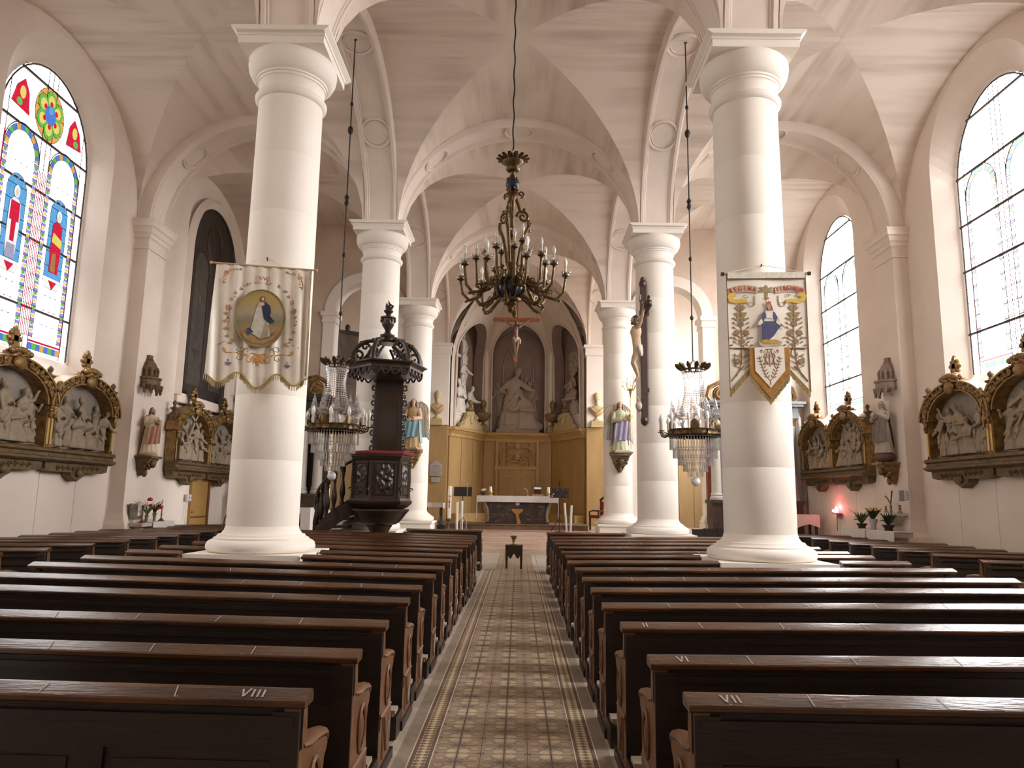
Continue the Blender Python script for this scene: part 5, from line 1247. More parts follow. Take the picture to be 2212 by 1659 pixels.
# ---- left: silk banner with the oval picture
bl = thing('banner', 'cream silk church banner with an oval painted picture of a robed lady', 'banner', (-3.37, 9.12, 4.60), R(12.5))
fnL = lambda x, z: .014 * sin(x * 24 + 1.0) * min(1, .25 + abs(z)) + .010 * sin(x * 41 + z * 2) + .02 * (z / 1.4) ** 2 - .045 * (abs(x) / .6) ** 3 * (-z / 1.4)
tabL = [(-1, -1.46), (-.74, -1.555), (-.38, -1.41), (0, -1.60), (.40, -1.41), (.74, -1.555), (1, -1.46)]
botL = lambda t: interp(tabL, t)
wL = lambda v: 1.19 + .06 * v
cloth_mesh(wL, botL, fnL, 60, 30, 0, M_SILK, 'cloth', bl)
rd = MB(); rd.tube([(-.65, 0, .01), (.65, 0, .01)], .013, 8)
for s in (-1, 1): rd.ball((s * .66, 0, .01), .02, 8, 6)
rd.build('banner_rod', mat('pale_wood_rod', (.45, .33, .20), .5), bl)
MB().tube([(-.25, -.005, .02), (.0, .20, .20), (.22, -.005, .02)], .003, 4).build('hanging_cord', mat('thin_cord', (.55, .50, .42), .8), bl)
fringe(bl, [((t) * .5 * 1.25, botL(t)) for t in lin(-1, 1, 60)], fnL)
MB().tube([(.595, fnL(.595, z) - .008, z) for z in lin(0, -1.42, 12)], .008, 5).build('gold_edge_cord', M_GOLDF, bl)
# picture: oval, sky, cloud, figure
oc = (.0, -.70); oa, ob_ = .302, .372
def oval_poly(cx_, cz_, a, b, n=36, t=0.0): return [(cx_ + a * cos(2 * PI * i / n), cz_ + b * sin(2 * PI * i / n)) for i in range(n)]
def flatp(root, poly, m, nm, d, t=.004):
    b = MB(); n = len(poly); cx_, cz_ = sum(p[0] for p in poly) / n, sum(p[1] for p in poly) / n
    vs = [(cx_, -t, cz_)] + [(x, -t, z) for x, z in poly] + [(x, 0, z) for x, z in poly]
    b.add(vs, [(0, 1 + i, 1 + (i + 1) % n) for i in range(n)] + [(1 + i, 1 + n + i, 1 + n + (i + 1) % n, 1 + (i + 1) % n) for i in range(n)])
    b.v = [(x, root['_fn'](x, z) * 0 + root['_off'](x, z) - d + y, z) for x, y, z in b.v] if False else [(x, y - d, z) for x, y, z in b.v]
    return b.build(nm, m, root, 0)
M_OVAL = bpy.data.materials.new('painted_golden_sky'); M_OVAL.use_nodes = True
t_ = M_OVAL.node_tree; p_ = t_.nodes['Principled BSDF']; p_.inputs['Roughness'].default_value = .5
tc = N(t_, 'ShaderNodeTexCoord'); sp_ = N(t_, 'ShaderNodeSeparateXYZ'); nz_ = N(t_, 'ShaderNodeTexNoise'); nz_.inputs['Scale'].default_value = 5; nz_.inputs['Detail'].default_value = 3
rp = N(t_, 'ShaderNodeValToRGB'); ad = N(t_, 'ShaderNodeMath', operation='MULTIPLY_ADD'); ad.inputs[1].default_value = .35
t_.links.new(tc.outputs['Object'], sp_.inputs[0]); t_.links.new(tc.outputs['Object'], nz_.inputs['Vector']); mr = N(t_, 'ShaderNodeMapRange'); t_.links.new(sp_.outputs['Z'], mr.inputs[0]); mr.inputs[1].default_value = -1.07; mr.inputs[2].default_value = -.33
t_.links.new(nz_.outputs['Fac'], ad.inputs[0]); t_.links.new(mr.outputs[0], ad.inputs[2]); sb_ = N(t_, 'ShaderNodeMath', operation='SUBTRACT'); t_.links.new(ad.outputs[0], sb_.inputs[0]); sb_.inputs[1].default_value = .17; t_.links.new(sb_.outputs[0], rp.inputs[0])
for i_, (pos, c) in enumerate(((0.0, (.30, .24, .12)), (.16, (.28, .14, .045)), (.30, (.34, .22, .10)), (.45, (.22, .19, .12)), (.62, (.36, .31, .20)), (.82, (.42, .29, .085)), (1.0, (.33, .25, .10)))):
    e = rp.color_ramp.elements[i_] if i_ < 2 else rp.color_ramp.elements.new(pos); e.position = pos; e.color = (*c, 1)
t_.links.new(rp.outputs[0], p_.inputs['Base Color'])
OV = .036
flatp(bl, oval_poly(*oc, oa, ob_), M_OVAL, 'oval_picture', OV - .004, .012)
MB().tube([(x, -OV - .010, z) for x, z in oval_poly(*oc, oa + .006, ob_ + .006)], .009, 6, closed=True).build('oval_border', mat('olive_gold_border', (.25, .20, .075), .5), bl)
def pic(poly, c, d, nm): flatp(bl, [(oc[0] + x, oc[1] + z) for x, z in poly], mat('oil_' + nm, c, .5, var=.18, scale=14), nm, OV + d)
pic([(-.12, -.19), (.02, -.27), (.13, -.23), (.11, -.10), (.09, .02), (.05, .16), (-.03, .20), (-.06, .12), (-.09, -.04)], (.56, .52, .43), .010, 'painted_gown')
pic([(.00, .20), (.05, .22), (.11, .17), (.125, .09), (.10, .01), (.17, -.03), (.15, -.06), (.09, -.05), (.04, .00), (.02, .10)], (.02, .03, .065), .014, 'painted_blue_mantle')
pic([(-.145, -.13), (-.11, -.14), (-.07, -.19), (-.12, -.20), (-.135, -.24), (-.155, -.2)], (.03, .07, .13), .013, 'painted_mantle_end')
pic([(.01, -.26), (.10, -.25), (.115, -.09), (.06, -.04), (.04, -.16)], (.34, .26, .17), .012, 'painted_gown_shade')
pic([(-.05, .16), (-.03, .20), (.02, .215), (.045, .19), (.02, .165)], (.55, .40, .30), .016, 'painted_hands')
pic(oval_poly(.015, .255, .030, .038, 12), (.12, .06, .03), .013, 'painted_hair'); pic(oval_poly(.014, .257, .018, .025, 12), (.58, .40, .29), .017, 'painted_face')
pic([(-.22, -.20), (-.10, -.22), (.0, -.29), (.13, -.25), (.22, -.16), (.17, -.26), (.05, -.335), (-.08, -.33), (-.18, -.27)], (.36, .22, .09), .009, 'painted_cloud')
eL = Emb(lambda x, z: fnL(x, z))
for s in (-1, 1):
    for i, t in enumerate(lin(.30, 1.55, 19)):          # garland down each side of the oval
        a = PI / 2 - s * t * 1.45; x, z = .40 * cos(a) * 1.06, -.72 + .52 * sin(a)
        c = ('orange', 'coral', 'blue', 'orange', 'coral', 'green')[i % 6]
        eL.leaf(c, x, z, .05, .016, a + s * (.9 if i % 2 else -1.6)); 
        if i % 3 == 0: eL.dot(('blue', 'violet', 'coral')[i // 3 % 3], x + .02, z + .015, .010)
        if i == 9: eL.flower('coral', x, z, .032, 7, 'orange')
    eL.flower('coral', s * .46, -.11, .032, 6, 'orange'); eL.line('orange', [(s * .46, -.11), (s * .38, -.07), (s * .30, -.06)], .004); eL.line('coral', [(s * .47, -.12), (s * .50, -.20), (s * .49, -.28)], .004)
    for k in range(3): eL.leaf(('orange', 'coral', 'green')[k], s * (.44 - .06 * k), -.08 + .01 * k, .035, .014, 1 + k); eL.leaf('orange', s * .48, -.17 - .04 * k, .035, .012, 2.5 if s > 0 else .6)
    eL.dot('blue', s * .29, -.05, .014); eL.dot('blue', s * .49, -.24, .014)
    eL.line('orange', [(0, -1.17), (s * .08, -1.15), (s * .15, -1.18), (s * .26, -1.15), (s * .40, -1.16)], .006); eL.curl('orange', s * .15, -1.13, .06, -PI / 2, s, .006); eL.curl('green', s * .24, -1.21, .05, PI / 2, s, .004); eL.curl('orange', s * .10, -1.24, .05, PI / 2, -s, .007)
    eL.curl('blue', s * .22, -1.10, .05, PI, -s, .004); eL.leaf('orange', s * .40, -1.16, .07, .03, 1.2 if s > 0 else 1.9)
    eL.leaf('violet', s * .36, -1.24, .04, .012, -PI / 2); 
    for k in (-2, -1, 0, 1, 2): eL.leaf('violet', s * .36, -1.285, .05, .014, -PI / 2 + k * .65)
    eL.line('blue', [(s * .42, -1.02), (s * .50, -1.06)], .004); eL.leaf('green', s * .30, -1.02, .05, .014, .5 if s > 0 else 2.6)
for k in range(-2, 3): eL.leaf('orange', 0, -1.17, .15 - .02 * abs(k), .045, -PI / 2 + k * .5)
eL.line('pink', [(-.06, -.20), (-.06, -.12), (-.02, -.17), (0, -.13), (.02, -.17), (.06, -.12), (.06, -.20)], .006); eL.leaf('pink', -.02, -.215, .09, .03, PI); eL.leaf('pink', .02, -.215, .09, .03, 0)
eL.build(bl, .004)
# ---- right: banner with the crowned lady
br = thing('banner', 'ivory embroidered church banner with a crowned lady in blue and a pointed fringed flap', 'banner', (3.18, 9.14, 4.60), R(-4))
fnR = lambda x, z: .006 * sin(x * 9 + z * 3)
tabR = [(-1, -1.56), (-.46, -1.25), (.46, -1.25), (1, -1.56)]
def botR(t): 
    for (a, za), (b, zb) in zip(tabR[:-1], tabR[1:]):
        if t <= b + 1e-9: return za + (zb - za) * (t - a) / (b - a)
    return tabR[-1][1]
cloth_mesh(lambda v: 1.00 - .0 * v, botR, fnR, 48, 24, -.0, M_CLOTH2, 'cloth', br)
rb_ = MB(); rb_.tube([(-.55, 0, .0), (.55, 0, .0)], .014, 8); rb_.build('banner_rod', mat('pale_wood_rod', (.45, .33, .20), .5), br)
for s in (-1, 1): MB().box(s * .55 - .02, s * .55 + .02, -.02, .02, -.02, .02).build('rod_cap', M_IRON, br, 0)
MB().box(-.49, .49, -.022, .012, -.065, .015).build('rod_sleeve', mat('ribbed_hem', (.66, .60, .50), .7, var=.15, scale=30), br, 0)
MB().tube([(-.48, 0, .02), (0, .19, .18), (.48, 0, .02)], .004, 4).build('hanging_cord', mat('thin_cord', (.55, .50, .42), .8), br)
cb = MB()
for s in (-1, 1): cb.tube([(s * .50, fnR(s * .5, z) - .005, z) for z in lin(0, -1.56, 10)], .006, 5)
cb.tube([(-.5, -.01, -.075), (.5, -.01, -.075)], .006, 5); cb.tube([(-.5, -.012, -.99), (.5, -.012, -.99)], .005, 5); cb.build('brown_edge_cord', E_['brown'], br)
fringe(br, [(-.5, -1.56), (-.23, -1.25)], fnR, .075); fringe(br, [(.23, -1.25), (.5, -1.56)], fnR, .075)
fl_ = MB(); pent = [(-.25, -.99), (.25, -.99), (.25, -1.33), (0, -1.64), (-.25, -1.33)]; fl_.prism(pent, -.030, -.015); flap = fl_.build('pointed_flap', M_ORNG, br, 0)
MB().prism([(-.185, -.985), (.185, -.985), (.185, -1.29), (0, -1.51), (-.185, -1.29)], -.036, -.028).build('flap_field', M_CLOTH2, flap, 0)
fringe(br, [(-.25, -1.33), (0, -1.64), (.25, -1.33)], fnR, .085, d=.022)
# ribbons with the words
def ribbon(s):
    b = MB(); pts = [(s * .05 + s * .38 * t, -.225 + .035 * sin(t * PI) - .018 * t + (.0 if t < 1 else 0)) for t in lin(0, 1, 12)]
    b.add([(x + s * .06, fnR(x, z) - .004, z + .045) for x, z in pts] + [(x + s * .06, fnR(x, z) - .004, z - .045) for x, z in pts], [(i, i + 1, 14 + i, 13 + i) for i in range(12)])
    b.v += [(x, y - .006, z) for x, y, z in b.v]; n = 26; b.f += [tuple(reversed([q + n for q in f])) for f in b.f]; b.build('ribbon', mat('rose_ribbon', (.55, .36, .26), .7, var=.12, scale=20), br, 0)
    k = MB(); k.prism([(s * .46, -.25), (s * .50, -.30), (s * .48, -.37), (s * .40, -.40), (s * .28, -.385), (s * .24, -.40), (s * .25, -.35), (s * .30, -.335), (s * .40, -.345), (s * .44, -.32), (s * .38, -.30), (s * .40, -.27)], -.010, 0); k.v = [(x, fnR(x, z) - .004 + y, z) for x, y, z in k.v]; k.build('ribbon_tail', E_['yellow'], br, 0)
for s, wd in ((-1, 'REGINA'), (1, 'VIRGINUM')):
    ribbon(s); n = len(wd)
    for i, chh in enumerate(wd):
        tt = (i + .7) / (n + .4); t = 1 - tt if s < 0 else tt; x, z = s * (.11 + .38 * t), -.225 + .035 * sin(t * PI) - .018 * t
        fc = bpy.data.curves.new('letter', 'FONT'); fc.body = chh; fc.size = .085; fc.extrude = .002; fc.align_x = 'CENTER'; fc.align_y = 'CENTER'
        fo = bpy.data.objects.new('letter', fc); COL.objects.link(fo); dg_ = bpy.context.evaluated_depsgraph_get(); me_ = bpy.data.meshes.new_from_object(fo.evaluated_get(dg_)); bpy.data.objects.remove(fo); bpy.data.curves.remove(fc)
        me_.materials.clear(); me_.materials.append(E_['red']); lo_ = link('letter', me_, br, loc=(x, fnR(x, z) - .014, z)); sl_ = (.035 * PI * cos(t * PI) - .018) / .38 * s
        lo_.rotation_euler = (PI / 2, -math.atan(sl_), 0); lo_.scale = (.72 if n < 7 else .62, 1, 1)
eR = Emb(fnR)
for k in range(-1, 2): eR.leaf('olive', 0, -.235, .085 if k == 0 else .10, .045, PI / 2 + k * 1.0)
eR.leaf('olive', -.10, -.24, .2, .02, 0); eR.leaf('olive', 0, -.24, .09, .035, -PI / 2); 
for k in (-1, 0, 1): eR.leaf('brown', 0, -.32, .04, .016, -PI / 2 + k * 1.1)
for s in (-1, 1):
    eR.leaf('olive', s * .03, -.245, .10, .03, 0.15 if s > 0 else PI - .15); eR.curl('brown', s * .20, -.40, .05, PI if s > 0 else 0, s, .004); eR.line('brown', [(s * .15, -.29), (s * .15, -.36), (s * .16, -.42)], .004); eR.curl('brown', s * .27, -.30, .035, 0, s, .003)
    x = s * .335; eR.line('brown', [(x, -.36), (x, -.60), (x - s * .01, -.8), (x, -1.02), (x + s * .01, -1.2), (x + s * .08, -1.36)], .0045)
    for k in (-2, -1, 1, 2): eR.leaf('olive', x, -.50, .11 - .01 * abs(k), .03, PI / 2 + k * .42)
    eR.flower('olive', x, -.56, .065, 8, 'brown'); eR.leaf('olive', x, -.55, .09, .04, .3); eR.leaf('olive', x, -.55, .09, .04, PI - .3); eR.leaf('olive', x, -.57, .09, .035, -.7); eR.leaf('olive', x, -.57, .09, .035, PI + .7)
    for fx, fz in ((0, -.665), (-.055, -.785), (.06, -.785), (.01, -.90)):
        eR.dot('brown', x + fx, fz, .036, 12); eR.dot('olive', x + fx, fz, .022, 8); eR.dot('yellow', x + fx, fz, .008, 6)
    for j, z in enumerate((-.62, -.68, -.74, -.83, -.88, -.93, -1.1, -1.16, -1.24)):
        for q in (-1, 1):
            eR.line('brown', [(x, z - .03), (x + q * .05, z), (x + q * .085, z + .015)], .003); eR.leaf('brown', x + q * .075, z + .01, .04, .02, (PI / 2 - .8 * q)); 
            if j in (3, 5): eR.leaf('brown', x + q * .11, z - .02, .045, .022, PI / 2 - 1.6 * q)
    eR.curl('brown', x - .06, -.86, .045, 0, 1, .003); eR.curl('brown', x + .06, -.86, .045, PI, -1, .003); eR.line('olive', [(x - .1, -1.0), (x + .12, -1.0)], .007); eR.curl('olive', x + s * -.06, -.96, .04, -PI / 2, s, .005); eR.curl('olive', x, -1.06, .07, PI / 2, s, .005)
    for k in (-1, 0, 1): eR.leaf('coral', x + s * -.14 + s * .0, -1.0, .06, .016, (0 if s < 0 else PI) + PI + k * .5)
    eR.dot('brown', x + s * .06, -1.16, .034, 12); eR.dot('olive', x + s * .06, -1.16, .02, 8); eR.curl('brown', x + s * .05, -1.16, .075, PI / 2, -s, .004)
    eR.line('brown', [(x - s * .02, -1.22), (x + s * .05, -1.30), (x + s * .14, -1.42)], .006)
eR.build(br, .004)
eF = Emb(lambda x, z: -.034)          # monogram and sprays on the flap
eF.line('brown', [(-.05, -1.01), (.05, -1.01)], .006)
for s in (-1, 1):
    eF.line('brown', [(s * .02, -1.01), (s * .065, -1.22)], .006); eF.line('brown', [(s * .05, -1.06), (s * .07, -1.10), (s * .045, -1.16), (s * .02, -1.2)], .006); eF.curl('brown', s * .095, -1.03, .035, PI if s > 0 else 0, s, .004); eF.dot('brown', s * .095, -1.03, .012); eF.curl('brown', s * .02, -1.10, .025, 0, s, .004)
    eF.line('brown', [(0, -1.42), (s * .06, -1.34), (s * .10, -1.22), (s * .13, -1.10)], .004)
    for j in range(7): x, z = s * (.03 + .015 * j), -1.38 + .04 * j; eF.leaf('brown', x, z, .05, .014, PI / 2 - s * 1.2); eF.leaf('brown', x, z, .045, .014, PI / 2 + s * .5)
    eF.dot('brown', s * .035, -1.20, .014)
eF.line('brown', [(0, -1.04), (0, -1.2)], .006); eF.leaf('coral', 0, -1.19, .05, .03, -PI / 2); eF.leaf('brown', 0, -1.42, .06, .014, -PI / 2); eF.build(flap, 0.0)
def rp_(poly, c, d, nm): flatp(br, poly, mat('applique_' + nm, c, .7, var=.2, scale=22), nm, .012 + d)
lx = .02
rp_([(-.10 + lx, -.92), (-.12 + lx, -.60), (-.05 + lx, -.52), (.05 + lx, -.52), (.13 + lx, -.62), (.10 + lx, -.78), (.10 + lx, -.92), (0 + lx, -.95)], (.74, .68, .58), .002, 'lady_gown')
rp_([(-.11 + lx, -.64), (.13 + lx, -.64), (.125 + lx, -.72), (.04 + lx, -.84), (-.06 + lx, -.92), (-.105 + lx, -.92), (-.10 + lx, -.75)], (.065, .07, .15), .006, 'lady_blue_skirt')
for s in (-1, 1):
    rp_([(lx + s * .02, -.50), (lx + s * .07, -.52), (lx + s * .14, -.66), (lx + s * .17, -.70), (lx + s * .13, -.71), (lx + s * .08, -.66), (lx + s * .05, -.58)], (.075, .08, .17), .008, 'lady_blue_sleeve')
    rp_([(lx + s * .14, -.67), (lx + s * .165, -.69), (lx + s * .205, -.725), (lx + s * .19, -.735), (lx + s * .15, -.70)], (.48, .24, .17), .010, 'lady_hand')
    rp_([(lx + s * .08, -.66), (lx + s * .13, -.70), (lx + s * .15, -.67), (lx + s * .10, -.60)], (.70, .64, .55), .009, 'lady_white_cuff')
rp_([(lx - .05, -.50), (lx + .05, -.50), (lx + .035, -.60), (lx - .035, -.60)], (.74, .68, .60), .009, 'lady_white_collar')
rp_([(lx - .022, -.41), (lx + .03, -.41), (lx + .055, -.50), (lx - .03, -.50)], (.30, .12, .08), .006, 'lady_hair'); rp_([(lx - .02, -.42), (lx + .015, -.42), (lx + .022, -.47), (lx, -.495), (lx - .018, -.47)], (.50, .26, .19), .011, 'lady_face')
rp_([(lx - .03, -.42), (lx - .04, -.375), (lx - .018, -.395), (lx, -.365), (lx + .018, -.395), (lx + .03, -.375), (lx + .025, -.42)], (.42, .12, .06), .011, 'lady_crown')
rp_([(lx - .15, -.90), (lx - .12, -.915), (lx + .0, -.925), (lx + .12, -.915), (lx + .15, -.90), (lx + .13, -.96), (lx + .06, -.99), (lx - .06, -.99), (lx - .13, -.96)], (.42, .36, .27), .005, 'cloud_base')
rp_([(lx - .12, -.895), (lx - .06, -.88), (lx + .06, -.88), (lx + .12, -.895), (lx + .08, -.935), (lx - .08, -.935)], (.50, .30, .045), .008, 'gold_cloud')
# hooks in the columns that the banners hang from
for root_ in (bl, br):
    MB().tube([(0, .26, .17), (0, .20, .165), (0, .17, .19)], .008, 6).build('wall_hook', M_IRON, root_)
# ================================================================ relief panels on the aisle walls
M_GILT = mat('aged_gilt_wood', (.36, .21, .065), .42, .35, col2=(.13, .07, .025), scale=9, bump=.25, bscale=35)
M_GILTD = mat('dull_brown_gilt', (.19, .12, .05), .55, .2, col2=(.09, .058, .028), scale=7, bump=.2, bscale=30)
M_GOLDB = mat('bright_gold_strip', (.62, .42, .15), .35, .5)
M_RELIEF = mat('grey_brown_relief_stone', (.30, .235, .165), .8, var=.15, scale=10); M_RBACK = mat('relief_ground', (.27, .225, .185), .85, var=.1, scale=5)
POSES = [dict(lean=.10, arms=((-.22, -.08, .66), (-.16, -.22, .78), (.22, -.06, .58), (.12, -.2, .52))), dict(lean=-.16, arms=((-.2, -.1, .58), (-.32, -.18, .48), (.18, -.1, .62), (.0, -.22, .6)), head=(-.04, -.05)),
         dict(lean=.20, arms=((-.18, -.1, .6), (0, -.22, .58), (.24, -.08, .66), (.36, -.16, .70)), head=(.05, -.04)), dict(kneel=True, lean=.12, arms=((-.16, -.1, .66), (.05, -.24, .7), (.18, -.1, .62), (.22, -.24, .68))),
         dict(lean=-.08, arms=((-.22, -.04, .80), (-.20, -.14, .98), (.2, -.06, .6), (.1, -.2, .6))), dict(kneel=True, lean=-.15, arms=((-.2, -.1, .6), (-.3, -.2, .55), (.15, -.12, .62), (0, -.24, .6)))]
FIG = [draped_mesh('figure', M_RELIEF, p, 1.0, .024) for p in POSES]
AK, HP = .62, .80
def gilded_arch(b, cx_, r, zc, w, d0, d1, n=22):
    for k in range(n):
        a0, a1 = PI * k / n, PI * (k + 1) / n; P = lambda q, a: (cx_ + q * cos(a), zc + q * AK * sin(a))
        (ax, az), (bx, bz), (cx2, cz2), (dx, dz) = P(r, a0), P(r + w, a0), P(r + w, a1), P(r, a1)
        b.add([(ax, d0, az), (bx, d0, bz), (cx2, d0, cz2), (dx, d0, dz), (ax, d1, az), (bx, d1, bz), (cx2, d1, cz2), (dx, d1, dz)], [(0, 3, 2, 1), (4, 5, 6, 7), (1, 2, 6, 5), (0, 4, 7, 3), (0, 1, 5, 4), (2, 3, 7, 6)])
def station(name_label, loc, rz, Wd, casts, seed=0):
    """pair of arched relief panels; local x along the wall, front -y, z up from the sill"""
    rt = thing('carved_relief', name_label, 'relief', loc, rz)
    rnd = random.Random(seed); D = -.24
    for k, cast in enumerate(casts):
        x0 = (k - len(casts) / 2) * Wd; xc = x0 + Wd / 2; hw = Wd / 2 - .17
        fr = MB()
        for s in (-1, 1): fr.box(xc + s * (hw + .12) - .055, xc + s * (hw + .12) + .055, D, 0, 0, HP); fr.box(xc + s * (hw + .12) - .075, xc + s * (hw + .12) + .075, D - .03, 0, HP, HP + .08)
        gilded_arch(fr, xc, hw, HP, .24, D - .02, 0); gilded_arch(fr, xc, hw + .24, HP, .05, D - .08, 0); gilded_arch(fr, xc, hw - .03, HP, .04, D - .05, 0)
        frame = fr.build('gilded_frame', M_GILT, rt, 20)
        for s in (-1, 1): MB().box(xc + s * (hw + .12) - .028, xc + s * (hw + .12) + .028, D - .014, D, .06, HP - .06).build('gold_strip', M_GOLDB, frame, 0)
        cv = MB()
        for i in range(19):
            a = PI * (i + .5) / 19; r = hw + .12
            if abs(a - PI / 2) < .2: continue
            px, pz = xc + r * cos(a), HP + r * AK * sin(a); fl = 1 if cos(a) > 0 else -1
            cv.ball((px, D - .03, pz + .04 * (1 if i % 2 else -1)), (.05, .045, .045), 7, 5); cv.scroll((px, pz + .01), .075, 1.2, .022, a0=a, d=D - .05, flip=fl, n=10); cv.ball((px + .05 * fl, D - .05, pz - .05), (.03, .04, .03), 6, 4)
        for s in (-1, 1):
            for i in range(5): cv.ball((xc + s * (hw + .11 + .02 * (i % 2)), D - .03, HP + .02 - .055 * i), (.06 - .007 * i, .045, .05), 7, 5)
            cv.scroll((xc + s * (hw + .04), HP + .40), .10, 1.3, .03, d=D - .03, flip=-s); cv.tube([(xc + s * (hw + .14), D - .02, HP + .14), (xc + s * (hw + .16), D - .04, HP + .28), (xc + s * (hw + .06), D - .04, HP + .44)], .04, 6)
        cv.build('carved_foliage', M_GILT, frame)
        kz = HP + (hw + .08) * AK
        ks = MB(); ks.ball((xc, D - .06, kz), (.17, .07, .13), 12, 8); ks.tube([(xc - .2, D - .05, kz + .1), (xc - .1, D - .09, kz + .16), (xc, D - .07, kz + .12), (xc + .1, D - .09, kz + .16), (xc + .2, D - .05, kz + .1)], .035, 6)
        for i in range(7): ks.ball((xc - .24 + .08 * i, D - .07, kz + .19 + .05 * sin(PI * i / 6)), (.06, .05, .06), 7, 5)
        ks.build('cartouche', M_GILT, frame)
        cz = HP + (hw + .27) * AK
        cr = MB(); cr.box(xc - .17, xc + .17, D + .03, -.02, cz - .02, cz + .03); cr.box(xc - .11, xc + .11, D + .05, -.04, cz + .03, cz + .09)
        cr.tube([(xc, D + .10, cz + .09), (xc, D + .10, cz + .20)], [.05, .035], 8); cr.box(xc - .055, xc + .055, D + .06, D + .15, cz + .17, cz + .50); cr.box(xc - .13, xc + .13, D + .06, D + .15, cz + .28, cz + .38)
        for dx, dz in ((-.14, .33), (.14, .33), (0, .51), (-.09, .42), (.09, .42), (-.09, .24), (.09, .24)): cr.ball((xc + dx, D + .10, cz + dz), (.05, .05, .05), 7, 5)
        for q in (-1, 1): cr.scroll((xc + q * .22, cz + .02), .10, 1.3, .03, d=D + .02, flip=q); cr.ball((xc + q * .12, D, cz + .12), (.09, .07, .07), 8, 6)
        cr.build('cross_finial', M_GILT, rt, 30)
        # sill, apron, pendant
        sl = MB(); pr = [(D - .06, 0), (D - .10, -.03), (D - .10, -.07), (D - .05, -.10), (D - .05, -.16), (D - .12, -.18), (D - .12, -.22), (D - .02, -.26), (0, -.26), (0, 0)]
        sl.prism(pr, x0 + .005, x0 + Wd - .005, 'yz'); sl.build('moulded_sill', M_GILTD, rt, 20)
        ap = MB(); ap.prism([(x0 + .04, -.26), (x0 + Wd - .04, -.26), (x0 + Wd - .06, -.40), (x0 + Wd - .25, -.44), (xc + .24, -.44), (xc + .20, -.52), (xc + .10, -.56), (xc, -.62), (xc - .10, -.56), (xc - .20, -.52), (xc - .24, -.44), (x0 + .25, -.44), (x0 + .06, -.40)], D + .03, 0)
        for i in range(9): q = -.7 + 1.4 * i / 8; ap.scroll((xc + q * (Wd / 2 - .15), -.35), .06, 1.1, .016, d=D + .02, flip=1 if q > 0 else -1, n=10)
        ap.ball((xc, D + .0, -.45), (.09, .05, .08), 8, 6); ap.build('carved_apron', M_GILTD, rt, 30)
        bg = MB(); bg.prism([(xc - hw - .04, 0), (xc + hw + .04, 0), (xc + hw + .04, HP)] + [(xc + (hw + .04) * cos(PI * i / 14), HP + (hw + .04) * AK * sin(PI * i / 14)) for i in range(1, 14)] + [(xc - hw - .04, HP)], -.02, 0); bg.build('relief_ground', M_RBACK, rt, 0)
        gd = MB(); gd.grid(lambda u, v: (xc + (u - .5) * 2 * hw, D + .05 + (.20) * v, .02 + .10 * v + .012 * sin(u * 23)), 16, 3); gd.build('relief_floor', M_RELIEF, rt)
        for (fi, fx, sc_, dep, flip) in cast:
            link('figure', FIG[fi], rt, loc=(xc + fx * hw, -.11 + dep, .05 + (.02 if dep > 0 else 0)), scale=(sc_ * flip * 1.05, sc_ * .8, sc_ * 1.08), rot=(0, 0, rnd.uniform(-.35, .35)))
        if k == 0 or len(casts) == 1 or True:
            beam = cast[0][5:] if False else None
    for k in range(len(casts) + 1):
        x = (k - len(casts) / 2) * Wd; ur = MB(); z0 = 1.20
        ur.lathe([(.07, 0), (.09, .03), (.04, .06), (.05, .10), (.105, .16), (.11, .18), (.05, .20), (.03, .24), (.055, .29), (.05, .33), (.0001, .38)], 12, T(x, -.13, z0)); ur.box(x - .06, x + .06, -.2, -.02, HP, z0); ur.build('urn_finial', M_GILTD, rt)
    for s in (-1, 1):
        e = MB(); x = s * len(casts) * Wd / 2
        e.box(min(x, x - s * .05), max(x, x - s * .05), D, 0, -.26, HP + .1); e.build('side_board', M_GILTD, rt, 0)
    return rt
A_ = [(0, -.72, .86, 0, 1), (2, -.38, .90, -.02, 1), (1, -.02, .98, -.03, 1), (3, .22, .92, -.05, 1), (4, .48, .92, .0, -1), (0, .78, .84, .02, -1), (4, .12, .95, .04, 1)]
B_ = [(1, -.70, .85, 0, 1), (4, -.40, .92, .02, 1), (3, -.18, .95, -.05, 1), (2, .12, .95, -.01, -1), (5, .36, .92, -.04, 1), (0, .58, .86, .02, 1), (1, .82, .80, 0, -1)]
C_ = [(3, -.62, .95, -.03, 1), (2, -.34, .95, 0, 1), (4, -.08, 1.05, .03, 1), (1, .14, .98, -.03, -1), (0, .42, .90, .02, 1), (5, .62, .95, -.05, -1), (4, .84, .85, .03, -1)]
def beam_cross(rt, x, z, ang, L1=.95, L2=.55):
    b = MB(); M = T(x, -.20, z) @ RY(ang); b.box(-.035, .035, -.03, .03, -L1 / 2, L1 / 2, M); b.box(-L2 / 2, L2 / 2, -.03, .03, L1 * .18, L1 * .18 + .07, M); b.build('carved_cross', M_RELIEF, rt, 0)
s1 = station('gilded double relief panel under the coloured left window, cut by the picture edge', (WL + .052, 13.70, 2.48), R(90), 2.2, [A_, B_], 1)
s2 = station('gilded double relief panel under the dark painted window, half behind the left column', (WL + .052, 20.95, 2.50), R(90), 2.12, [C_, B_], 2); beam_cross(s2, -1.15, .95, .6)
s3 = station('gilded double relief panel under the large glaring right window, cut by the picture edge', (WR - .052, 13.60, 2.62), R(-90), 2.12, [B_, A_], 3); 
s4 = station('gilded double relief panel on the right wall above the red lamp', (WR - .052, 20.58, 2.62), R(-90), 2.08, [B_, C_], 4)
beam_cross(s3, 1.0, 1.0, 1.2, 1.0, .6)

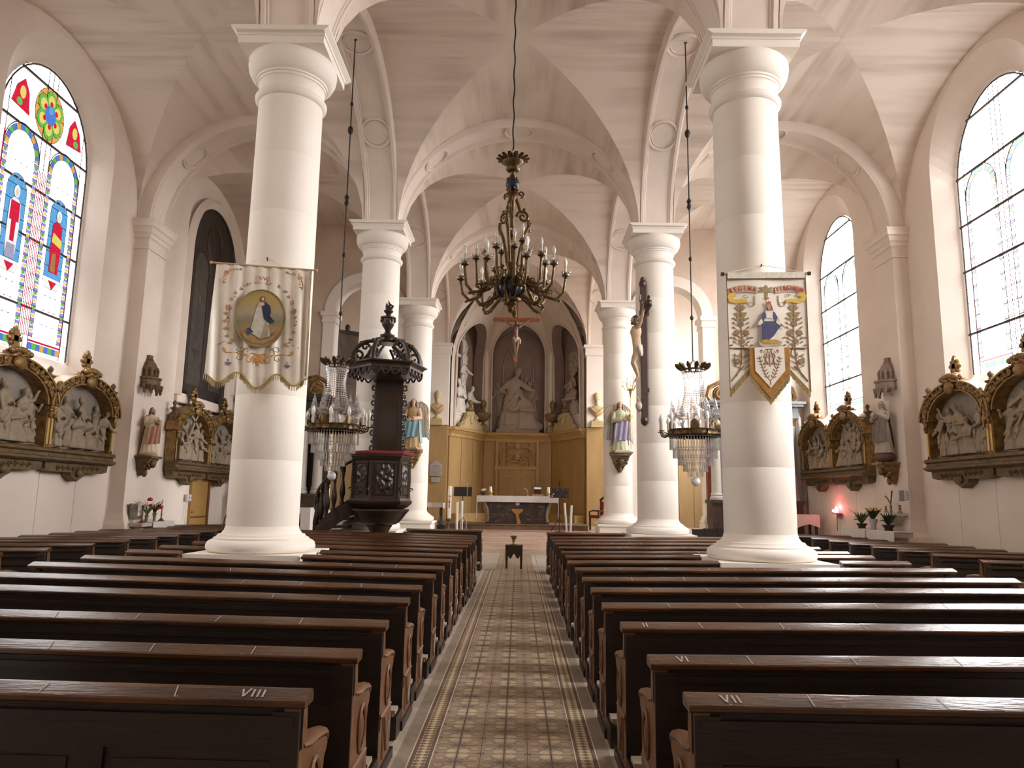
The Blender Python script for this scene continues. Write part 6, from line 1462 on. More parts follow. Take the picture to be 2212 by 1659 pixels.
# ================================================================ statues on the pilasters
M_TAN = mat('tan_painted_robe', (.46, .30, .17), .6, var=.1, scale=8); M_ROSEB = mat('rose_brown_mantle', (.40, .19, .11), .6, var=.12, scale=8); M_CREAMR = mat('cream_painted_robe', (.62, .50, .36), .6, var=.08, scale=8)
M_GREYR = mat('grey_stone_robe', (.40, .335, .28), .7, var=.1, scale=8); M_GREYD = mat('dark_grey_mantle', (.22, .18, .16), .7, var=.12, scale=8); M_BASEP = mat('plum_rock_base', (.12, .06, .06), .7, var=.2, scale=8)
def bracket(label, loc, rz, w, h, d, m, cat='bracket'):
    r = thing('wall_bracket', label, cat, loc, rz); b = MB()
    b.prism([(-w / 2, 0), (w / 2, 0), (w / 2, -.03), (w / 2 - .03, -.06), (-w / 2 + .03, -.06), (-w / 2, -.03)], -d, 0); b.build('shelf', m, r, 0)
    c = MB(); n = 8
    for i in range(n):
        t = i / n; hw = (w / 2 - .05) * (1 - t) ** .7; dd = d * .85 * (1 - t) ** .9; c.box(-hw, hw, -dd, 0, -.06 - (h - .06) * (i + 1) / n, -.06 - (h - .06) * i / n)
    for s in (-1, 1): c.scroll((s * w * .22, -h * .35), w * .16, 1.2, .03, d=-d * .7, flip=s); c.ball((s * w * .3, -d * .5, -h * .5), .05, 7, 5)
    c.ball((0, -d * .8, -h * .4), (.09, .07, .10), 10, 7); c.ball((0, -d * .35, -h * .85), (.06, .07, .10), 8, 6); c.tube([(-w * .2, -d * .5, -h * .55), (0, -d * .6, -h * .65), (w * .2, -d * .5, -h * .55)], .03, 6)
    c.build('carved_corbel', m, r, 40); return r
def wall_canopy(label, loc, rz, m):
    r = thing('statue_canopy', label, 'canopy', loc, rz)
    b = MB(); b.lathe([(.30, 0), (.31, .04), (.29, .06), (.29, .18), (.32, .20), (.32, .24), (.22, .26)], 8, T(0, -.06, 0) @ RZ(PI / 8), a0=0, a1=2 * PI, sy=.9)
    b.lathe([(.21, .26), (.20, .40), (.22, .42), (.20, .50), (.15, .60), (.10, .66), (.11, .68), (.08, .70), (.085, .78), (.0001, .80)], 8, T(0, -.03, 0) @ RZ(PI / 8)); b.build('tower', m, r, 20)
    c = MB()
    for i in range(6):
        a = PI + PI * (i + .5) / 6; x, y = .30 * cos(a), -.06 + .28 * sin(a); c.tube([(x - .06, y, .06), (x - .04, y, -.05), (x, y, -.10), (x + .04, y, -.05), (x + .06, y, .06)], .025, 6); c.ball((x, y, -.12), .035, 7, 5)
        c.tube([(x * .7, y * .7, .26), (x * .74, y * .74, .40), (x * .66, y * .66, .48)], .03, 6)
    c.build('hanging_tracery', m, r); return r
PFL, PFR = WL + .35, WR - .35
def standing(name, label, loc, rz, h, **k):
    r = thing(name, label, 'statue', loc, rz); saint(r, h, **k); return r
sl_ = standing('statue', 'tan painted statue of a long-haired bearded man on the left pilaster', (PFL + .19, 17.0, 2.58), R(62), 1.08, robe=M_CREAMR, mantle=M_ROSEB, skin=M_SKIN, hair=M_HAIRB, armL=((-.17, -.06, .62), (-.04, -.16, .70)), armR=((.17, -.06, .60), (.06, -.17, .72)), beard=True)
MB().lathe([(.20, -.07), (.21, -.03), (.19, 0), (.16, .02)], 20).build('base', M_TAN, sl_)
bracket('carved brown bracket under the tan bearded statue', (PFL, 17.0, 2.51), R(90), .52, .46, .40, M_GILTD)
wall_canopy('dark brown carved canopy above the tan bearded statue', (PFL, 16.95, 4.12), R(90), M_GILTD)
sr_ = standing('statue', 'grey robed statue with a veiled bowed head on the right pilaster', (PFR - .22, 17.0, 2.84), R(-62), 1.22, robe=M_GREYR, mantle=M_GREYD, skin=mat('pale_stone_face', (.42, .35, .28), .7), hair=M_GREYR, armL=((-.16, -.08, .64), (-.03, -.19, .72)), armR=((.16, -.08, .64), (.03, -.19, .74)), veil=M_GREYR, nod=.25)
b = MB(); b.ball((0, 0, -.10), (.24, .20, .14), 12, 7); b.build('rock_base', M_BASEP, sr_)
bracket('carved golden brown bracket under the grey veiled statue', (PFR, 17.0, 2.62), R(-90), .52, .50, .42, M_GILT)
wall_canopy('grey brown carved canopy above the grey veiled statue', (PFR, 16.95, 4.30), R(-90), mat('grey_brown_carving', (.25, .18, .135), .6, var=.2, scale=8))

# ================================================================ angels at the choir columns
M_BLUER = mat('pale_blue_painted_cloth', (.20, .36, .42), .55, var=.12, scale=10); M_LILAC = mat('lilac_painted_cloth', (.30, .25, .36), .55, var=.12, scale=10); M_OCHR = mat('ochre_painted_gown', (.44, .29, .13), .55, var=.12, scale=10); M_PGREEN = mat('pale_green_gown', (.44, .43, .27), .55, var=.1, scale=10)
M_WING = mat('pale_wing_feathers', (.50, .41, .30), .65, var=.15, scale=12); M_WINGB = mat('bluish_wing_tips', (.40, .43, .40), .65, var=.1, scale=10); M_GOLDP = mat('gilded_staff', (.52, .36, .12), .32, .7)
def wing(root, s):
    def f(u, v):   # u along the length, v across
        z = 1.46 - 1.12 * u + .20 * sin(u * PI); x = s * (.10 + .32 * sin(min(1, u * 1.5 + .12) * PI / 1.55) * v + .10 * u); return (x, .13 + .05 * v + .015 * sin(v * 26), z + .05 * v * (1 - u))
    b = MB(); b.grid(f, 18, 12); n = len(b.v); b.v += [(x, y + .025, z) for x, y, z in b.v]; b.f += [tuple(reversed([q + n for q in ff])) for ff in b.f]; w = b.build('wing', M_WING, root, 60)
    for k in range(6):
        t = .35 + .11 * k; c = MB(); p0 = Vector(f(t, .55)); p1 = Vector(f(min(1, t + .25), 1.0)) + Vector((s * .02, .0, -.12)); c.tube([p0 - Vector((0, .02, 0)), (p0 + p1) / 2 - Vector((0, .03, 0)), p1], [.03, .035, .006], 6, flat=(1, .4)); c.build('feather', M_WINGB if k > 2 else M_WING, w)
def candelabrum(root, x, y, z, s=1.0, m=None):
    m = m or M_GOLDP; b = MB(); b.lathe([(.012, z - .30), (.05, z - .06), (.09, z), (.03, z + .02)], 10, T(x, y, 0)); b.build('candelabrum_cup', m, root)
    for i in range(7):
        a = 2 * PI * i / 7 + .3; r = .24 * s if i % 2 else .17 * s; h = .10 + .05 * (i % 3); q = MB()
        q.tube([(x, y, z), (x + r * .6 * cos(a), y + r * .6 * sin(a), z - .04), (x + r * cos(a), y + r * sin(a), z + h)], .012, 5); q.lathe([(.008, -.02), (.03, 0), (.012, .01)], 8, T(x + r * cos(a), y + r * sin(a), z + h)); am = q.build('candelabrum_arm', m, root)
        c = MB(); c.tube([(x + r * cos(a), y + r * sin(a), z + h), (x + r * cos(a), y + r * sin(a), z + h + .16)], [.012, .010], 6); c.build('candle', M_CANDLE, am)
        c = MB(); c.ball((x + r * cos(a), y + r * sin(a), z + h + .19), (.014, .014, .03), 6, 5); c.build('bulb', M_BULB, am)
def angel(label, loc, rz, robe, mantle, sleeve_m, staffside, hair):
    r = thing('angel_statue', label, 'statue', loc, rz); s = staffside
    arms = {-1: ((-.17, -.06, .60), (.02, -.17, .62)), 1: ((.18, -.06, .60), (.02, -.18, .56))}
    arms[s] = ((s * .18, -.06, .62), (s * .15, -.20, .70))
    saint(r, 1.56, robe=robe, mantle=mantle, skin=M_SKIN, hair=hair, armL=arms[-1], armR=arms[1], sl=sleeve_m, mant=(-PI * .1, PI * 1.1, 0), turn=-.3 * s)
    for e in (-1, 1): wing(r, e)
    st = MB(); st.tube([(s * .25, -.32, .02), (s * .245, -.33, 1.72)], .014, 8); st.build('staff', M_GOLDP, r); candelabrum(r, s * .245, -.33, 1.92)
    MB().box(-.30, .30, -.36, .18, -.10, -.05).build('base', mat('brown_marble_base', (.16, .10, .085), .5, var=.2, scale=9), r, 0); MB().box(-.26, .26, -.34, .16, -.05, .0).build('base_step', robe, r, 0)
    return r
AY = 23.6 - .47 - .22
angel('angel statue in a blue mantle and ochre gown holding a candelabrum, left choir column', (X0 - CX + .02, AY, 3.20), R(-12), M_OCHR, M_BLUER, M_SKIN, -1, M_HAIRB)
bracket('carved gilt bracket under the blue-robed angel', (X0 - CX + .02, AY + .22, 3.09), 0, .62, .52, .56, M_GILT)
angel('angel statue in a lilac mantle and green gown holding a candelabrum, right choir column', (X0 + CX - .02, AY, 3.20), R(10), M_PGREEN, M_LILAC, M_PGREEN, 1, mat('painted_auburn_hair', (.16, .06, .035), .5))
bracket('carved bracket with a face under the lilac-robed angel', (X0 + CX - .02, AY + .22, 3.09), 0, .62, .56, .56, M_GILTD)

# ================================================================ crucifixes
M_CORP = mat('pale_painted_body', (.52, .36, .23), .45, var=.1, scale=9); M_XWOOD = mat('dark_cross_wood', (.045, .018, .012), .45, var=.25, scale=8); M_LOIN = mat('offwhite_loincloth', (.56, .46, .36), .6, var=.1, scale=10)
cxr = thing('crucifix', 'large dark wooden crucifix with pale body seen from the side on the right column', 'crucifix', (2.80, 16.55, 4.42), R(-90))
crucifix_parts(cxr, 1.52, M_CORP, M_XWOOD, M_LOIN, M_HAIRB, up=(1.0, .62), beam=1.5, wood_t=.13)
b = MB()
for z in (-.95, 2.28): b.ball((0, .06, z), (.10, .09, .12), 8, 6); b.ball((0, .06, z + .12), .06, 7, 5)
for s in (-1, 1): b.ball((s * .75, .06, 1.60), (.12, .09, .10), 8, 6); b.scroll((s * .72, 1.72), .08, 1.2, .025, d=.06, flip=s)
b.build('carved_cross_end', M_XWOOD, cxr)
b = MB(); b.box(-.10, .10, -.02, .0, 1.88, 2.0); b.build('title_board', mat('pale_title_board', (.45, .38, .28), .6), cxr, 0)
b = MB(); b.box(-.05, .05, .12, .34, 1.50, 1.62); b.box(-.05, .05, .12, .40, -.30, -.20); b.build('wall_bracket_iron', M_XWOOD, cxr, 0)
b = MB(); b.ball((0, -.06, -.62), (.09, .09, .11), 9, 7); b.tube([(-.12, -.05, -.72), (.12, -.05, -.80)], .025, 6); b.tube([(0, -.02, -.55), (0, -.10, -.40)], [.05, .03], 7); b.build('skull_ornament', M_LOIN, cxr)
M_XORG = mat('orange_brown_cross_wood', (.30, .10, .035), .5, var=.15, scale=8); M_CORP2 = mat('dark_bronze_body', (.24, .125, .075), .35, var=.12, scale=9)
cxc = thing('crucifix', 'orange brown crucifix hanging in the choir before the apse relief', 'crucifix', (-.18, 27.5, 7.12), 0)
crucifix_parts(cxc, 1.36, M_CORP2, M_XORG, M_LOIN, mat('dark_body_hair', (.06, .03, .02), .5), up=(.25, .60), beam=1.82, wood_t=.13)
b = MB()
for s in (-1, 1): b.tube([(s * .80, .065, 1.50), (s * .80, .065, 3.75)], .006, 5)
b.build('hanging_wire', M_IRON, cxc)
# ================================================================ apse sculpture
M_PLR = mat('grey_beige_plaster_relief', (.40, .33, .27), .8, var=.08, scale=4); M_PLW = mat('white_plaster_relief', (.66, .60, .54), .8, var=.06, scale=4); M_BUSTG = mat('cream_gilt_bust', (.52, .40, .21), .5, var=.12, scale=10); M_BUSTD = mat('dark_gilt_bust', (.24, .175, .075), .5, .3, var=.2, scale=10)
BIG = [draped_mesh('figure', M_PLR, p, 1.0, .018) for p in (POSES[1], dict(lean=.10, arms=((-.22, -.06, .6), (-.12, -.22, .56), (.24, -.08, .66), (.36, -.2, .60)), head=(.05, -.05), flare=1.15), dict(kneel=True, lean=-.14, arms=((-.2, -.1, .62), (-.3, -.22, .62), (.16, -.1, .62), (-.1, -.26, .62)), head=(-.06, -.05)), POSES[4])]
BIGW = []
for me in BIG:
    c = me.copy(); c.materials.clear(); c.materials.append(M_PLW); BIGW.append(c)
rc = thing('apse_relief', 'tall plaster relief of a standing robed figure leaning to a kneeling woman, middle niche', 'relief', (X0 + .02, 33.12, ZL + .02), 0)
MB().box(-.98, .98, -.10, .36, 0, .16).build('plinth', M_PLR, rc, 0); MB().box(-.85, .10, -.04, .36, .16, .34).build('step', M_PLR, rc, 0)
link('figure', BIG[1], rc, loc=(-.36, .10, .34), scale=(2.55, 1.2, 2.65)); link('figure', BIG[2], rc, loc=(.42, .02, .16), scale=(2.3, 1.3, 2.45))
link('figure', BIG[3], rc, loc=(.66, .30, .45), scale=(1.6, .6, 1.95)); link('figure', BIG[3], rc, loc=(.25, .34, .9), scale=(-1.3, .5, 1.7)); link('figure', BIG[0], rc, loc=(-.78, .36, .8), scale=(1.2, .5, 1.6)); link('figure', BIG[3], rc, loc=(-.58, .38, 1.0), scale=(1.1, .45, 1.5))
b = MB(); b.box(-.05, .40, .18, .36, .34, 1.62); b.build('carved_altar', M_PLR, rc, 0)
for s in (-1, 1):
    b = MB(); xx = s * .42; b.tube([(xx - .28, .34, 2.2), (xx - .28, .34, 3.2), (xx - .14, .34, 3.72), (xx, .34, 3.98), (xx + .14, .34, 3.72), (xx + .28, .34, 3.2), (xx + .28, .34, 2.2)], .045, 6); b.build('blind_tracery', M_PLR, rc)
def face_frame(p, q, u, d): 
    x, y = face_xy(p, q, u, d); return (x, y), math.atan2(q[1] - p[1], q[0] - p[0])
(xl, yl), al = face_frame(AP[0], AP[1], .5, .12); (xr, yr), ar = face_frame(AP[2], AP[3], .5, .12)
for (x, y, a, lab, fl) in ((xl, yl, al, 'white plaster relief with a cross and mourning figures, left apse niche', 1), (xr, yr, ar, 'pale plaster relief of a seated figure under small angels, right apse niche', -1)):
    r = thing('apse_relief', lab, 'relief', (x, y, ZL + .02), a); big = BIGW if fl > 0 else BIG
    MB().box(-1.0, 1.0, -.05, .32, 0, .55).build('sarcophagus', M_PLW, r, 0); MB().box(-1.08, 1.08, -.08, .34, .55, .66).build('sarcophagus_lid', M_PLW, r, 0)
    link('figure', big[2], r, loc=(-.35 * fl, .05, .66), scale=(1.9, 1.1, 2.0)); link('figure', big[2], r, loc=(.42 * fl, .08, .66), scale=(-1.7, 1.0, 1.8)); link('figure', big[1], r, loc=(0, .2, 1.5 if fl > 0 else 1.0), scale=(1.4 * fl, .8, 1.7))
    if fl > 0:
        link('figure', big[3], r, loc=(.1, .2, 2.9), scale=(1.2, .8, 1.4)); b = MB(); b.box(-.07, .07, .24, .32, 1.0, 4.0); b.box(-.5, .5, .24, .32, 3.2, 3.34); b.build('carved_cross', big[0].materials[0], r, 0)
    else:
        b = MB()
        for i in range(16): b.ball((.35 * cos(i * 2.4) * (.4 + .04 * i), .22, 3.05 + .5 * sin(i * 2.4) * (.4 + .04 * i)), (.14, .09, .13), 8, 6)
        tag(b.build('carved_clouds', M_PLR, r), kind='stuff'); link('figure', big[3], r, loc=(-.25, .2, 2.75), scale=(.8, .6, .8)); link('figure', big[3], r, loc=(.28, .2, 2.8), scale=(-.7, .6, .75))
def bust(label, loc, m, s=1.0, rz=0):
    r = thing('bust', label, 'bust', loc, rz)
    MB().box(-.24 * s, .24 * s, -.22 * s, .2 * s, 0, .26 * s).build('block', m, r, 0); MB().lathe([(.20 * s, .26 * s), (.17 * s, .32 * s), (.07 * s, .38 * s), (.09 * s, .46 * s), (.16 * s, .50 * s)], 16).build('socle', m, r)
    b = MB(); b.lathe([(.10, .48), (.22, .56), (.30, .68), (.33, .78), (.28, .86), (.14, .90), (.075, .94), (.075, 1.02)], 24, sx=1.1, sy=.62); b.tube([(-.26, -.16, .82), (-.1, -.2, .66), (0, -.21, .60), (.1, -.2, .66), (.26, -.16, .82)], .03, 6)
    b.v = [(x * s, y * s, z * s) for x, y, z in b.v]; b.build('shoulders', m, r)
    h = MB(); h.ball((0, -.01, 1.10), (.105, .12, .14), 12, 9); h.tube([(0, -.12, 1.12), (0, -.15, 1.07)], [.015, .02], 6); h.ball((0, -.06, 1.0), (.07, .07, .06), 8, 6)
    h.v = [(x * s, y * s, z * s) for x, y, z in h.v]; h.build('head', m, r)
    t = MB(); t.lathe([(.125, 1.15), (.14, 1.22), (.145, 1.30), (.11, 1.40), (.05, 1.47), (.0001, 1.49)], 16, sy=.95, mod=lambda a, z: 1 + .05 * sin(8 * a + 30 * z)); t.ring((0, 0, 1.17), .128, .018, 18, 5); t.v = [(x * s, y * s, z * s) for x, y, z in t.v]; t.build('mitre', m, r); return r
bust('cream gilt mitred bust on the ledge of the left apse pilaster', (-3.44, 29.98, ZL), M_BUSTG); bust('cream gilt mitred bust on the ledge of the right apse pilaster', (3.20, 29.98, ZL), M_BUSTG)
bust('dark gilt bust at the left corner of the middle apse niche', (-1.66, 32.72, ZL), M_BUSTD); bust('dark gilt bust at the right corner of the middle apse niche', (1.50, 32.72, ZL), M_BUSTD)
for (p, q, lab) in ((AP[0], AP[1], 'left'), (AP[2], AP[3], 'right')):
    (x, y), a = face_frame(p, q, .5, -.12); r = thing('scroll_pediment', f'cream gilt scroll pediment with a small bust on the {lab} apse ledge', 'ornament', (x, y, ZL), a)
    b = MB(); b.prism([(-.98, 0), (.98, 0), (.90, .18), (.62, .30), (.45, .55), (.22, .78), (-.22, .78), (-.45, .55), (-.62, .30), (-.90, .18)], -.08, .08); b.build('body', M_BUSTG, r, 0)
    c = MB()
    for s in (-1, 1): c.scroll((s * .78, .20), .17, 1.4, .04, d=-.09, flip=s, a0=PI / 2); c.scroll((s * .34, .58), .15, 1.4, .04, d=-.09, flip=-s); c.tube([(s * .62, -.09, .3), (s * .45, -.1, .42), (s * .2, -.1, .5)], .035, 6)
    c.ball((0, -.10, .42), (.14, .06, .19), 10, 7); c.build('scroll', M_BUSTG, r)
    h = MB(); h.lathe([(.10, .78), (.20, .84), (.22, .92), (.10, .98), (.06, 1.04)], 14, sy=.7); h.ball((0, -.01, 1.15), (.10, .11, .13), 10, 8); h.ball((0, .01, 1.22), (.11, .11, .09), 10, 6); h.build('small_bust', M_BUSTD, r)
# marble tablet with an inscription
tb = thing('memorial_tablet', 'grey marble tablet with engraved lines on the ochre wall left of the altar', 'tablet', (-3.40, 29.90, 2.28), 0)
M_TAB = mat('grey_marble', (.40, .36, .33), .5, var=.08, scale=5)
MB().prism([(-.26, .25), (.26, .25), (.26, .72), (.20, .76), (.14, .78), (.10, .86), (-.10, .86), (-.14, .78), (-.20, .76), (-.26, .72)], -.03, 0).build('slab', M_TAB, tb, 0)
MB().box(-.18, .18, -.03, 0, 0, .19).build('lower_slab', M_TAB, tb, 0)
b = MB()
for i, (w, z) in enumerate(((.10, .68), (.16, .63), (.20, .57), (.17, .51), (.20, .45), (.12, .39), (.19, .33))):
    x = -w
    while x < w: l = .02 + .03 * ((int(x * 997) + i * 7) % 4) / 3; b.box(x, min(w, x + l), -.034, -.03, z - .011, z + .011); x += l + .014
tag(b.build('engraved_lines', mat('engraved_grey', (.19, .165, .15), .7), tb, 0), kind='stuff')

# ================================================================ altar and choir furniture
PZ = .78
pd = thing('altar_platform', 'low wooden platform carrying the main altar', 'platform', (-.05, 26.6, CH + .008), 0)
M_PLAT = mat('brown_platform_wood', (.20, .13, .075), .6, var=.15, scale=5)
MB().box(-2.45, 2.45, -1.25, 1.3, 0, .15).build('body', M_PLAT, pd, 0); MB().box(-2.5, 2.5, -1.3, 1.3, .15, .175).build('top', M_PLAT, pd, 0)
AZ = CH + .183
al_ = thing('altar', 'brown veined marble altar with tapering sides and a gilt chalice emblem', 'altar', (-.03, 26.2, AZ), 0)
M_BRM = mat('brown_veined_marble', (.095, .058, .045), .28, col2=(.035, .022, .019), scale=5); M_BRM2 = mat('grey_brown_marble', (.28, .235, .20), .35, var=.3, scale=6)
bb = MB(); bb.prism([(-1.10, 0), (1.10, 0), (1.10, .10), (1.04, .14), (1.05, .5), (1.14, .86), (-1.14, .86), (-1.05, .5), (-1.04, .14), (-1.10, .10)], -.30, .40); bb.build('block', M_BRM, al_, 0)
for s in (-1, 1):
    b = MB(); b.tube([(s * 1.06, -.31, .08), (s * 1.02, -.33, .25), (s * 1.05, -.34, .5), (s * 1.16, -.35, .75), (s * 1.22, -.36, .88)], [.05, .045, .04, .05, .06], 8); b.build('corner_scroll', M_BRM2, al_)
MB().box(-1.32, 1.32, -.40, .45, .88, .96).build('slab', M_BRM2, al_, 0)
rn = random.Random(5); vv = MB()
for i in range(26):
    x, z = rn.uniform(-.95, .95), rn.uniform(.1, .8); l = rn.uniform(.03, .12)
    if abs(x) < .26: continue
    a = rn.uniform(0, PI); vv.tube([(x - l * cos(a), -.301, z - l * sin(a) * .6), (x + .02, -.303, z + .015), (x + l * cos(a), -.301, z + l * sin(a) * .6)], [.004, .012, .004], 4)
tag(vv.build('pale_veins', mat('pale_vein', (.30, .24, .19), .4, var=.2, scale=20), al_, 0), kind='stuff')
b = MB(); b.prism([(-.20, .52), (.20, .52), (.20, .48), (.14, .40), (.05, .34), (.04, .28), (.09, .16), (.13, .0), (-.02, .0), (-.03, .16), (-.05, .28), (-.06, .34), (-.14, .40), (-.20, .48)], -.34, -.30); b.build('chalice_emblem', mat('orange_gilt', (.50, .25, .08), .4, .3, var=.2, scale=9), al_, 0)
b = MB(); b.prism(oval_poly(0, .70, .075, .06, 14), -.335, -.30); b.build('host_emblem', mat('pale_silver_host', (.60, .58, .56), .4, .3), al_, 0)
cl_ = thing('altar_cloth', 'white lace-edged cloth hanging over the marble altar', 'tablecloth', (-.03, 26.2, AZ + .962), 0)
M_LINEN = mat('white_linen', (.78, .735, .71), .8, var=.03, scale=8)
b = MB(); b.box(-1.42, 1.42, -.46, .50, 0, .012); b.grid(lambda u, v: (-1.42 + 2.84 * u, -.465 - .012 * v - .008 * sin(u * 40), .010 - v * (.21 + .012 * abs(sin(u * 90)))), 90, 4); b.build('cloth', M_LINEN, cl_, 30)
for s in (-1, 1): MB().box(s * 1.43 - .012, s * 1.43 + .012, -.46, -.36, -.80, .012).build('hanging_end', M_LINEN, cl_, 0); MB().box(s * 1.43 - .006, s * 1.43 + .006, -.36, .50, -.25, .01).build('side_fall', M_LINEN, cl_, 0)
TZ = AZ + .975
for x, lab in ((-1.00, 'white candle in a gilt holder, left end of the altar'), (1.06, 'white candle in a gilt holder, right end of the altar')):
    r = thing('altar_candle', lab, 'candle', (x, 26.1, TZ), 0); MB().lathe([(.09, 0), (.09, .02), (.05, .05), (.06, .09), (.085, .12), (.075, .15)], 14).build('holder', M_GOLDP, r); MB().lathe([(.05, .14), (.05, .32), (.0001, .325)], 12).build('candle', mat('white_wax', (.80, .77, .70), .5), r)
M_WAX = MATS['white_wax']
r = thing('flower_bowl', 'small bowl with white flowers on the left of the altar', 'flowers', (-1.26, 26.1, TZ), 0); MB().lathe([(.05, 0), (.04, .04), (.09, .10), (.10, .13)], 12).build('bowl', M_IRON, r)
for i in range(9): MB().ball((.07 * cos(i * 2.4) * (i / 9 + .2), .06 * sin(i * 2.4), .17 + .02 * (i % 3)), .035, 7, 5).build('blossom', mat('white_petals', (.72, .68, .58), .7), r)
r = thing('altar_microphone', 'pale gooseneck microphone curving over the altar', 'microphone', (.33, 26.1, TZ), 0); MB().lathe([(.05, 0), (.05, .02), (.015, .03)], 10).build('base', mat('pale_metal', (.55, .54, .52), .4, .6), r); MB().tube([(0, 0, .02), (.0, 0, .12), (-.03, 0, .22), (-.09, 0, .26), (-.15, 0, .26)], [.008, .008, .008, .012, .014], 8).build('gooseneck', MATS['pale_metal'], r)
r = thing('missal_stand', 'wooden book stand with an open book on the altar', 'book stand', (.68, 26.1, TZ), 0); MB().box(-.20, .20, -.14, .14, 0, .07).build('base', mat('honey_wood', (.38, .20, .07), .5, var=.1, scale=8), r, 0); MB().box(-.12, .12, -.02, .06, .07, .24).build('support', M_XWOOD, r, 0)
MB().cbox((0, 0, 0), (.26, .20, .025), T(0, 0, .25) @ RX(.25)).build('board', M_XWOOD, r, 0); MB().cbox((0, 0, .02), (.24, .18, .03), T(0, 0, .255) @ RX(.25)).build('book', M_LINEN, r, 0)
# paschal candle, tall candles
def tall_candle(label, x, y, h, r_, name='tall_candle', holder=0.0, tilt=0.0):
    r = thing(name, label, 'candle', (x, y, CH + .008), 0)
    if holder:
        MB().lathe([(.14, 0), (.14, .02), (.05, .05), (.025, .09), (.022, .20), (.04, .23), (.02, .26), (.022, holder - .12), (.05, holder - .06), (.085, holder - .03), (.085, holder)], 14).build('candlestick', mat('old_brass', (.30, .22, .10), .4, .7, var=.2, scale=10), r)
    c = MB().lathe([(r_, holder), (r_, h), (r_ * .5, h + .006), (.0001, h + .006)], 16, T(0, 0, 0) @ RY(tilt)); c.build('wax', M_WAX, r)
    MB().tube([(h * sin(tilt), 0, h * cos(tilt)), (h * sin(tilt), 0, h * cos(tilt) + .02)], .004, 4).build('wick', M_IRON, r); return r
pc = tall_candle('tall paschal candle with red signs left of the altar', -2.29, 24.4, 1.43, .066, 'paschal_candle', .38)
M_REDW = mat('red_wax', (.48, .03, .03), .5); b = MB(); b.box(-.012, .012, -.073, -.066, .72, 1.02); b.box(-.05, .05, -.073, -.058, .90, .925); b.tube([(-.03, -.071, 1.08), (0, -.072, 1.13), (.03, -.071, 1.06)], .012, 5); b.tube([(.02, -.071, .80), (-.02, -.072, .74)], .012, 5); b.build('red_cross_sign', M_REDW, pc)
tall_candle('slim white floor candle left of the altar, left of a pair', -2.02, 24.3, .92, .040); tall_candle('slim white floor candle left of the altar, right of a pair', -1.88, 24.5, .95, .040)
tall_candle('slim white floor candle leaning slightly left, right of the altar', 1.60, 24.3, .93, .036, tilt=-.08); tall_candle('slim white floor candle leaning right, right of the altar', 1.72, 24.3, .86, .038, tilt=.04)
for x, lab in ((-2.02, 'left'), (1.62, 'right')): pass
def lectern(label, x, y, w, holes, rz):
    r = thing('music_lectern', label, 'lectern', (x, y, CH + .008), rz); b = MB()
    for i in range(3): a = 2 * PI * i / 3 + .5; b.tube([(0, 0, .45), (.30 * cos(a), .30 * sin(a), .012)], .012, 6)
    b.build('tripod', M_IRON, r); MB().tube([(0, 0, .30), (0, 0, 1.12)], .014, 8).build('post', M_IRON, r)
    M = T(0, -.02, 1.26) @ RX(-.35); d = MB().cbox((0, 0, 0), (w, .015, .32), M).build('desk', mat('black_sheet_metal', (.014, .011, .010), .45), r, 0); MB().cbox((0, -.03, -.16), (w, .06, .012), M).build('lip', M_IRON, r, 0)
    if holes:
        q = MB()
        for (hx, hz, s) in ((-.20, -.05, .03), (-.24, -.12, .03), (-.27, .10, .012), (-.05, .11, .012), (.12, .11, .012), (.26, .10, .012), (.24, -.1, .012), (-.1, .1, .01)): q.ball(M @ Vector((hx, -.010, hz)), (s, .004, s), 6, 5)
        q.build('pale_spots', M_LINEN, d)
def mic_stand(label, x, y, h, m, boom=False):
    r = thing('microphone_stand', label, 'microphone stand', (x, y, CH + .008), 0); MB().lathe([(.17, 0), (.17, .015), (.03, .03), (.015, .05)], 18).build('base', m, r); MB().tube([(0, 0, .03), (0, 0, h)], .011, 8).build('post', m, r); MB().tube([(0, 0, h), (0, -.02, h + .05), (0, -.07, h + .09)], [.014, .02, .024], 8).build('microphone', m, r)
lectern('black music lectern with a slanted desk left of the altar', -1.86, 24.5, .60, False, 0); lectern('black music lectern with pale spots right of the altar', 1.36, 24.5, .62, True, 0)
mic_stand('shiny chrome microphone stand in front of the left music lectern', -1.68, 23.98, 1.50, mat('chrome', (.62, .60, .58), .18, .95)); mic_stand('black microphone stand in front of the right music lectern', 1.34, 23.98, 1.54, M_IRON)
# credence table with lace cloth, chair, pew-side seat
r = thing('side_table', 'small dark table with a white lace cloth behind the left choir column', 'table', (-2.95, 25.6, CH + .0), 0)
for s in (-1, 1):
    for q in (-1, 1): MB().box(s * .26 - .03, s * .26 + .03, q * .2 - .03, q * .2 + .03, 0, .84).build('leg', M_XWOOD, r, 0)
MB().box(-.33, .33, -.26, .26, .84, .87).build('table_top', M_XWOOD, r, 0)
r = thing('lace_cloth', 'white lace cloth on the small table behind the left choir column', 'tablecloth', (-2.95, 25.6, CH + .872), 0); b = MB(); b.box(-.36, .36, -.29, .29, 0, .008); b.grid(lambda u, v: (-.36 + .72 * u, -.292, .006 - v * (.13 + .035 * abs(sin(u * 24)))), 48, 3); b.grid(lambda u, v: (.362, -.29 + .58 * u, .006 - v * (.17 + .035 * abs(sin(u * 20)))), 30, 3); b.build('lace', M_LINEN, r, 0)
r = thing('armchair', 'dark armchair with a red seat behind the right choir column', 'chair', (2.92, 26.4, CH), R(-60)); M_REDC = mat('red_upholstery', (.34, .02, .02), .8)
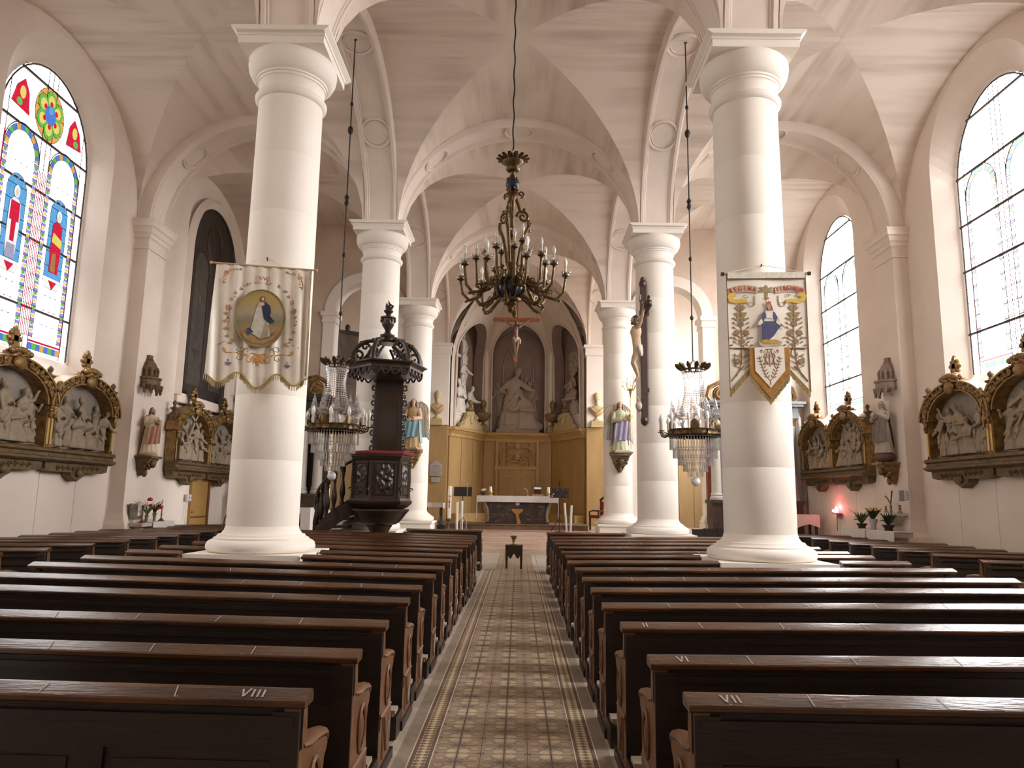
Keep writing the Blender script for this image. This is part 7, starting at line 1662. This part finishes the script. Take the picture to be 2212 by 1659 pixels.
for s in (-1, 1):
    for q in (-1, 1): MB().box(s * .26 - .025, s * .26 + .025, q * .24 - .025, q * .24 + .025, 0, .44 if q < 0 else 1.05).build('leg', M_XWOOD, r, 0)
    MB().tube([(s * .27, .24, .66), (s * .27, -.1, .68), (s * .27, -.26, .64), (s * .27, -.25, .42)], .03, 7).build('arm', M_XWOOD, r)
MB().box(-.28, .28, -.27, .27, .42, .52).build('seat', M_REDC, r, 0); MB().box(-.24, .24, .20, .26, .55, 1.0).build('backrest', M_REDC, r, 0); b = MB(); b.tube([(-.28, .23, 1.05), (-.1, .23, 1.14), (.1, .23, 1.14), (.28, .23, 1.05)], .04, 7); b.ball((0, .23, 1.16), .06, 8, 6); b.build('crest_rail', M_XWOOD, r)
r = thing('planter', 'dark low pot with grasses at the foot of the left choir column', 'plant', (-2.55, 24.35, CH), 0); MB().lathe([(.10, 0), (.14, .12), (.15, .16), (.12, .17)], 14).build('pot', M_IRON, r)
g = MB()
for i in range(40): a = i * 2.4; g.tube([(.05 * cos(a), .05 * sin(a), .15), (.12 * cos(a), .12 * sin(a), .26), (.2 * cos(a), .2 * sin(a), .30 + .06 * (i % 4))], [.006, .005, .002], 4)
tag(g.build('grass_blades', mat('grey_green_leaves', (.13, .12, .10), .7), r), kind='stuff')
# stool with a brass censer at the head of the aisle
r = thing('small_table', 'small black carved table standing in the aisle before the choir steps', 'table', (-.09, 17.95, 0), 0)
MB().box(-.21, .21, -.21, .21, .51, .55).build('table_top', M_EBON, r, 0)
for q in (-1, 1):
    MB().prism([(-.19, .51), (.19, .51), (.19, .36), (.15, .34), (.12, .26), (.075, .24), (.03, .32), (0, .36), (-.03, .32), (-.075, .24), (-.12, .26), (-.15, .34), (-.19, .36)], q * .19 - .012, q * .19 + .012).build('carved_apron', M_EBON, r, 0)
    for s in (-1, 1): MB().lathe([(.022, 0), (.03, .02), (.02, .05), (.028, .08), (.024, .12), (.032, .2), (.03, .51)], 10, T(s * .175, q * .175, 0)).build('leg', M_EBON, r)
r = thing('brass_vessel', 'small brass holy water vessel with a sprinkler on the black table', 'vessel', (-.10, 17.95, .552), 0); M_OLDB = MATS['old_brass']
MB().lathe([(.075, 0), (.08, .01), (.035, .03), (.025, .07), (.05, .09), (.03, .11), (.06, .15), (.085, .20), (.09, .22), (.075, .22), (.06, .2)], 16).build('bowl', M_OLDB, r); MB().tube([(.02, 0, .18), (-.10, 0, .34)], .007, 6).build('sprinkler', mat('pale_handle', (.5, .4, .3), .5), r)
# ================================================================ side altars at the ends of the aisles
M_GREYM = mat('blue_grey_marbled_wood', (.16, .165, .17), .5, var=.15, scale=6); M_REDM = mat('red_marbled_wood', (.32, .085, .055), .4, col2=(.20, .06, .045), scale=7); M_DARKM = mat('dark_brown_marble', (.055, .034, .028), .3, col2=(.10, .066, .05), scale=6); M_COLW = mat('pale_grey_painted_column', (.55, .52, .46), .5, var=.05, scale=5); M_DARKR = mat('black_brown_retable', (.030, .022, .02), .45, var=.2, scale=5)
def retable(label, xc, half, body, frieze, panel, pair):
    r = thing('side_altar', label, 'altar', (xc, 23.58, 0), 0)
    MB().box(-half, half, -.75, -.02, 0, 1.62).build('pedestal', M_DARKM, r, 0); MB().box(-half - .05, half + .05, -.80, -.02, 1.62, 1.72).build('pedestal_cap', M_DARKM, r, 0)
    MB().box(-half + .1, half - .1, -.20, -.02, 1.72, 4.30).build('back_panel', body, r, 0)
    for s in (-1, 1):
        MB().box(min(s * (half - .42), s * half), max(s * (half - .42), s * half), -.26, -.02, 1.72, 4.3).build('red_pilaster', panel, r, 0)
        for k in range(2 if pair else 1):
            x = s * (half - .20 - .50 * k); c = MB(); c.lathe([(.21, 1.72), (.21, 1.80), (.17, 1.84), (.19, 1.88), (.165, 1.93), (.155, 1.96), (.150, 2.6), (.130, 4.0), (.14, 4.02), (.13, 4.05)], 20, T(x, -.50, 0)); c.build('altar_column', M_COLW, r)
            d = MB(); d.lathe([(.13, 4.05), (.15, 4.12), (.16, 4.2), (.21, 4.28), (.23, 4.30)], 12, T(x, -.50, 0), mod=lambda a, z: 1 + .1 * sin(6 * a)); d.build('gilt_capital', M_GILT, r)
    e = MB(); e.box(-half - .02, half + .02, -.72, -.02, 4.30, 4.46); e.box(-half, half, -.68, -.02, 4.46, 4.66); e.box(-half - .12, half + .12, -.84, -.02, 4.66, 4.74); e.box(-half - .18, half + .18, -.90, -.02, 4.74, 4.82); e.build('entablature', frieze, r, 0)
    p = MB(); p.prism([(-.62, 2.0), (.62, 2.0), (.62, 3.6)] + [(.62 * cos(PI * i / 10), 3.6 + .5 * sin(PI * i / 10)) for i in range(1, 10)] + [(-.62, 3.6)], -.235, -.20); p.build('picture', mat('dark_altar_picture', (.075, .045, .03), .5, var=.5, scale=4), r, 0)
    for s in (-1, 1):
        g = MB(); x = s * (half - .42); g.scroll((x, 5.12), .30, 1.7, .08, a0=PI / 2, d=-.45, flip=s); g.tube([(x + s * .30, -.45, 4.84), (x + s * .42, -.45, 5.0), (x + s * .34, -.45, 5.3), (x, -.45, 5.48), (x - s * .4, -.45, 5.40)], [.05, .07, .08, .07, .04], 8); g.ball((x, -.45, 5.02), (.26, .10, .20), 12, 8); g.scroll((x, 5.06), .2, 1.5, .05, a0=0, d=-.53, flip=-s); g.build('gilt_volute', M_GILT, r)
    g = MB(); g.ball((0, -.4, 5.4), (.4, .12, .45), 12, 8); g.tube([(-.5, -.4, 4.9), (0, -.45, 5.2), (.5, -.4, 4.9)], .08, 7); g.build('gilt_crest', M_GILT, r)
    return r
ra_ = retable('dark side altar with paired pale columns, mostly behind the left column', -7.50, 1.32, M_DARKR, M_DARKR, M_DARKM, True)
rb = retable('blue grey and red marbled side altar with pale columns behind the right column', 7.42, 1.40, M_GREYM, M_GREYM, M_REDM, False)
def draped_table(name, label, clabel, x, y, w, d, h, skirt, rz=0):
    r = thing(name, label, 'table', (x, y, 0), rz)
    for s in (-1, 1):
        for q in (-1, 1): MB().box(s * (w / 2 - .06) - .03, s * (w / 2 - .06) + .03, q * (d / 2 - .06) - .03, q * (d / 2 - .06) + .03, 0, h - .03).build('leg', M_XWOOD, r, 0)
    MB().box(-w / 2, w / 2, -d / 2, d / 2, h - .03, h).build('table_top', M_XWOOD, r, 0)
    c = thing('table_cloth', clabel, 'tablecloth', (x, y, h + .002), rz); b = MB(); b.box(-w / 2 - .02, w / 2 + .02, -d / 2 - .02, d / 2 + .02, 0, .01)
    n = 30; fn = skirt
    b.grid(lambda u, v: (-w / 2 - .02 + (w + .04) * u, -d / 2 - .022 - .012 * v * sin(u * 14), .008 - v * fn(u)), n, 4)
    for s in (-1, 1): b.grid(lambda u, v: (s * (w / 2 + .022 + .01 * v * sin(u * 9)), -d / 2 - .02 + (d + .04) * u, .008 - v * fn(0 if s < 0 else 1)), 8, 4)
    b.build('linen', M_LINEN, c, 60); return r
draped_table('small_altar_table', 'table under a white cloth in front of the left side altar', 'white cloth with a long hanging corner before the left side altar', -6.72, 22.30, .95, .6, 1.28, lambda u: .95 if u > .72 else (.16 + .5 * max(0, .35 - u)))
draped_table('small_altar_table', 'table under a pinkish white cloth in front of the right side altar', 'pinkish white cloth with hanging corner before the right side altar', 8.30, 21.9, .95, .6, 1.32, lambda u: .34 + .06 * sin(u * 7))
r = thing('wall_light', 'white wall light with a long dark pipe beside the right side altar', 'lamp', (8.86, 22.95, 4.1), 0); MB().lathe([(.03, -.3), (.05, -.25), (.045, -.05), (.06, 0), (.05, .2), (.03, .28), (.0001, .30)], 10).build('shade', M_BULB, r); MB().tube([(0, .02, -.3), (.02, .02, -1.2), (.02, .02, -2.4)], .05, 6).build('pipe', M_GREYM, r)
MB().box(-.02, .22, -.02, .02, -.24, -.20).build('wall_arm', M_IRON, r, 0)
# pictures in the chapel beyond the left arch
r = thing('framed_painting', 'tall dark framed painting hanging beyond the left chapel arch', 'painting', (-6.45, 26.3, 4.6), R(32)); M_FRM = mat('black_picture_frame', (.025, .014, .010), .4)
for (x0_, x1_, z0_, z1_) in ((-.75, .75, 0, .14), (-.75, .75, 3.0, 3.14), (-.75, -.61, .14, 3.0), (.61, .75, .14, 3.0)): MB().box(x0_, x1_, -.05, .04, z0_, z1_).build('frame_rail', M_FRM, r, 0)
MB().box(-.62, .62, -.01, .02, .13, 3.01).build('canvas', mat('dark_brown_canvas', (.085, .050, .022), .5, var=.45, scale=2.5), r, 0); b = MB(); b.ball((0, 0, 3.25), (.10, .06, .14), 8, 6); b.tube([(0, 0, 3.12), (0, 0, 3.3)], .04, 6); b.build('crest', M_FRM, r)
MB().box(-.5, -.46, -.02, .02, -4.0, 0).build('support_post', M_FRM, r, 0); MB().box(.46, .5, -.02, .02, -4.0, 0).build('support_post', M_FRM, r, 0)
for s, lab in ((-1, 'left'), (1, 'right')):
    r = thing('side_chapel_altar', f'brown gilt altar with a coloured picture in the {lab} side chapel', 'altar', (X0 + s * 4.62, 30.2, CH), 0)
    MB().box(-.75, .75, -.5, 0, 0, 1.0).build('table', M_DARKM, r, 0); MB().box(-.78, .78, -.52, 0, 1.0, 1.06).build('mensa', M_LINEN, r, 0); MB().box(-.8, .8, -.1, 0, 1.06, 4.1).build('retable', mat('brown_retable', (.10, .055, .03), .5, var=.2, scale=4), r, 0)
    MB().box(-.55, .55, -.13, -.10, 2.5, 3.85).build('picture', mat('warm_painted_picture', (.34, .105, .04), .5, col2=(.07, .045, .035), scale=3.2), r, 0); MB().prism([(-.5, 1.3), (.5, 1.3), (.5, 1.9)] + [(.5 * cos(PI * i / 8), 1.9 + .35 * sin(PI * i / 8)) for i in range(1, 8)] + [(-.5, 1.9)], -.12, -.10).build('dark_niche', mat('blue_black_niche', (.012, .016, .028), .5), r, 0)
    b = MB(); b.box(-.85, .85, -.2, 0, 2.30, 2.44); b.box(-.85, .85, -.2, 0, 4.1, 4.25); b.build('gilt_cornice', M_GILT, r, 0); b = MB(); b.lathe([(.0001, 4.25), (.30, 4.25), (.34, 4.5), (.30, 4.8), (.12, 4.95), (.05, 5.05)], 14, T(0, -.1, 0), sy=.4); b.tube([(-.22, -.1, 5.16), (0, -.1, 5.06), (.22, -.1, 5.16)], .05, 6); b.tube([(0, -.1, 5.0), (0, -.1, 5.35)], .06, 6); b.build('gilt_crown', M_GILT, r)
r = thing('white_flowers', 'white flowers in a pot on the right side chapel altar', 'flowers', (X0 + 4.3, 29.9, CH + 1.062), 0); MB().lathe([(.08, 0), (.12, .2), (.10, .22)], 12).build('pot', M_IRON, r)
for i in range(12): a = i * 2.4; MB().ball((.22 * cos(a) * (.4 + i / 20), .12 * sin(a), .34 + .03 * (i % 5) * 1.5), .055, 7, 5).build('blossom', MATS['white_petals'], r)
g = MB()
for i in range(14): a = i * 2.4; g.tube([(0, 0, .18), (.2 * cos(a) * (.4 + i / 24), .11 * sin(a), .33 + .03 * (i % 5))], .02, 5)
g.build('leaves', mat('dark_green_leaves', (.035, .055, .02), .6, var=.2, scale=12), r); M_LEAF = MATS['dark_green_leaves']
# dark prayer chairs stacked beyond the right arch
M_CHB = mat('black_painted_chair', (.016, .012, .012), .5)
ch_me = None
def prayer_chair(x, y, rz, label, grp):
    r = thing('prayer_chair', label, 'chair', (x, y, 0), rz, grp)
    for s in (-1, 1):
        MB().tube([(s * .19, .18, 0), (s * .19, .19, .45), (s * .185, .26, .95)], .018, 6).build('rear_leg', M_CHB, r); MB().tube([(s * .19, -.2, 0), (s * .19, -.18, .45)], .018, 6).build('front_leg', M_CHB, r)
    MB().box(-.21, .21, -.21, .21, .44, .47).build('seat', M_CHB, r, 0); MB().box(-.19, .19, .225, .25, .58, .94, T(0, -.02, 0)).build('backrest', M_CHB, r, 0); return r
for i in range(4): q = prayer_chair((19.3 + .6 * i) * (.252 + .0158 * i), 19.3 + .6 * i, R(30), f'black prayer chair turned sideways beyond the right pews, {("leftmost", "second from left", "third from left", "rightmost")[i]} of four', 'row of four black chairs by the right side altar')
for i in range(4):
    prayer_chair(4.1 + .52 * i, 27.6, R(180), f'dark chair lined up in the right chapel, {("leftmost", "second from left", "third from left", "rightmost")[i]} of four', 'chairs lined up in the right chapel').location.z = CH
for i in range(2):
    r = thing('leaning_board', ('left', 'right')[i] + ' of two small grey boards leaning at the right choir column', 'board', (2.74 + .25 * i, 19.3, 0), R(10)); MB().cbox((0, 0, .47), (.10, .02, .94), RY(.16)).build('board', mat('grey_board', (.26, .22, .19), .6), r, 0); MB().box(-.1, .1, -.1, .1, 0, .03).build('foot', M_IRON, r, 0)

# ================================================================ things along the aisle walls
# yellow door left
r = thing('door_2', 'narrow ochre yellow door in the left aisle wall under the relief panels', 'door', (WL, 21.05, 0), R(90), kind='structure'); M_YEL = mat('ochre_yellow_door', (.42, .25, .075), .5, var=.06, scale=3)
MB().box(-.55, .50, -.075, .02, .02, 2.18).build('door_leaf', M_YEL, r, 0); MB().box(.50, .62, -.10, .02, 0, 2.2).build('door_jamb', mat('brown_door_jamb', (.19, .075, .03), .5), r, 0); MB().box(-.52, .48, -.085, -.07, .98, 1.03).build('door_rail', MATS['brown_door_jamb'], r, 0); MB().ball((-.46, -.10, 1.15), .025, 8, 6).build('door_knob', M_OLDB, r)
r = thing('switch_box', 'small white switch boxes beside the ochre door', 'switch', (WL + .055, 20.32, 1.55), R(90)); 
for i, (x, z) in enumerate(((-.08, 0), (.07, .04), (.07, -.06))): MB().box(x - .055, x + .055, -.05, .005, z - (.09 if i == 0 else .04), z + (.09 if i == 0 else .04)).build('box', mat('white_plastic', (.70, .68, .66), .4), r, 0)
MB().tube([(-.08, -.012, -.09), (-.09, -.012, -1.2)], .010, 5).build('conduit', MATS['white_plastic'], r)
r = thing('folded_chair', 'grey folded chair leaning against the left aisle wall', 'chair', (WL + .22, 22.75, 0), R(80)); MB().tube([(-.2, 0, 0), (-.2, -.05, .9), (-.1, -.06, 1.05), (.1, -.06, 1.05), (.2, -.05, .9), (.2, 0, 0)], .018, 6).build('frame', M_IRON, r); MB().box(-.19, .19, -.06, -.03, .35, .75).build('seat', mat('grey_plastic', (.30, .26, .26), .5), r, 0)
# left shelf altar on the pilaster foot
M_STSH = mat('pale_stone_shelf', (.58, .50, .44), .6, var=.06, scale=5); sx0 = PFL
r = thing('stone_shelf', 'pale stone shelf table at the foot of the left pilaster', 'shelf', (sx0 + .04, 17.2, 0), R(90)); MB().box(-.70, .80, -.42, 0, .90, .98).build('top', M_STSH, r, 0); MB().box(-.55, -.40, -.30, 0, 0, .90).build('support', M_STSH, r, 0); MB().box(.50, .65, -.30, 0, 0, .90).build('support', M_STSH, r, 0); MB().box(-.6, .2, -.16, -.0, .98, 1.05).build('riser', M_STSH, r, 0)
r = thing('white_cloth', 'white cloth draped over the left stone shelf', 'cloth', (sx0 + .04, 17.2, .982), R(90)); b = MB(); b.box(-.25, .82, -.44, -.17, 0, .01); b.grid(lambda u, v: (-.25 + 1.07 * u, -.445 - .01 * sin(u * 12), .008 - v * (.20 - .04 * u)), 20, 3); b.build('linen', M_LINEN, r, 0)
r = thing('dark_panel', 'dark weathered panel with a paper leaning on the left pilaster shelf', 'panel', (sx0 + .05, 16.95, 1.052), R(90)); MB().box(-.32, .22, -.05, -.01, 0, .36).build('board', mat('weathered_grey_board', (.16, .125, .10), .7, var=.3, scale=8), r, 0); MB().box(-.02, .30, -.06, -.052, .08, .36).build('paper', M_WHITEP, r, 0)
M_COPP = mat('reddish_copper', (.20, .075, .05), .4, .5)
def candlestick(label, loc, h, m, cand=0.0):
    r = thing('candlestick', label, 'candlestick', loc, 0); MB().lathe([(.07, 0), (.07, .015), (.03, .05), (.014, .08), (.02, h * .5), (.012, h * .55), (.014, h * .85), (.035, h * .95), (.03, h), (.012, h)], 12).build('stem', m, r)
    if cand: MB().lathe([(.014, h), (.014, h + cand), (.0001, h + cand)], 8).build('candle', M_WAX, r)
candlestick('copper candlestick at the left end of the left stone shelf', (sx0 + .30, 16.78, .982), .40, M_COPP, .06); candlestick('copper candlestick beside the red flowers on the white cloth', (sx0 + .28, 17.72, .995), .36, M_COPP, .16)
def bouquet(name, label, loc, vase_h, vase_r, vase_m, blooms, leaves, sticks=0):
    r = thing(name, label, 'flowers', loc, 0); MB().lathe([(vase_r * .7, 0), (vase_r * .6, vase_h * .3), (vase_r, vase_h), (vase_r * .85, vase_h)], 14).build('vase', vase_m, r)
    g = MB()
    for i in range(leaves): a = i * 2.4; rr = .04 + .13 * ((i * 5) % 11) / 11; g.tube([(0, 0, vase_h * .8), (rr * .6 * cos(a), rr * .6 * sin(a), vase_h + .10 + .02 * (i % 5)), (rr * 1.3 * cos(a), rr * 1.3 * sin(a), vase_h + .06 + .045 * ((i * 3) % 5) + .02)], [.006, .020, .003], 5, flat=(1, .4))
    for i in range(sticks): a = i * 1.7; g.tube([(0, 0, vase_h), (.18 * cos(a), .18 * sin(a), vase_h + .25), (.34 * cos(a), .30 * sin(a), vase_h + .34)], [.005, .004, .001], 4)
    tag(g.build('leaves', M_LEAF if not sticks else mat('mid_green_leaves', (.12, .17, .06), .6, var=.25, scale=14), r), kind='stuff')
    for (x, y, z, s, m) in blooms:
        b = MB()
        for i in range(7): a = 2 * PI * i / 7; b.ball((x + s * .5 * cos(a), y + s * .5 * sin(a), z), (s * .5, s * .5, s * .55), 7, 5)
        b.ball((x, y, z + s * .25), s * .6, 8, 6); b.build('bloom', m, r)
    return r
M_REDF = mat('red_petals', (.52, .012, .02), .6, var=.2, scale=25); M_YELF = mat('pale_yellow_petals', (.62, .50, .16), .6, var=.12, scale=20); M_GLASSV = mat('greenish_vase', (.20, .19, .12), .2); M_ZINC = mat('grey_white_pot', (.45, .43, .42), .5)
bouquet('red_flowers', 'red flowers in a narrow vase on the white cloth of the left shelf', (sx0 + .26, 17.42, .995), .20, .05, M_GLASSV, [(.02, .03, .30, .07, M_REDF), (.06, .14, .33, .065, M_REDF), (.0, .22, .31, .05, M_REDF)], 14)
bouquet('red_bloom_spray', 'tall spray of grass with one red bloom on the left shelf', (sx0 + .24, 17.10, .985), .16, .045, M_GLASSV, [(.0, .09, .52, .065, M_REDF), (.02, .09, .38, .05, M_REDF), (.0, -.14, .40, .03, M_YELF)], 10, 18)
# right: shelf, cloth, flower pots
sx1 = PFR
r = thing('stone_ledge', 'long white-covered ledge at the foot of the right pilaster', 'shelf', (sx1 - .19, 17.3, 0), R(-90)); MB().box(-1.35, 1.25, -.40, 0, .95, 1.06).build('top', M_STSH, r, 0); MB().box(-1.1, -.9, -.3, 0, 0, .95).build('support', M_STSH, r, 0); MB().box(.8, 1.0, -.3, 0, 0, .95).build('support', M_STSH, r, 0)
for i, (a, c) in enumerate(((-1.38, -.05), (-.03, 1.28))):
    r = thing('white_cloth', f'white cloth hanging over the right ledge, {("part away from", "part nearest")[1 - i]} the photographer', 'cloth', (sx1 - .19, 17.3, 1.062), R(-90)); b = MB(); b.box(a, c, -.42, -.02, 0, .01); b.grid(lambda u, v: (a + (c - a) * u, -.425 - .012 * sin(u * 15), .008 - v * (.17 + .05 * u)), 20, 3); b.build('linen', M_LINEN, r, 0)
r = thing('wall_shelf', 'small white semicircular wall shelf with a lace cloth on the right pilaster', 'shelf', (sx1, 16.95, 1.44), R(-90)); b = MB(); b.prism([(-.48, 0), (.42, 0)] + [(.42 * cos(PI * i / 10) - .03 * (i / 10), -.30 * sin(PI * i / 10)) for i in range(1, 10)], -.03, .03, 'xy'); b.build('top', M_STSH, r, 0); b = MB(); b.prism([(-.28, -.03), (.28, -.03), (.1, -.26), (-.1, -.26)], -.2, 0); b.build('support', M_STSH, r, 0)
b = MB(); b.grid(lambda u, v: (-.20 + .36 * u, -.285 - .02 * sin(u * PI), .034 - v * (.05 + .30 * min(u, 1 - u) * 2)), 16, 6); b.build('lace_cloth', M_LINEN, r, 0)
SZ = 1.472
def vase(label, y, m, h, r_): 
    r = thing('small_vase', label, 'vase', (sx1 - .15, y, SZ), 0); MB().lathe([(r_, 0), (r_ * .9, .02), (r_ * .4, h * .3), (r_ * .6, h * .5), (r_ * .35, h * .75), (r_ * .6, h)], 12).build('body', m, r)
vase('small bronze vase at the far end of the right wall shelf', 17.25, M_OLDB, .15, .05); vase('small dark vase with leaves near the front of the right wall shelf', 16.62, M_OLDB, .18, .06)
r = thing('branch_vase', 'forked bare branch in a thin glass on the right wall shelf', 'branch', (sx1 - .16, 17.0, SZ), 0); MB().lathe([(.03, 0), (.025, .10), (.035, .16)], 10).build('glass', M_GLASSV, r); b = MB(); b.tube([(0, 0, .02), (0, 0, .20), (0, -.05, .34), (0, -.09, .50)], [.018, .016, .018, .022], 6); b.tube([(0, 0, .20), (0, .12, .32), (0, .22, .38)], [.014, .016, .018], 6); b.build('branch', mat('grey_bark', (.17, .13, .115), .8), r)
for y, lab, w in ((16.78, 'small dark printed notice on the right pilaster', .20), (16.50, 'pale printed notice with lines on the right pilaster', .26)):
    r = thing('notice', lab, 'notice', (sx1 - .001, y, 1.74), R(-90)); MB().box(-w / 2, w / 2, -.012, 0, 0, .24).build('paper', mat('grey_print', (.26, .23, .235), .6) if w < .25 else mat('pale_grey_paper', (.52, .48, .45), .7), r, 0)
    b = MB()
    for k in range(5): b.box(-w * .38, w * (.38 - .1 * (k % 2)), -.014, -.012, .035 + .04 * k, .048 + .04 * k)
    tag(b.build('printed_lines', M_GREYM, r, 0), kind='stuff')
bouquet('yellow_flower_pot', 'grey pot of dark foliage with pale yellow flowers on the right ledge', (sx1 - .38, 17.42, 1.075), .24, .10, M_ZINC, [(.02, -.06, .46, .075, M_YELF), (-.04, .02, .44, .06, M_YELF), (-.03, .12, .40, .05, M_YELF)], 110)
bouquet('green_plant', 'dark bowl of low green foliage at the far end of the right ledge', (sx1 - .36, 18.05, 1.075), .12, .13, M_IRON, [], 90, 8); bouquet('green_plant', 'dark low bowl of green foliage on the near part of the right ledge', (sx1 - .38, 16.72, 1.075), .13, .14, M_IRON, [], 110)
# vigil lamp
r = thing('vigil_lamp', 'glowing red vigil lamp on a small wall bracket of the right aisle', 'lamp', (WR - .06, 20.72, 1.40), R(-90)); MB().box(-.14, .16, -.16, 0, -.03, .0).build('shelf', mat('reddish_shelf', (.34, .16, .13), .6), r, 0); MB().box(-.02, .12, -.10, 0, -.14, -.03).build('box', MATS['reddish_shelf'], r, 0)
M_GLOW = mat('glowing_red_glass', (.7, .02, .06), .3, emit=(1.0, .035, .075, 26)); M_FLAME = mat('lamp_flame', (1, .7, .6), .4, emit=(1.0, .62, .52, 45))
MB().lathe([(.03, 0), (.05, .02), (.055, .09), (.045, .13)], 14, T(-.03, -.09, .0)).build('red_glass', M_GLOW, r); MB().ball((-.08, -.15, .06), .032, 10, 8).build('small_bulb', M_FLAME, r); MB().ball((.01, -.10, .15), (.02, .02, .035), 8, 6).build('flame', M_FLAME, r); MB().tube([(-.2, -.01, -.12), (-.2, -.01, -.5)], .008, 5).build('cable', M_IRON, r)
pl_ = bpy.data.lights.new('vigil_light', 'POINT'); pl_.color = (1.0, .06, .10); pl_.energy = 4.5; pl_.shadow_soft_size = .05; plo = bpy.data.objects.new('vigil_light', pl_); COL.objects.link(plo); plo.location = (WR - .22, 20.72, 1.60)
